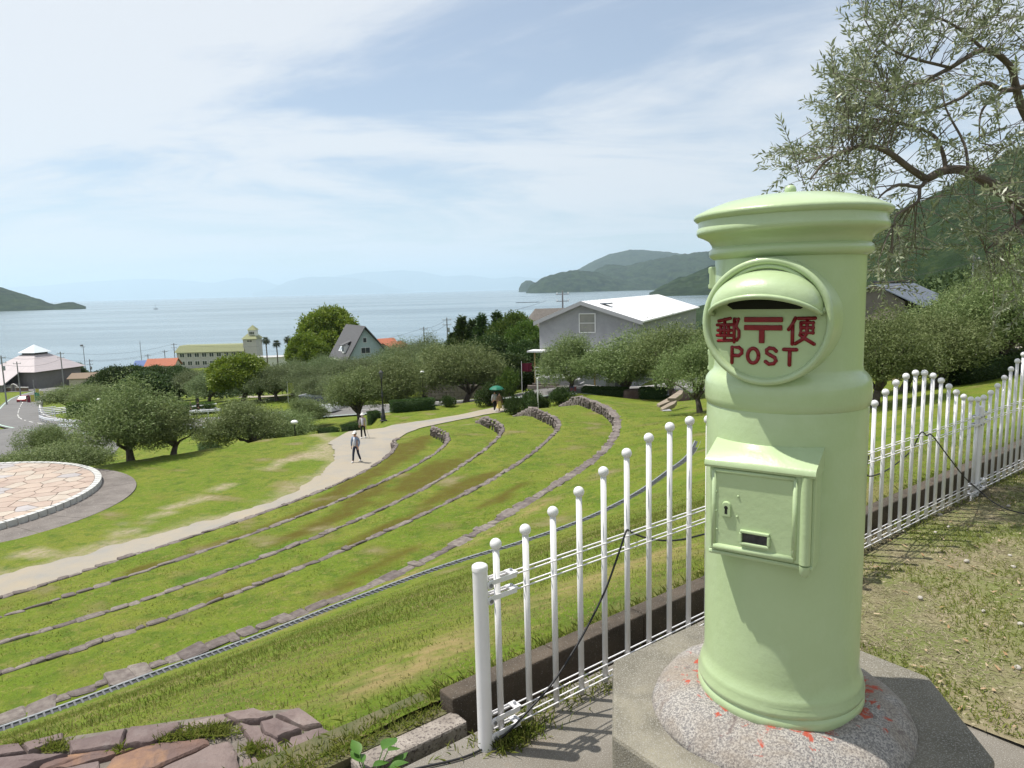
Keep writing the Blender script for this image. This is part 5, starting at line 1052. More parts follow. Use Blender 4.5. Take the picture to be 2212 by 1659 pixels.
mb = MB(); mb.box((ridx+1.7, 3.6, RZ_-.20), (1.0, 1.7, .12), M4=Matrix.Translation((0, 0, 0))); mb.build('skylight', mat('skylight', (.10, .12, .14), .2), gb)
mb = MB(); mb.box((-.3, -1.0, 19.42-zb_), (W_+.4, 2.0, .16)); mb.build('canopy', mat('canopy_white', (.62, .62, .63), .6), gb)
mb = MB(); mb.box((.6, -.05, 1.85), (W_-2.4, .12, 3.7)); mb.build('ground_floor_panel', mat('lilac_white', (.46, .45, .52), .8, (.42, .41, .48), 1.2), gb)
for x in (-5.3, -2.4, 1.2): mb = MB(); mb.box((x, -1.85, (19.34-zb_)/2), (.14, .14, 19.34-zb_)); mb.build('canopy_post', mat('timber', (.30, .20, .09), .8), gb)
for y_, z_ in ((6, 5.3), (12, 5.3), (18, 5.3), (24, 5.3)): WIN(gb, TR(hw, y_, z_, R(90)), 1.2, 1.5, mull=0)
for x in (2.6, 3.7): mb = MB(); mb.box((x, -.16, 1.1), (.85, .05, 2.1)); mb.build('door', mat('door_dark', (.04, .045, .05), .3), gb)
# brown roofed house behind it
o = thing('brown_roof_house', 'house with dull brown roof peeping out left of the grey gable', 'house', (float(AT(1205, 690, 96)[0]), 98, 15), R(8)); mb = MB(); mb.box((0, 0, 2.8), (8, 6, 5.6)); mb.build('wall', PLAST, o)
mb = MB(); mb.add([(-4.6, -3.6, 5.5), (5, -3.6, 5.5), (5, 3.6, 5.5), (-4.6, 3.6, 5.5), (-3.0, 0, 8.3), (5, 0, 8.3)], [(0, 1, 5, 4), (1, 2, 5), (2, 3, 4, 5), (3, 0, 4), (3, 2, 1, 0)]); mb.build('roof', mat('brown_roof', (.15, .135, .12), .9, (.11, .10, .09), 3), o)
# --- steep gabled house
p = AT(1010/1., 0, 1)
hx = AT(786, 700, 110.5); ah = thing('steep_roof_house', 'pale blue house with steep grey gable roof and dormers in the trees', 'house', (hx[0], 110.5, 12.2), R(29)); AW, AWR, AL, AHH = 5.2, 7.4, 9.4, 8.6
PB = mat('pale_blue_wall', (.42, .52, .52), .85, (.38, .48, .48), 2); SL = mat('slate_roof', (.075, .075, .08), .75, (.10, .10, .105), 4)
for y_ in (0, AL-.2): mb = MB(); mb.add([(-AW, y_, 0), (AWR, y_, 0), (0, y_, AHH-.15), (-AW, y_+.2, 0), (AWR, y_+.2, 0), (0, y_+.2, AHH-.15)], [(0, 1, 2), (5, 4, 3), (0, 3, 4, 1), (1, 4, 5, 2), (2, 5, 3, 0)]); mb.build('gable_wall', PB, ah)
for sg in (-1, 1):
    mb = MB(); ex = AWR+.5 if sg > 0 else -AW-.5; t_ = .2; mb.add([(0, -.6, AHH), (ex, -.6, -.9), (ex, AL+.3, -.9), (0, AL+.3, AHH), (0, -.6, AHH+t_), (ex+sg*.15, -.6, -.9+t_), (ex+sg*.15, AL+.3, -.9+t_), (0, AL+.3, AHH+t_)], [(0, 1, 2, 3), (7, 6, 5, 4), (0, 4, 5, 1), (1, 5, 6, 2), (2, 6, 7, 3), (3, 7, 4, 0)]); mb.build('roof', SL, ah)
for (x, z, w, h, ml) in ((0, 6.6, .5, .75, 0), (.05, 5.0, 1.35, .9, 1), (-.6, 1.8, 1.5, .9, 1), (2.1, 1.9, 1.4, .9, 1)): WIN(ah, TR(x, -.0, z), w, h, mull=ml)
def rx(z): return -(AW+.5)*(AHH-z)/(AHH+.9)
for y_ in (5.6, 4.5):
    mb = MB(); z = 5.0; M4 = Matrix.Translation((rx(z)-.12, y_, z+.12)) @ Matrix.Rotation(math.atan2(-(AHH+.9), (AW+.5)), 4, 'Y'); mb.box((0, 0, 0), (.9, .75, .12), M4=M4); sk = mb.build('skylight', FRAMEW, ah); mb = MB(); mb.box((0, 0, .07), (.6, .5, .03), M4=M4); mb.build('pane', mat('sky_glass', (.45, .52, .58), .15), sk)
def dormer(y_, z, w, h, dep, m, nm='dormer'):
    x0 = rx(z)-.1; mb = MB(); mb.box((x0+dep/2-.25, y_, z+h/2), (dep, w, h)); dm = mb.build(nm, FRAMEW, ah); mb = MB(); mb.add([(x0-.6, y_-w/2-.25, z+h-.05), (x0-.6, y_+w/2+.25, z+h-.05), (x0+dep, y_+w/2+.25, z+h+.55), (x0+dep, y_-w/2-.25, z+h+.55), (x0-.6, y_-w/2-.25, z+h+.07), (x0-.6, y_+w/2+.25, z+h+.07), (x0+dep, y_+w/2+.25, z+h+.67), (x0+dep, y_-w/2-.25, z+h+.67)], [(3, 2, 1, 0), (4, 5, 6, 7), (0, 1, 5, 4), (1, 2, 6, 5), (2, 3, 7, 6), (3, 0, 4, 7)]); mb.build('dormer_roof', m, dm)
    mb = MB(); mb.box((x0-.27, y_, z+h*.55), (.06, w*.82, h*.6)); mb.build('pane', GLASS, dm)
dormer(5.2, 1.6, 4.2, 1.4, 1.4, mat('dormer_roof', (.26, .29, .20), .8)); dormer(2.6, 4.6, 1.0, 1.2, .9, SL)
# orange roofed houses right of it
OR_ = mat('orange_tile', (.36, .12, .065), .8, (.30, .10, .055), 3); CRM = mat('cream_wall', (.52, .46, .40), .9, (.46, .41, .36), 2)
def gable_house(lab, name, px, pyr, Y, w, l, h, rh, rz, wm_, rm_, z=None, hip=0, wins=()):
    q = AT(px, pyr, Y); z0 = q[2]-h-rh if z is None else z; o = thing(name, lab, 'house', (q[0], q[1], z0), rz); mb = MB(); mb.box((0, 0, h/2-1), (l, w, h+2)); mb.build('wall', wm_, o); e = .4
    for sg in (-1, 1):
        mb = MB(); t_ = .14; mb.add([(-l/2-e+hip, 0, h+rh), (-l/2-e, sg*(w/2+e), h-.1), (l/2+e, sg*(w/2+e), h-.1), (l/2+e-hip, 0, h+rh), (-l/2-e+hip, 0, h+rh+t_), (-l/2-e, sg*(w/2+e), h-.1+t_), (l/2+e, sg*(w/2+e), h-.1+t_), (l/2+e-hip, 0, h+rh+t_)], [(0, 1, 2, 3), (7, 6, 5, 4), (0, 4, 5, 1), (1, 5, 6, 2), (2, 6, 7, 3), (3, 7, 4, 0)]); mb.build('roof', rm_, o)
    for sx in (-1, 1):
        mb = MB(); mb.add([(sx*(l/2-.02), -w/2, h-.1), (sx*(l/2-.02), w/2, h-.1), (sx*(l/2-hip-.02), 0, h+rh-.05)], [(0, 1, 2)]) if not hip else mb.add([(sx*(l/2+e), -w/2-e, h), (sx*(l/2+e), w/2+e, h), (sx*(l/2+e-hip), 0, h+rh+.1)], [(0, 1, 2)]); mb.build('gable' if not hip else 'hip_roof', wm_ if not hip else rm_, o)
    for (x, zz_, ww, hh) in wins: WIN(o, TR(x, -w/2-.002, zz_), ww, hh, mull=1)
    return o
gable_house('small house with orange tiled roof right of the steep-roofed house', 'orange_roof_house', 822, 733, 128, 4.5, 4.5, 3.5, 1.3, R(35), CRM, OR_)
gable_house('second orange roofed house, lower and farther right', 'orange_roof_house', 848, 740, 126, 4.5, 4.5, 3.4, 1.2, R(60), CRM, OR_)
gable_house('small house with orange tiled roof beside the hotel', 'orange_roof_house', 352, 775, 212, 6, 8, 3.6, 1.9, R(6), CRM, OR_)
gable_house('small house with bright blue roof left of the orange one', 'blue_roof_house', 318, 779, 214, 5, 6, 3.4, 1.4, R(8), CRM, mat('blue_roof', (.02, .065, .21), .6, (.025, .08, .24), 2))
gable_house('white shed with grey roof below the orange roofed house', 'shed', 330, 796, 200, 3.5, 5, 2.2, 1.0, R(12), FRAMEW, mat('shed_roof', (.22, .20, .21), .8))
gable_house('long low shed with brown roof right of the hall', 'shed', 215, 805, 196, 5, 14, 2.0, 1.2, R(4), CRM, mat('shed_brown', (.20, .15, .11), .9))
o = gable_house('low white building by the shore below the palm trees', 'shore_building', 612, 768, 240, 5, 16, 1.6, .25, R(2), FRAMEW, mat('flat_roof_grey', (.4, .4, .4), .8))
# --- hotel
hq = AT(466, 760, 249); ht = thing('hotel', 'two-storey hotel with pale green mansard roof and small tower by the sea', 'hotel', (hq[0], 249, 1.6), R(0)); HWM = mat('hotel_wall', (.50, .48, .48), .9, (.45, .43, .43), 1.2); HGR = mat('hotel_green_roof', (.235, .25, .135), .8, (.20, .215, .11), 2)
xl = AT(381, 760, 249)[0]-hq[0]; xr = AT(527, 760, 249)[0]-hq[0]; zz0 = 1.6
mb = MB(); mb.box(((xl+xr)/2, 4, 2.6), (xr-xl, 8, 6.2)); mb.build('wall', HWM, ht)
mb = MB(); a_, c_ = xl-.6, xr+.3; mb.add([(a_, -.8, 5.5), (c_, -.8, 5.5), (c_, 8.8, 5.5), (a_, 8.8, 5.5), (a_+1.3, 1.2, 7.8), (c_-.2, 1.2, 7.8), (c_-.2, 7, 7.8), (a_+1.3, 7, 7.8)], [(3, 2, 1, 0), (4, 5, 6, 7), (0, 1, 5, 4), (1, 2, 6, 5), (2, 3, 7, 6), (3, 0, 4, 7)]); mb.build('roof', HGR, ht)
nx_ = 9
for r_, z in enumerate((4.5, 1.7)):
    for k in range(nx_): WIN(ht, TR(xl+1.9+k*(xr-xl-3)/(nx_-1), -.002, z), 1.5, 1.45, mull=1, t=.12)
tq = AT(539, 740, 249)[0]-hq[0]; mb = MB(); mb.box((tq, 3, 4.6), (4.6, 6, 10.2)); tw = mb.build('tower', HWM, ht)
mb = MB(); mb.add([(tq-2.8, -.6, 9.6), (tq+2.8, -.6, 9.6), (tq+2.8, 6.5, 9.6), (tq-2.8, 6.5, 9.6), (tq-.3, 2.5, 12.2), (tq+.8, 2.5, 12.2)], [(0, 1, 5, 4), (1, 2, 5), (2, 3, 4, 5), (3, 0, 4), (3, 2, 1, 0)]); mb.build('tower_roof', HGR, tw)
mb = MB(); mb.box((tq+.7, 2.2, 11.4), (2.6, 2.6, 2.8)); mb.build('cupola', FRAMEW, tw); mb = MB(); mb.add([(tq-.9, .6, 12.7), (tq+2.3, .6, 12.7), (tq+2.3, 3.8, 12.7), (tq-.9, 3.8, 12.7), (tq+.7, 2.2, 14.4)], [(0, 1, 4), (1, 2, 4), (2, 3, 4), (3, 0, 4), (3, 2, 1, 0)]); mb.build('cupola_roof', HGR, tw)
WIN(ht, TR(tq+.7, .89, 11.6), 1.7, 1.0, mull=2, t=.1); WIN(ht, TR(tq, -.002, 8.9), 1.8, .7, mull=1, t=.1)
# --- hall with pyramid roof
hq = AT(83, 830, 196); hl = thing('pyramid_roof_hall', 'grey hall with broad pale pyramid roof and white cap by the coast road', 'hall', (hq[0], 196, 2.4), R(-14)); GW = mat('hall_wall', (.165, .155, .16), .9, (.19, .18, .18), .8); PR = mat('pale_sheet_roof', (.43, .38, .385), .6, (.38, .34, .35), .25, stretch=(8, 1, 1)); CAPM = mat('cap_sheet', (.62, .67, .70), .35)
a = 8.3; zE = 5.6; mb = MB(); mb.box((0, 0, zE/2-.5), (14.6, 14.6, zE+1)); mb.build('wall', GW, hl)
def frus(r0, z0, r1, z1, nm, m, par, cyy=0): mb = MB(); mb.add([(-r0, -r0+cyy, z0), (r0, -r0+cyy, z0), (r0, r0+cyy, z0), (-r0, r0+cyy, z0), (-r1, -r1+cyy, z1), (r1, -r1+cyy, z1), (r1, r1+cyy, z1), (-r1, r1+cyy, z1)], [(3, 2, 1, 0), (4, 5, 6, 7), (0, 1, 5, 4), (1, 2, 6, 5), (2, 3, 7, 6), (3, 0, 4, 7)]); return mb.build(nm, m, par)
rf = frus(a, zE-.3, 2.3, 9.4, 'roof', PR, hl); frus(2.1, 9.3, 2.1, 9.95, 'lantern_band', mat('band_dark', (.05, .05, .05), .8), rf); frus(2.8, 9.9, .03, 12.0, 'roof_cap', CAPM, rf)
mb = MB(); mb.add([(-a-.6, -a-5.2, 2.4), (3.4, -a-5.2, 2.4), (3.4, -a+.2, zE-.25), (-a-.3, -a+.2, zE-.25), (-a-.6, -a-5.2, 2.6), (3.4, -a-5.2, 2.6), (3.4, -a+.2, zE-.05), (-a-.3, -a+.2, zE-.05)], [(3, 2, 1, 0), (4, 5, 6, 7), (0, 1, 5, 4), (1, 2, 6, 5), (2, 3, 7, 6), (3, 0, 4, 7)]); mb.build('lean_to_roof', PR, hl)
mb = MB(); mb.box((-2.7, -a-2.0, .9), (11., 5.4, 2.9)); mb.build('lean_to_wall', GW, hl)
for x in (-7, -5, -2.6, -.6): WIN(hl, TR(x, -a-4.72, 1.5), .8, .8, mull=0, t=.08)
mb = MB(); mb.box((-1.5, -a-4.75, 3.3), (1.6, .3, .35)); 
for (x0, x1) in ((1.6, 4.4), (5.9, 9.6)): mb = MB(); mb.box(((x0+x1)/2, -a-3.6, .9), (x1-x0, .3, 1.7)); w_ = mb.build('boundary_wall', mat('brown_wall', (.16, .10, .07), .9), hl); mb = MB(); mb.box(((x0+x1)/2, -a-3.6, 1.85), (x1-x0+.2, .55, .18)); mb.build('coping', mat('coping', (.50, .48, .47), .8), w_)
for x in (4.5, 5.8): mb = MB(); mb.box((x, -a-3.6, 1.2), (.4, .5, 2.4)); mb.build('gate_pillar', mat('pillar_grey', (.24, .22, .20), .9), hl)
mb = MB(); mb.tube([(4.0, -a-3.6, 2.05), (4.5, -a-3.6, 2.5), (5.15, -a-3.6, 2.7), (5.8, -a-3.6, 2.5), (6.3, -a-3.6, 2.05)], .16, 6); mb.build('gate_arch', mat('coping', (.50, .48, .47), .8), hl)
# --- tiled house at the right, behind the post box
TILE = mat('blue_grey_tile', (.125, .15, .19), .5, (.17, .20, .245), 2.5, spec=.5); TW = mat('tan_wall', (.22, .19, .16), .9, (.18, .155, .13), 2)
th_ = thing('tiled_house', 'house with blue-grey tiled two-tier roof right of the post box', 'house', (48.1, 90., 17.05), R(45)); 
def tile_roof(par, x0, x1, yr, zr, ye, ze, nm='roof', rows_=7, cols_=26):
    """sloping roof from the ridge (yr, zr) to the eave (ye, ze), laid in courses of single tiles"""
    mb = MB(); t_ = .12; mb.add([(x0, yr, zr), (x1, yr, zr), (x1, ye, ze), (x0, ye, ze), (x0, yr, zr-t_), (x1, yr, zr-t_), (x1, ye, ze-t_), (x0, ye, ze-t_)], [(0, 1, 2, 3), (7, 6, 5, 4), (0, 4, 5, 1), (1, 5, 6, 2), (2, 6, 7, 3), (3, 7, 4, 0)]); rf_ = mb.build(nm, TILE, par)
    for k in range(cols_): mb = MB(); x = x0+(x1-x0)*(k+.5)/cols_; mb.tube([(x, yr, zr+.02), (x, ye, ze+.02)], .055, 6); mb.build('tile_rib', TILE, rf_)
    mb = MB(); mb.tube([(x0-.1, yr, zr+.1), (x1+.1, yr, zr+.1)], .18, 8); mb.build('ridge', mat('ridge_dark', (.06, .065, .08), .6), rf_); return rf_
mb = MB(); mb.box((0, 0, 3.2), (13, 6.4, 6.4)); mb.build('wall', TW, th_); mb = MB(); mb.box((0, -5.6, 1.6), (13.6, 5.4, 3.2)); mb.build('lower_wall', TW, th_)
tile_roof(th_, -7.2, 7.2, 0, 8.5, -5.4, 5.8); tile_roof(th_, -7.2, 7.2, 0, 8.5, 4.0, 6.2); tile_roof(th_, -7.0, 7.0, -3.4, 5.2, -9.2, 2.9, 'lower_roof')
for sx in (-6.5, 6.5): mb = MB(); mb.add([(sx, -3.2, 6.4), (sx, 3.2, 6.4), (sx, 0, 8.35)], [(0, 1, 2)]); mb.build('gable', TW, th_)
for x in (-4.5, -1.5, 1.5, 4.5): WIN(th_, TR(x, -8.302, 1.5), 1.6, 1.3, frame=mat('frame_brown', (.10, .07, .05), .7))
# retaining block walls by the far road
BLK = mat('block_wall', (.235, .20, .18), .9, (.19, .16, .145), 2, rnd=.15)
def blockwall(lab, pa, pb, ya, yb, z0, h, name='block_wall', ln=.9, bh=.42):
    A_, B_ = AT(pa, 860, ya), AT(pb, 860, yb); d = (B_-A_)[:2]; L_ = float(np.hypot(*d)); o = thing(name, lab, 'wall', (A_[0], A_[1], z0), math.atan2(d[1], d[0])); nr = int(h/bh); mb = MB(); mb.box((L_/2, .2, h/2-.3), (L_, .3, h+.5)); mb.build('backing', mat('block_joint', (.12, .10, .09), .95), o)
    me_ = None
    for r_ in range(nr):
        x = -ln/2*(r_ % 2)
        while x < L_:
            if me_ is None:
                m1 = MB(); m1.box((0, 0, 0), (ln*.95, .3, bh*.92)); ob = m1.build('block', BLK, o, bevel=.0); me_ = ob.data; ob.location = (x+ln/2, -.02, (r_+.5)*bh)
            else: c_ = link('block', me_, o, (x+ln/2, -.02-.03*r_*0, (r_+.5)*bh))
            x += ln
    return o
blockwall('low brown block wall behind the tall dense olive tree', 925, 1085, 80, 78, 13.9, 1.7); blockwall('brown block retaining wall below the white terrace by the grey building', 1150, 1205, 69, 68, 15.0, 1.9)
# ================================================================== roads
ASPH = mat('asphalt', (.125, .122, .12), .92, (.155, .15, .145), .4, speck=(.2, .195, .19), sscale=8, sth=.66); LINEM = mat('road_paint', (.60, .60, .57), .8, (.5, .5, .48), 3); LINEG = mat('road_paint_green', (.42, .58, .50), .8)
def ribbon(pts, w, dz, name, m, off=0., kind='structure', dash=None, parent=None, smoothz=True):
    P_ = [np.array(q) for q in spline([(x, y, 0) for x, y in pts], 14)]; V_ = []; T_ = []
    for i, q in enumerate(P_):
        t_ = P_[min(i+1, len(P_)-1)]-P_[max(i-1, 0)]; t_ /= np.linalg.norm(t_); nrm = np.array([-t_[1], t_[0], 0]); T_.append((q+nrm*off, nrm))
    zs = np.array([max(H(*(q+nn_*k)[:2]) for k in (-3.2, -1.6, 0, 1.6, 3.2)) for q, nn_ in [(P_[i], T_[i][1]) for i in range(len(P_))]]); zs = np.convolve(np.pad(zs, 6, mode='edge'), np.ones(13)/13, 'valid')
    mb = MB(); acc = 0
    for i in range(len(P_)-1):
        (a, na), (b, nb) = T_[i], T_[i+1]; acc += float(np.linalg.norm(b-a))
        if dash and (acc % (2*dash)) > dash: continue
        mb.quad((*(a-na*w/2)[:2], zs[i]+dz), (*(b-nb*w/2)[:2], zs[i+1]+dz), (*(b+nb*w/2)[:2], zs[i+1]+dz), (*(a+na*w/2)[:2], zs[i]+dz))
    o_ = mb.build(name, m, parent)
    if parent is None: tag(o_, kind=kind)
    return o_
def pl(px, py, Y): p = AT(px, py, Y); return (p[0], p[1])
RC = [pl(120, 846, 186), pl(72, 862, 168), pl(52, 878, 149), pl(40, 895, 118), pl(48, 912, 98), pl(110, 922, 85), pl(230, 925, 77), pl(445, 918, 75), pl(600, 905, 76), pl(720, 893, 77), pl(860, 885, 75), pl(1010, 876, 71), pl(1130, 868, 67), pl(1230, 860, 66), pl(1330, 852, 66), pl(1450, 842, 66), pl(1560, 836, 67)]
rd = ribbon(RC, 7.0, .12, 'road', ASPH); ribbon(RC, .16, .128, 'road_marking', LINEM, 3.1, parent=rd); ribbon(RC, .18, .128, 'road_marking', LINEG, -3.1, parent=rd); ribbon(RC, .14, .128, 'road_marking', LINEM, 0, dash=2.4, parent=rd)
rd2 = ribbon([(-190, 190), (-150, 187), (-118, 184), (-90, 184), (-70, 190)], 6.5, .10, 'road', ASPH); ribbon([(-190, 190), (-150, 187), (-118, 184), (-90, 184), (-70, 190)], .2, .11, 'road_marking', LINEM, 2.9, parent=rd2)
ribbon([pl(40, 925, 84), pl(70, 945, 74), pl(90, 960, 66), pl(60, 985, 60)], 13, .14, 'car_park', ASPH)
ribbon([pl(520, 832, 104), pl(600, 838, 99), pl(660, 836, 98), pl(740, 828, 98), pl(800, 822, 99)], 2.0, .10, 'path', PATHM)
ribbon([pl(1960, 800, 38), pl(2060, 790, 40), pl(2140, 788, 41), pl(2260, 792, 42)], 3.0, .12, 'path', PATHM)
# guard rails
RAIL = mat('rail_white', (.66, .67, .70), .4, (.58, .59, .62), 4)
def guardrail(lab, pts, h=.75, rails=(.62,), bh=.32, step=2.0, name='guard_rail'):
    P_ = [np.array((*q, 0.)) for q in pts]; P_ = spline(P_, 6); z = [H(q[0], q[1])+.12 for q in P_]; o = thing(name, lab, 'railing', (P_[0][0], P_[0][1], z[0])); ox, oy, oz = o.location
    for rz_ in rails:
        mb = MB(); vs_ = []
        for i, q in enumerate(P_):
            t_ = P_[min(i+1, len(P_)-1)]-P_[max(i-1, 0)]; t_ /= np.linalg.norm(t_); nn_ = np.array([-t_[1], t_[0], 0])
            for dx, dz_ in ((-.05, -bh/2), (-.09, -bh/4), (-.05, 0), (-.09, bh/4), (-.05, bh/2), (.0, bh/2), (.0, -bh/2)): vs_.append((q[0]+nn_[0]*dx-ox, q[1]+nn_[1]*dx-oy, z[i]+rz_+dz_-oz))
        mb.add(vs_, [(i*7+k, i*7+(k+1) % 7, (i+1)*7+(k+1) % 7, (i+1)*7+k) for i in range(len(P_)-1) for k in range(7)]); mb.build('beam', RAIL, o)
    acc = 0
    for i in range(len(P_)):
        if i: acc += float(np.linalg.norm(P_[i]-P_[i-1]))
        if i == 0 or acc >= step: acc = 0; mb = MB(); mb.tube([(P_[i][0]-ox, P_[i][1]-oy, z[i]-.5-oz), (P_[i][0]-ox, P_[i][1]-oy, z[i]+h-oz)], .06, 8); mb.build('post', RAIL, o)
    return o
guardrail('white guard rail curving round the inside of the road bend', [pl(86, 905, 92), pl(100, 912, 88), pl(128, 916, 84), pl(168, 918, 81)], rails=(.6,))
guardrail('short white guard rail along the road below the thick-trunked olive', [pl(128, 935, 78), pl(165, 938, 76), pl(205, 938, 75)])
guardrail('white guard rail right of the white van', [pl(705, 884, 81), pl(735, 883, 81), pl(762, 882, 80)])
guardrail('white guard rail between the two left olive groups', [pl(412, 908, 80), pl(445, 906, 80), pl(480, 904, 80)])
for i, (ya, hh) in enumerate(((104, (.5, 1.0)), (99, (.5, 1.0)), (95, (.5, 1.0)))):
    guardrail(['farthest white stepped railing at the road bend', 'middle white stepped railing at the road bend', 'nearest white stepped railing at the road bend'][i], [pl(84, 890, ya), pl(118, 890, ya+1), pl(148 if i else 118.5, 890, ya+1.5)], h=1.1, rails=hh, bh=.14, step=1.5, name='railing')
guardrail('white railing above the guard rail between the left olives', [pl(415, 900, 83), pl(470, 896, 84)], h=1.0, rails=(.45, .9), bh=.12, step=1.6, name='railing')
# ------------------------------------------------------------------ utility poles and wires
POLEM = mat('concrete_pole', (.25, .25, .26), .9, (.20, .20, .21), 2)
TOPS = {}
def upole(key, lab, px, pt, pb, Y, arms=1, r=.16, gear=True):
    t_, b_ = AT(px, pt, Y), AT(px, pb, Y); z0 = min(float(b_[2]), H(t_[0], t_[1]))-.3; o = thing('utility_pole', lab, 'utility pole', (t_[0], t_[1], z0), 0, 'utility poles'); h = t_[2]-z0; mb = MB(); mb.tube([(0, 0, 0), (0, 0, h)], [r, r*.65], 8); mb.build('pole', POLEM, o)
    for k in range(arms): mb = MB(); mb.box((0, 0, h-.5-k*1.0), (1.8, .1, .1)); mb.build('crossarm', POLEM, o)
    for k in range(arms):
        for x in (-.8, .8): mb = MB(); mb.tube([(x, 0, h-.45-k), (x, 0, h-.2-k)], .06, 6); mb.build('insulator', FRAMEW, o)
    if gear: mb = MB(); mb.lathe([(.2, h-3.0), (.22, h-2.9), (.22, h-2.2), (.2, h-2.1)], 10, (.32, 0, 0)); mb.build('transformer', mat('transformer', (.30, .32, .34), .6), o)
    TOPS[key] = np.array([t_[0], t_[1], t_[2]-.3]); return o
upole('A', 'thick utility pole at the far left edge by the road', 2, 768, 866, 142, 2); upole('B', 'utility pole in front of the left of the hall roof', 36, 781, 846, 166, 1, gear=False); upole('C', 'utility pole in front of the right side of the hall', 130, 760, 827, 180, 2, gear=False)
upole('E', 'short utility pole right of the tree behind the hall', 193, 776, 800, 205, 2); upole('H', 'short utility pole behind the orange roof by the hotel', 355, 756, 780, 222, 1, gear=False); upole('I', 'tall utility pole at the left end of the hotel', 375, 741, 785, 222, 2, gear=False)
upole('J', 'tall double-armed utility pole left of the conifers', 965, 686, 745, 148, 2); upole('K', 'thinner utility pole between orange roofs and conifers', 915, 706, 740, 165, 1, gear=False); upole('M', 'dark utility pole sticking up behind the grey building', 1215, 628, 670, 104, 2, gear=False); upole('N', 'utility pole on the hillside at the far right', 2104, 552, 618, 110, 1, gear=False)
upole('G', 'small utility pole above the blue roof', 319, 765, 782, 224, 1, gear=False)
for lab, px, pt, pb, Y in (('thin steel mast with lamps behind the hall tree', 179, 744, 785, 215), ('very thin antenna mast left of the blue roof', 302, 737, 786, 226)):
    t_ = AT(px, pt, Y); z0 = H(t_[0], t_[1]); o = thing('mast', lab, 'mast', (t_[0], t_[1], z0)); mb = MB(); mb.tube([(0, 0, -.3), (0, 0, t_[2]-z0)], [.14, .07], 6); mb.build('pole', POLEM, o); mb = MB(); mb.box((0, 0, t_[2]-z0-.8), (1.3 if px < 200 else .4, .12, .12)); mb.build('arm', POLEM, o)
    if px < 200: mb = MB(); mb.box((-.3, -.2, t_[2]-z0-.3), (.7, .3, .5)); mb.build('floodlight', POLEM, o)
WIRE = mat('wire', (.03, .03, .035), .6)
TOPS['L0'] = AT(-300, 780, 140); TOPS['HT'] = AT(560, 748, 240); TOPS['R0'] = AT(1180, 650, 130); TOPS['R1'] = AT(2500, 545, 100); TOPS['R2'] = AT(1860, 600, 120); TOPS['PL'] = AT(640, 745, 230)
def wire(lab, a, b, sag, dz=0.):
    a, b = TOPS[a]+[0, 0, dz], TOPS[b]+[0, 0, dz]; mb = MB(); P_ = [a+(b-a)*t_-np.array([0, 0, sag*4*t_*(1-t_)]) for t_ in np.linspace(0, 1, 14)]; mb.tube([p-a for p in P_], .022, 4); o = mb.build('overhead_wire', WIRE); o.location = a; tag(o, lab, 'wire', 'overhead wires')
for lab, a, b, s, dz_ in (('overhead wire from the left edge to the thick pole', 'L0', 'A', .8, 0), ('upper overhead wire from the thick left pole to the hall pole', 'A', 'C', .9, 0), ('lower overhead wire from the thick left pole to the hall pole', 'A', 'C', 1.0, -1.5), ('upper long wire from the hall pole to the hotel pole', 'C', 'I', 1.4, 0), ('lower long wire from the hall pole to the hotel pole', 'C', 'I', 1.6, -1.7), ('wire from the short pole to the orange roof pole', 'E', 'H', .8, 0), ('wire from the hotel pole over the hotel roof', 'I', 'HT', .6, 0),
                          ('wire past the palm trees', 'HT', 'PL', .6, -1.2), ('upper wire between the two poles left of the conifers', 'K', 'J', .5, 0), ('lower wire between the two poles left of the conifers', 'K', 'J', .6, -1.0), ('wire from the thinner pole to the palms', 'PL', 'K', 2.0, 0), ('wire from the double-armed pole into the conifers', 'J', 'R0', .8, 0), ('wire running right from the hillside pole', 'N', 'R1', .6, 0), ('wire from the hillside pole towards the tiled house', 'R2', 'N', .6, -.6)):
    wire(lab, a, b, s, dz_)
# ------------------------------------------------------------------ lamps, signs, banners
BLKM = mat('black_iron', (.015, .016, .018), .45, spec=.5)
def lantern(lab, px, pb, Y, h):
    p = AT(px, pb, Y); z0 = H(p[0], p[1]); o = thing('lantern_post', lab, 'street lamp', (p[0], p[1], z0), 0, 'black lantern posts'); mb = MB(); mb.lathe([(.30, 0), (.30, .06), (.19, .10), (.19, .42), (.15, .48), (.12, .9), (.075, 1.0), (.062, 1.9), (.085, 1.94), (.085, 2.0), (.055, 2.05), (.048, h-.75), (.075, h-.7), (.04, h-.62)], 14); mb.build('post', BLKM, o, auto=40)
    mb = MB(); mb.lathe([(.09, h-.60), (.16, h-.22)], 6, cap=False); mb.build('glass', mat('lantern_glass', (.10, .11, .11), .2), o); mb = MB(); mb.lathe([(.20, h-.22), (.17, h-.16), (.08, h-.06), (.03, h-.02), (.015, h+.08)], 6); mb.build('lantern_roof', BLKM, o)
    for k in range(6): a = k*math.pi/3; mb = MB(); mb.tube([(.092*math.cos(a), .092*math.sin(a), h-.62), (.165*math.cos(a), .165*math.sin(a), h-.2)], .012, 4); mb.build('lantern_bar', BLKM, o)
lantern('tall black lantern post on the grass beside the path', 828, 902, 56.5, 4.1); lantern('distant black lantern post beside the far path', 652, 835, 97, 3.5)
def balllamp(lab, px, py, Y, r=.22):
    p = AT(px, py, Y); z0 = H(p[0], p[1]); o = thing('globe_lamp', lab, 'lamp', (p[0], p[1], z0), 0, 'small white globe lamps'); h = max(.5, p[2]-z0); mb = MB(); mb.tube([(0, 0, 0), (0, 0, h)], .04, 6); mb.build('pole', BLKM, o); mb = MB(); mb.ball((0, 0, h+r*.5), r, 12, 8, (1, 1, .6)); mb.build('globe', mat('globe_white', (.75, .75, .74), .4), o, smooth=True)
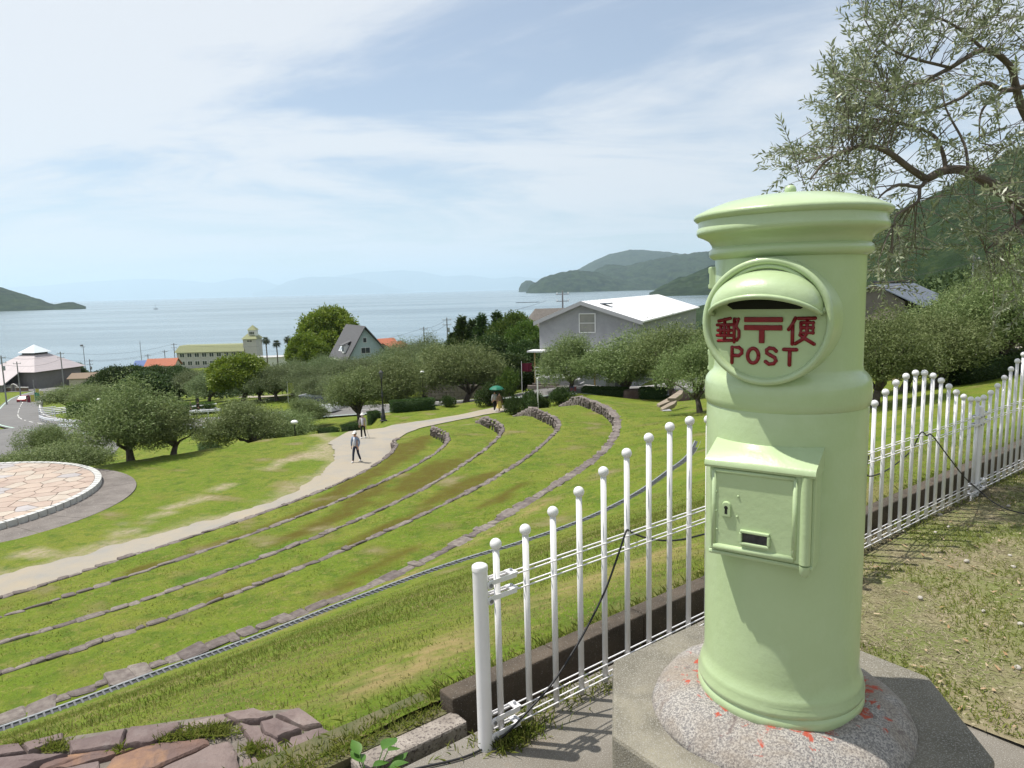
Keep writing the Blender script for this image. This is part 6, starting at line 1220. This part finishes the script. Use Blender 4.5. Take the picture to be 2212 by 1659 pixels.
balllamp('white globe lamp half sunk in the shrubs right of the wide olive', 636, 916, 50, .26); balllamp('white globe lamp among the dark trees by the road bend', 214, 865, 98, .3); balllamp('white globe lamp above the olive right of the lantern', 912, 806, 66, .2)
def pole(lab, px, pt, pb, Y, r, m, name='pole'):
    p, q = AT(px, pb, Y), AT(px, pt, Y); z0 = H(p[0], p[1]); o = thing(name, lab, 'pole', (p[0], p[1], z0)); mb = MB(); mb.tube([(0, 0, -.1), (0, 0, q[2]-z0)], r, 8); mb.build('shaft', m, o); mb = MB(); mb.ball((0, 0, q[2]-z0), r*1.4, 8, 6); mb.build('cap', m, o)
pole('thin white pole at the tip of the outer terrace wall', 1162, 818, 869, 57.5, .055, FRAMEW); pole('thin grey road sign pole before the hall', 76, 822, 862, 150, .08, POLEM, 'sign_pole')
def banner(lab, px, pt, pb, Y, w, col, nm):
    p, q = AT(px, pb, Y), AT(px, pt, Y); z0 = min(H(p[0], p[1]), p[2]); o = thing('banner', lab, 'banner', (p[0], p[1], z0), 0, 'banner flags'); mb = MB(); mb.tube([(0, 0, 0), (0, 0, q[2]-z0+.2)], .03, 6); mb.build('pole', FRAMEW, o); mb = MB(); hb = (q[2]-p[2]); top = q[2]-z0; n = 5
    vs_ = [];
    for i in range(n+1): x = w*i/n; y = .06*math.sin(i*1.4); vs_ += [(x, y, top), (x, y, top-hb*.85), (x, y+.015, top), (x, y+.015, top-hb*.85)]
    mb.add(vs_, [(i*4, i*4+1, i*4+5, i*4+4) for i in range(n)]+[(i*4+2, i*4+6, i*4+7, i*4+3) for i in range(n)]); mb.build('cloth', mat('banner_'+nm, col, .8, trans=.3), o)
banner('maroon banner flag beside the red car', 59, 855, 872, 138, .75, (.20, .03, .06), 'maroon'); banner('yellow banner flag between the maroon and green ones', 67, 853, 871, 132, .9, (.52, .50, .12), 'yellow'); banner('green banner flag right of the yellow one', 76, 848, 869, 128, .9, (.03, .25, .19), 'green'); banner('small yellow banner flag before the hall', 77, 840, 852, 160, .8, (.48, .46, .12), 'yellow2'); banner('upper pale yellow banner flag at the road junction', 86, 845, 856, 150, .8, (.55, .54, .2), 'yellow3')
banner('yellow-green banner flag in the grove by the far path', 622, 828, 852, 88, .8, (.40, .44, .08), 'lime'); banner('maroon banner before the left end of the grey building', 1127, 785, 806, 68, 1.0, (.16, .015, .04), 'maroon2')
# ------------------------------------------------------------------ vehicles
RUB = mat('tyre', (.02, .02, .02), .9)
def car(lab, name, px, py, Y, rz, col, L_, W2, prof, cab, z=None):
    """prof: side outline of the lower body, cab: outline of the glazed top (x forward, z up)"""
    p = AT(px, py, Y); z0 = H(p[0], p[1])+.14 if z is None else z; o = thing(name, lab, 'car' if 'car' in name else 'van', (p[0], p[1], z0), rz); m = mat('paint_'+name, col, .3, coat=.6)
    def ext(pts, w0, w1, nm, mm, par):
        mb = MB(); n = len(pts); zs = [q[1] for q in pts]; za, zb2 = min(zs), max(zs); f = lambda z: w0+(w1-w0)*(z-za)/max(.01, zb2-za)
        mb.add([(x, -f(z), z) for x, z in pts]+[(x, f(z), z) for x, z in pts], [tuple(range(n)), tuple(range(2*n-1, n-1, -1))]+[(i, n+i, n+(i+1) % n, (i+1) % n) for i in range(n)]); return mb.build(nm, mm, par, bevel=.05)
    body_ = ext(prof, W2/2, W2/2*.97, 'body', m, o); gl_ = ext(cab, W2/2*.95, W2/2*.74, 'glazing', mat('car_glass', (.03, .035, .04), .08), o)
    top = max(q[1] for q in cab); xs = [q[0] for q in cab if q[1] > top-.05]; mb = MB(); mb.box(((min(xs)+max(xs))/2, 0, top+.02), (max(xs)-min(xs)+.1, W2*.76, .07)); mb.build('roof', m, o, bevel=.03)
    for sx in (-1, 1):
        for x in (-L_*.31, L_*.31):
            mb = MB(); y_ = sx*(W2/2-.09); mb.tube([(x, y_-.1, .31), (x, y_+.1, .31)], .31, 18); wh = mb.build('wheel', RUB, o); mb = MB(); mb.tube([(x, y_+sx*.09, .31), (x, y_+sx*.115, .31)], .19, 12); mb.build('rim', mat('rim', (.45, .45, .46), .35, metal=.7), wh)
        mb = MB(); mb.box((-L_/2+.04, sx*(W2/2-.22), .82), (.12, .3, .16)); mb.build('tail_light', mat('tail', (.30, .01, .01), .3), o); mb = MB(); mb.box((L_/2-.06, sx*(W2/2-.24), .72), (.14, .34, .17)); mb.build('headlight', mat('head', (.62, .63, .64), .15), o)
        for x in (.55,): mb = MB(); mb.box((x, sx*(W2/2+.06), 1.0), (.16, .16, .12)); mb.build('mirror', m, o)
    for sx, nm in ((-1, 'number_plate'), (1, 'number_plate')): mb = MB(); mb.box((sx*(L_/2+.005), 0, .55), (.03, .34, .17)); mb.build(nm, mat('plate', (.6, .6, .58), .5), o)
    mb = MB(); mb.box((-L_/2+.02, 0, .42), (.16, W2*.96, .2)); mb.build('bumper', mat('bumper', (.05, .05, .05), .6), o, bevel=.03)
    return o
car('red car driving away down the coast road', 'red_car', 57, 875, 149, R(100), (.33, .015, .03), 4.1, 1.7, [(-2.05, .3), (2.05, .3), (2.05, .7), (1.9, .82), (.9, .95), (-1.9, .98), (-2.05, .85)], [(-1.85, .93), (1.15, .93), (.35, 1.46), (-1.1, 1.5)])
car('white van on the road behind the olives', 'white_van', 690, 885, 77.5, R(-22), (.68, .69, .70), 4.6, 1.72, [(-2.3, .3), (2.25, .3), (2.25, .75), (2.05, 1.05), (1.7, 1.15), (-2.3, 1.15)], [(-2.22, 1.1), (1.72, 1.1), (1.15, 1.85), (-2.15, 1.92)])
# small white-roofed cart by the right path
p = AT(2164, 790, 37); z0 = H(p[0], p[1])+.12; o = thing('cart', 'small white-roofed cart parked under the olives at the right', 'cart', (p[0], p[1], z0), R(8)); mb = MB(); mb.box((0, 0, .45), (1.6, 1.0, .4)); mb.build('body', mat('cart_dark', (.03, .03, .035), .5), o, bevel=.06); mb = MB(); mb.box((0, 0, 1.62), (1.4, 1.0, .08)); mb.build('roof', FRAMEW, o, bevel=.03)
for x in (-.6, .6):
    for y in (-.4, .4): mb = MB(); mb.tube([(x, y, .6), (x, y, 1.6)], .02, 6); mb.build('post', BLKM, o); mb = MB(); mb.tube([(x*.85, y-.06 if y < 0 else y, .18), (x*.85, y if y < 0 else y+.06, .18)], .18, 12); mb.build('wheel', RUB, o)
mb = MB(); mb.box((-.15, 0, .75), (.5, .9, .16)); mb.build('seat', mat('seat_brown', (.20, .12, .07), .7), o, bevel=.03); mb = MB(); mb.box((-.42, 0, 1.0), (.1, .9, .5)); mb.build('backrest', mat('seat_brown', (.20, .12, .07), .7), o, bevel=.03)
# ------------------------------------------------------------------ stone slabs and blocks beside the upper lawn
TAN = mat('tan_stone', (.30, .25, .19), .9, (.24, .20, .155), 3, bump=.4, bscale=12, bdist=.02); GRB = mat('grey_block', (.17, .18, .19), .85, (.14, .15, .16), 3); PAB = mat('pale_block', (.32, .32, .33), .85, (.27, .27, .28), 4)
def zb3(x, y): return ((2580+x/5.925)/1.8517, (1520+y/5.925)/1.8517)
def slab(lab, poly, Y, th, m, dy=1.1):
    """irregular slab: visible upper face outline, its far side dy metres deeper"""
    ys = [q[1] for q in poly]; q3 = [AT(*zb3(*q), Y+dy*(max(ys)-q[1])/(max(ys)-min(ys))) for q in poly]; c_ = sum(q3)/len(q3); n = len(q3); mb = MB(); mb.add([tuple(q-c_) for q in q3]+[tuple(q-c_-np.array([0, 0, th])) for q in q3], [tuple(range(n)), tuple(range(2*n-1, n-1, -1))]+[(i, n+i, n+(i+1) % n, (i+1) % n) for i in range(n)]); o_ = mb.build('stone_slab', m, bevel=.02); o_.location = c_; tag(o_, lab, 'stone', 'tan stone slabs beside the upper lawn')
slab('topmost tan slab of the leaning stone pile', [(530, 430), (730, 432), (880, 320), (910, 250), (830, 228)], 43.5, .3, TAN); slab('left thin tan slab of the leaning stone pile', [(275, 565), (345, 600), (590, 500), (530, 430)], 42.8, .16, TAN); slab('lower tan slab resting under the topmost one', [(365, 655), (425, 695), (700, 560), (760, 480), (600, 520)], 42.2, .26, TAN)
def sblock(lab, zx, zy0, zy1, wz, Y, m, dep=.7):
    a, b = AT(*zb3(zx, zy1), Y), AT(*zb3(zx+wz, zy0), Y); mb = MB(); w, h = b[0]-a[0], b[2]-a[2]; mb.box((w/2, dep/2, h/2-.05), (w, dep, h+.1)); o_ = mb.build('stone_block', m, bevel=.015); o_.location = a; tag(o_, lab, 'block', 'cut stone blocks beside the upper lawn')
sblock('pale block just below the tan slabs', 432, 722, 905, 200, 42, PAB); sblock('wide dark grey block in the middle of the stack', 492, 862, 1015, 310, 41.2, GRB); sblock('small pale block between two grey ones', 512, 1020, 1165, 240, 40.6, PAB); sblock('lowest wide dark grey block beside the lawn', 516, 1185, 1355, 385, 40, GRB)
# white terrace, notice boards and logs by the grey building
p = AT(1195, 845, 69); z0 = H(p[0], p[1]); o = thing('terrace', 'white railed terrace with steps left of the grey building', 'terrace', (p[0], p[1], z0-.2), R(-20)); mb = MB(); mb.box((0, 1.2, .75), (3.6, 2.4, 1.5)); mb.build('base', PAB, o)
for z in (1.8, 2.15, 2.5): mb = MB(); mb.tube([(-1.8, 0, z), (1.8, 0, z)], .03, 6); mb.build('rail', FRAMEW, o)
for x in (-1.8, -.6, .6, 1.8): mb = MB(); mb.tube([(x, 0, 1.4), (x, 0, 2.55)], .035, 6); mb.build('post', FRAMEW, o)
for k in range(4): mb = MB(); mb.box((2.3+.3*k, .9, .65-.17*k), (.3, 1.6, 1.3-.34*k)); mb.build('step', PAB, o)
def board(lab, px, py0, py1, Y, w, m, rz=0, nm='notice_board'):
    a, b = AT(px, py1, Y), AT(px, py0, Y); z0 = min(a[2], H(a[0], a[1])); o = thing(nm, lab, 'sign', (a[0], a[1], z0), rz); mb = MB(); mb.box((0, 0, (a[2]+b[2])/2-z0), (w, .06, b[2]-a[2])); mb.build('panel', m, o); 
    for x in (-w/2+.05, w/2-.05): mb = MB(); mb.tube([(x, .05, 0), (x, .05, b[2]-z0)], .025, 6); mb.build('leg', FRAMEW, o)
board('white notice board by the hedge before the grey building', 1318, 818, 836, 66, .85, FRAMEW); board('dark notice board right of the white one', 1335, 820, 838, 66.5, .6, GRB); board('framed poster with blue and red print by the white terrace', 1238, 835, 850, 64.5, .6, mat('poster', (.10, .13, .24), .6, (.42, .12, .12), 2.2, lo=.48, hi=.52))
for i, (px, py) in enumerate(((1270, 832), (1288, 831), (1306, 832))):
    a = AT(px, py, 68); mb = MB(); mb.tube([(0, 0, -.2), (0, 0, .75)], .3, 10); o_ = mb.build('log_stool', mat('log', (.20, .13, .07), .9, (.28, .19, .11), 5), bevel=.02); o_.location = (a[0], a[1], H(a[0], a[1])); tag(o_, ['left of three log stools before the grey building', 'middle of three log stools before the grey building', 'right of three log stools, next to the white notice board'][i], 'stool', 'log stools')
# flat rocks beside the building forecourt
for lab, px, py, Y, s in (('reddish rock right of the forked olive trunk', 1368, 838, 62, 1.0), ('grey boulder behind the short hedge', 1470, 815, 58, .9)):
    p = AT(px, py, Y); o_ = link('boulder', rock_mesh(77+int(px), 'boulder', mat('red_rock', (.16, .10, .085), .9, (.22, .16, .14), 3)), None, (p[0], p[1], H(p[0], p[1])+.3)); o_.scale = (s*1.6, s*1.2, s); tag(o_, lab, 'rock')
# ------------------------------------------------------------------ boats
p = ONZ(337, 668, 0); o = thing('sailing_boat', 'tiny boat with mast far out on the sea', 'boat', tuple(p)); mb = MB(); mb.add([(-6, -1.5, 1.6), (6, 0, 1.8), (-6, 1.5, 1.6), (-5, -1, -.3), (4.5, 0, -.3), (-5, 1, -.3)], [(0, 1, 2), (0, 3, 4, 1), (1, 4, 5, 2), (2, 5, 3, 0)]); mb.build('hull', mat('hull_grey', (.2, .22, .25), .6), o); mb = MB(); mb.tube([(0, 0, 1.5), (0, 0, 13)], .35, 6); mb.build('mast', mat('hull_grey', (.2, .22, .25), .6), o)
p = ONZ(1140, 653.5, 0); o = thing('raft', 'long low raft floating off the headland', 'raft', tuple(p)); mb = MB(); mb.box((0, 0, .4), (46, 5, .9)); mb.build('deck', mat('raft_dark', (.05, .06, .065), .8), o)
for x in (-18, -6, 6, 18): mb = MB(); mb.box((x, 0, 1.0), (1.2, 4, .6)); mb.build('crossbeam', mat('raft_dark', (.05, .06, .065), .8), o)
# ------------------------------------------------------------------ people
SKIN = mat('skin', (.42, .24, .16), .6)
def skin(name, V_, E_, Rr, m, parent, lv=1):
    me = bpy.data.meshes.new(name); me.from_pydata(V_, E_, []); me.materials.append(m); o = link(name, me, parent); md = o.modifiers.new('skin', 'SKIN'); md.use_smooth_shade = True
    for i, sv in enumerate(me.skin_vertices[0].data): r = Rr[i]; sv.radius = (r, r) if not hasattr(r, '__len__') else r; sv.use_root = (i == 0)
    ss = o.modifiers.new('sub', 'SUBSURF'); ss.levels = lv; ss.render_levels = lv; return o
def person(lab, px, py, Y, rz, h, top, trous, inner=None, hat=None, hair=(.02, .018, .016), stride=.22, arm=(.0, .0), skirt=None, mask=False, shoes=(.65, .65, .66), z=None, sit=0.):
    p = AT(px, py, Y); z0 = H(p[0], p[1])+.045 if z is None else z; o = thing('person', lab, 'person', (p[0], p[1], z0), rz); k = h/1.7
    S_ = lambda x, y, z: (x*k, y*k, z*k); V_ = [S_(0, 0, .95), S_(0, 0, 1.14), S_(0, 0, 1.36), S_(0, -.01, 1.48), S_(0, -.025, 1.56), S_(0, -.02, 1.66)]; Rr = [(.145*k, .10*k), (.13*k, .095*k), (.15*k, .10*k), .05*k, (.078*k, .092*k), (.065*k, .08*k)]; E_ = [(0, 1), (1, 2), (2, 3), (3, 4), (4, 5)]
    V_.append(S_(0, -.125, 1.575)); Rr.append(.012*k); E_.append((4, 6)); arms_, legs_ = [], []
    for s, fw in ((-1, stride), (1, -stride)):
        b = len(V_); sw = -fw*.55+arm[0 if s < 0 else 1]; J = [(s*.17, 0, 1.40), (s*.235, sw*.25, 1.14), (s*.25, -abs(sw)*.3-.04+sw*.5*-1*.0+sw*-.6, .90), (s*.25, -abs(sw)*.3-.06+sw*-.65, .82)]
        V_ += [S_(*j) for j in J]; Rr += [.055*k, .042*k, .03*k, (.034*k, .02*k)]; E_ += [(2, b), (b, b+1), (b+1, b+2), (b+2, b+3)]; arms_.append([S_(*j) for j in J]); hx, hy, hz_ = J[3]
        for f in range(5):
            q = len(V_); yy = hy-.03+.017*f if f < 4 else hy-.045; V_ += [S_(hx, yy, hz_-.05 if f < 4 else hz_-.01), S_(hx-s*.01, yy-.004, hz_-(.085 if f < 4 else .04)-.008*(f in (1, 2)))]; Rr += [.009*k, .0075*k]; E_ += [(b+3, q), (q, q+1)]
        b = len(V_); J = [(s*.085, 0, .90), (s*.095, -fw*.5-.03, .49), (s*.095, -fw+(.10 if fw < 0 else .0), .085), (s*.11, -fw-.13+(.10 if fw < 0 else .0), .035)]; V_ += [S_(*j) for j in J]; Rr += [.085*k, .055*k, .04*k, (.04*k, .028*k)]; E_ += [(0, b), (b, b+1), (b+1, b+2), (b+2, b+3)]; legs_.append([S_(*j) for j in J])
    skin('body', V_, E_, Rr, SKIN, o)
    tm = mat('cloth_%s' % lab[:18].replace(' ', '_'), top, .85, tuple(c*.82 for c in top), 14)
    V2 = [V_[1], V_[2], S_(0, 0, 1.42), S_(0, 0, .92)]; E2 = [(0, 1), (1, 2), (0, 3)]; R2 = [(.155*k, .12*k), (.172*k, .125*k), .10*k, (.165*k, .125*k)]
    for a in arms_: b = len(V2); V2 += a[:3]; E2 += [(1, b), (b, b+1), (b+1, b+2)]; R2 += [.075*k, .06*k, .045*k]
    skin('jacket', V2, E2, R2, tm, o)
    if inner:
        im = mat('inner_%s' % lab[:18].replace(' ', '_'), inner, .85); mb = MB(); prof = [(-.05, .93), (.05, .93), (.065, 1.15), (.06, 1.36), (.03, 1.43), (-.03, 1.43), (-.06, 1.36), (-.065, 1.15)]; n = 8; mb.add([S_(x, -.135 if .95 < z < 1.4 else -.12, z) for x, z in prof]+[S_(x, -.05, z) for x, z in prof], [tuple(range(n)), tuple(range(2*n-1, n-1, -1))]+[(i, n+i, n+(i+1) % n, (i+1) % n) for i in range(n)]); mb.build('shirt', im, o, smooth=True)
    if skirt:
        mb = MB(); mb.lathe([(.13*k, .98*k), (.165*k, .85*k), (.22*k, .55*k), (.27*k, .34*k)], 20, cap=False); mb.v = [(x*(1+.10*math.sin(6*math.atan2(y, x))*(1-z/k)), y*(1+.10*math.sin(6*math.atan2(y, x))*(1-z/k)), z) for x, y, z in mb.v]; mb.build('skirt', mat('skirt_yellow', skirt, .85), o, smooth=True)
    else:
        V3 = [S_(0, 0, .97), S_(0, 0, .90)]; E3 = [(0, 1)]; R3 = [(.15*k, .115*k), (.155*k, .12*k)]
        for a in legs_: b = len(V3); V3 += a[:3]; E3 += [(1, b), (b, b+1), (b+1, b+2)]; R3 += [.098*k, .07*k, .058*k]
        skin('trousers', V3, E3, R3, mat('trousers_%s' % lab[:18].replace(' ', '_'), trous, .9), o)
    for a in legs_:
        mb = MB(); mb.ball((0, 0, 0), 1, 12, 8); x, y, z = a[2]; mb.v = [(x+vx*.05*k, y-.07*k+vy*.125*k, max(.0, .045*k+vz*.045*k)) for vx, vy, vz in mb.v]; mb.build('shoe', mat('shoe_%d' % int(shoes[0]*100), shoes, .6), o, smooth=True)
    mb = MB(); mb.ball((0, .012*k, 1.635*k), .098*k, 16, 10, (.9, 1.05, 1.08)); mb.v = [v for v in mb.v]; keep = [f for f in mb.f if not (sum(mb.v[i][1] for i in f)/4 < -.035*k and sum(mb.v[i][2] for i in f)/4 < 1.66*k)]; mb.f = keep; mb.m = [0]*len(keep); mb.build('hair', mat('hair_%d' % int(hair[0]*1000), hair, .6), o, smooth=True)
    if skirt: mb = MB(); mb.tube([S_(0, .06, 1.66), S_(0, .10, 1.5), S_(0, .115, 1.3)], [.085*k, .08*k, .03*k], 10); mb.build('long_hair', mat('hair_%d' % int(hair[0]*1000), hair, .6), o, smooth=True)
    if mask: mb = MB(); mb.ball((0, -.075*k, 1.55*k), .062*k, 12, 8, (1, .7, .75)); mb.build('face_mask', mat('mask_grey', (.5, .52, .54), .8), o, smooth=True)
    if hat:
        hm_ = mat('hat_white', (.72, .71, .68), .8); mb = MB()
        if hat == 'cap': mb.lathe([(.104*k, 1.66*k), (.104*k, 1.70*k), (.085*k, 1.755*k), (.04*k, 1.785*k), (.002, 1.79*k)], 16); mb.build('cap', hm_, o, smooth=True); mb = MB(); mb.add([S_(*q) for q in ((-.09, -.06, 1.675), (-.075, -.20, 1.655), (.075, -.20, 1.655), (.09, -.06, 1.675), (-.09, -.06, 1.69), (-.075, -.20, 1.668), (.075, -.20, 1.668), (.09, -.06, 1.69))], [(3, 2, 1, 0), (4, 5, 6, 7), (0, 1, 5, 4), (1, 2, 6, 5), (2, 3, 7, 6), (3, 0, 4, 7)]); mb.build('cap_peak', hm_, o)
        else: mb.lathe([(.17*k, 1.655*k), (.165*k, 1.668*k), (.108*k, 1.68*k), (.10*k, 1.75*k), (.07*k, 1.79*k), (.002, 1.80*k)], 18); mb.build('sun_hat', hm_, o, smooth=True)
    return o, arms_
man, _ = person('man in white cap, blue open shirt and navy trousers walking on the path', 770, 996, 39.4, R(-18), 1.70, (.22, .28, .40), (.015, .022, .045), (.62, .64, .72), 'cap', (.05, .05, .05), .20)
wom, aw = person('woman in white sun hat and grey cardigan walking with a stick', 785, 942, 46.2, R(-8), 1.60, (.40, .36, .35), (.012, .012, .014), (.60, .60, .68), 'sun', stride=.10, mask=True)
hnd = Matrix.Rotation(R(-8), 4, 'Z') @ Vector(aw[1][3]); o = thing('walking_stick', 'thin walking stick held by the woman in the white sun hat', 'stick', (wom.location.x+hnd.x+.22, wom.location.y+hnd.y-.02, wom.location.z)); tp = (-.22, .02, hnd.z); mb = MB(); mb.tube([(0, 0, 0), tp], .012, 6); mb.build('shaft', mat('stick_grey', (.25, .23, .20), .5), o); mb = MB(); mb.tube([tp, (tp[0]-.02, tp[1], tp[2]+.04), (tp[0]-.10, tp[1], tp[2]+.04)], .016, 6); mb.build('handle', BLKM, o)
c1, a1 = person('person in pale shirt and black trousers under the green umbrella', 1069, 888, 59.5, R(28), 1.68, (.42, .43, .44), (.012, .012, .014), stride=.12)
c2, a2 = person('person in yellow skirt and brown cardigan beside the umbrella holder', 1079, 890, 59.0, R(35), 1.58, (.20, .13, .08), (.2, .2, .2), skirt=(.52, .40, .12), stride=.08, shoes=(.6, .5, .45))
um = thing('umbrella', 'open green umbrella held over the couple on the path', 'umbrella', (c1.location.x+.20, c1.location.y-.1, c1.location.z+.9)); mb = MB(); mb.lathe([(.62, .98), (.60, 1.02), (.46, 1.16), (.25, 1.25), (.02, 1.29)], 8, cap=False); mb.build('canopy', mat('umbrella_green', (.012, .16, .10), .6, trans=.2), um); mb = MB(); mb.tube([(0, 0, 0), (0, 0, 1.36)], .012, 6); mb.build('shaft', BLKM, um)
for q in range(8): a = q*math.pi/4; mb = MB(); mb.tube([(.02*math.cos(a), .02*math.sin(a), 1.27), (.46*math.cos(a), .46*math.sin(a), 1.14), (.60*math.cos(a), .60*math.sin(a), 1.0)], .006, 4); mb.build('rib', BLKM, um)
person('person in dark blue clothes standing by the right of the grey building', 1416, 826, 63, R(60), 1.66, (.05, .07, .12), (.02, .02, .03), stride=.03)
person('left of two people in dark clothes by the white guard rail', 414, 905, 82, R(120), 1.68, (.06, .05, .055), (.02, .02, .025), stride=.05); person('right of two people, in black with dark red bag strap, by the guard rail', 430, 905, 82, R(150), 1.66, (.015, .014, .016), (.02, .02, .025), stride=.05)
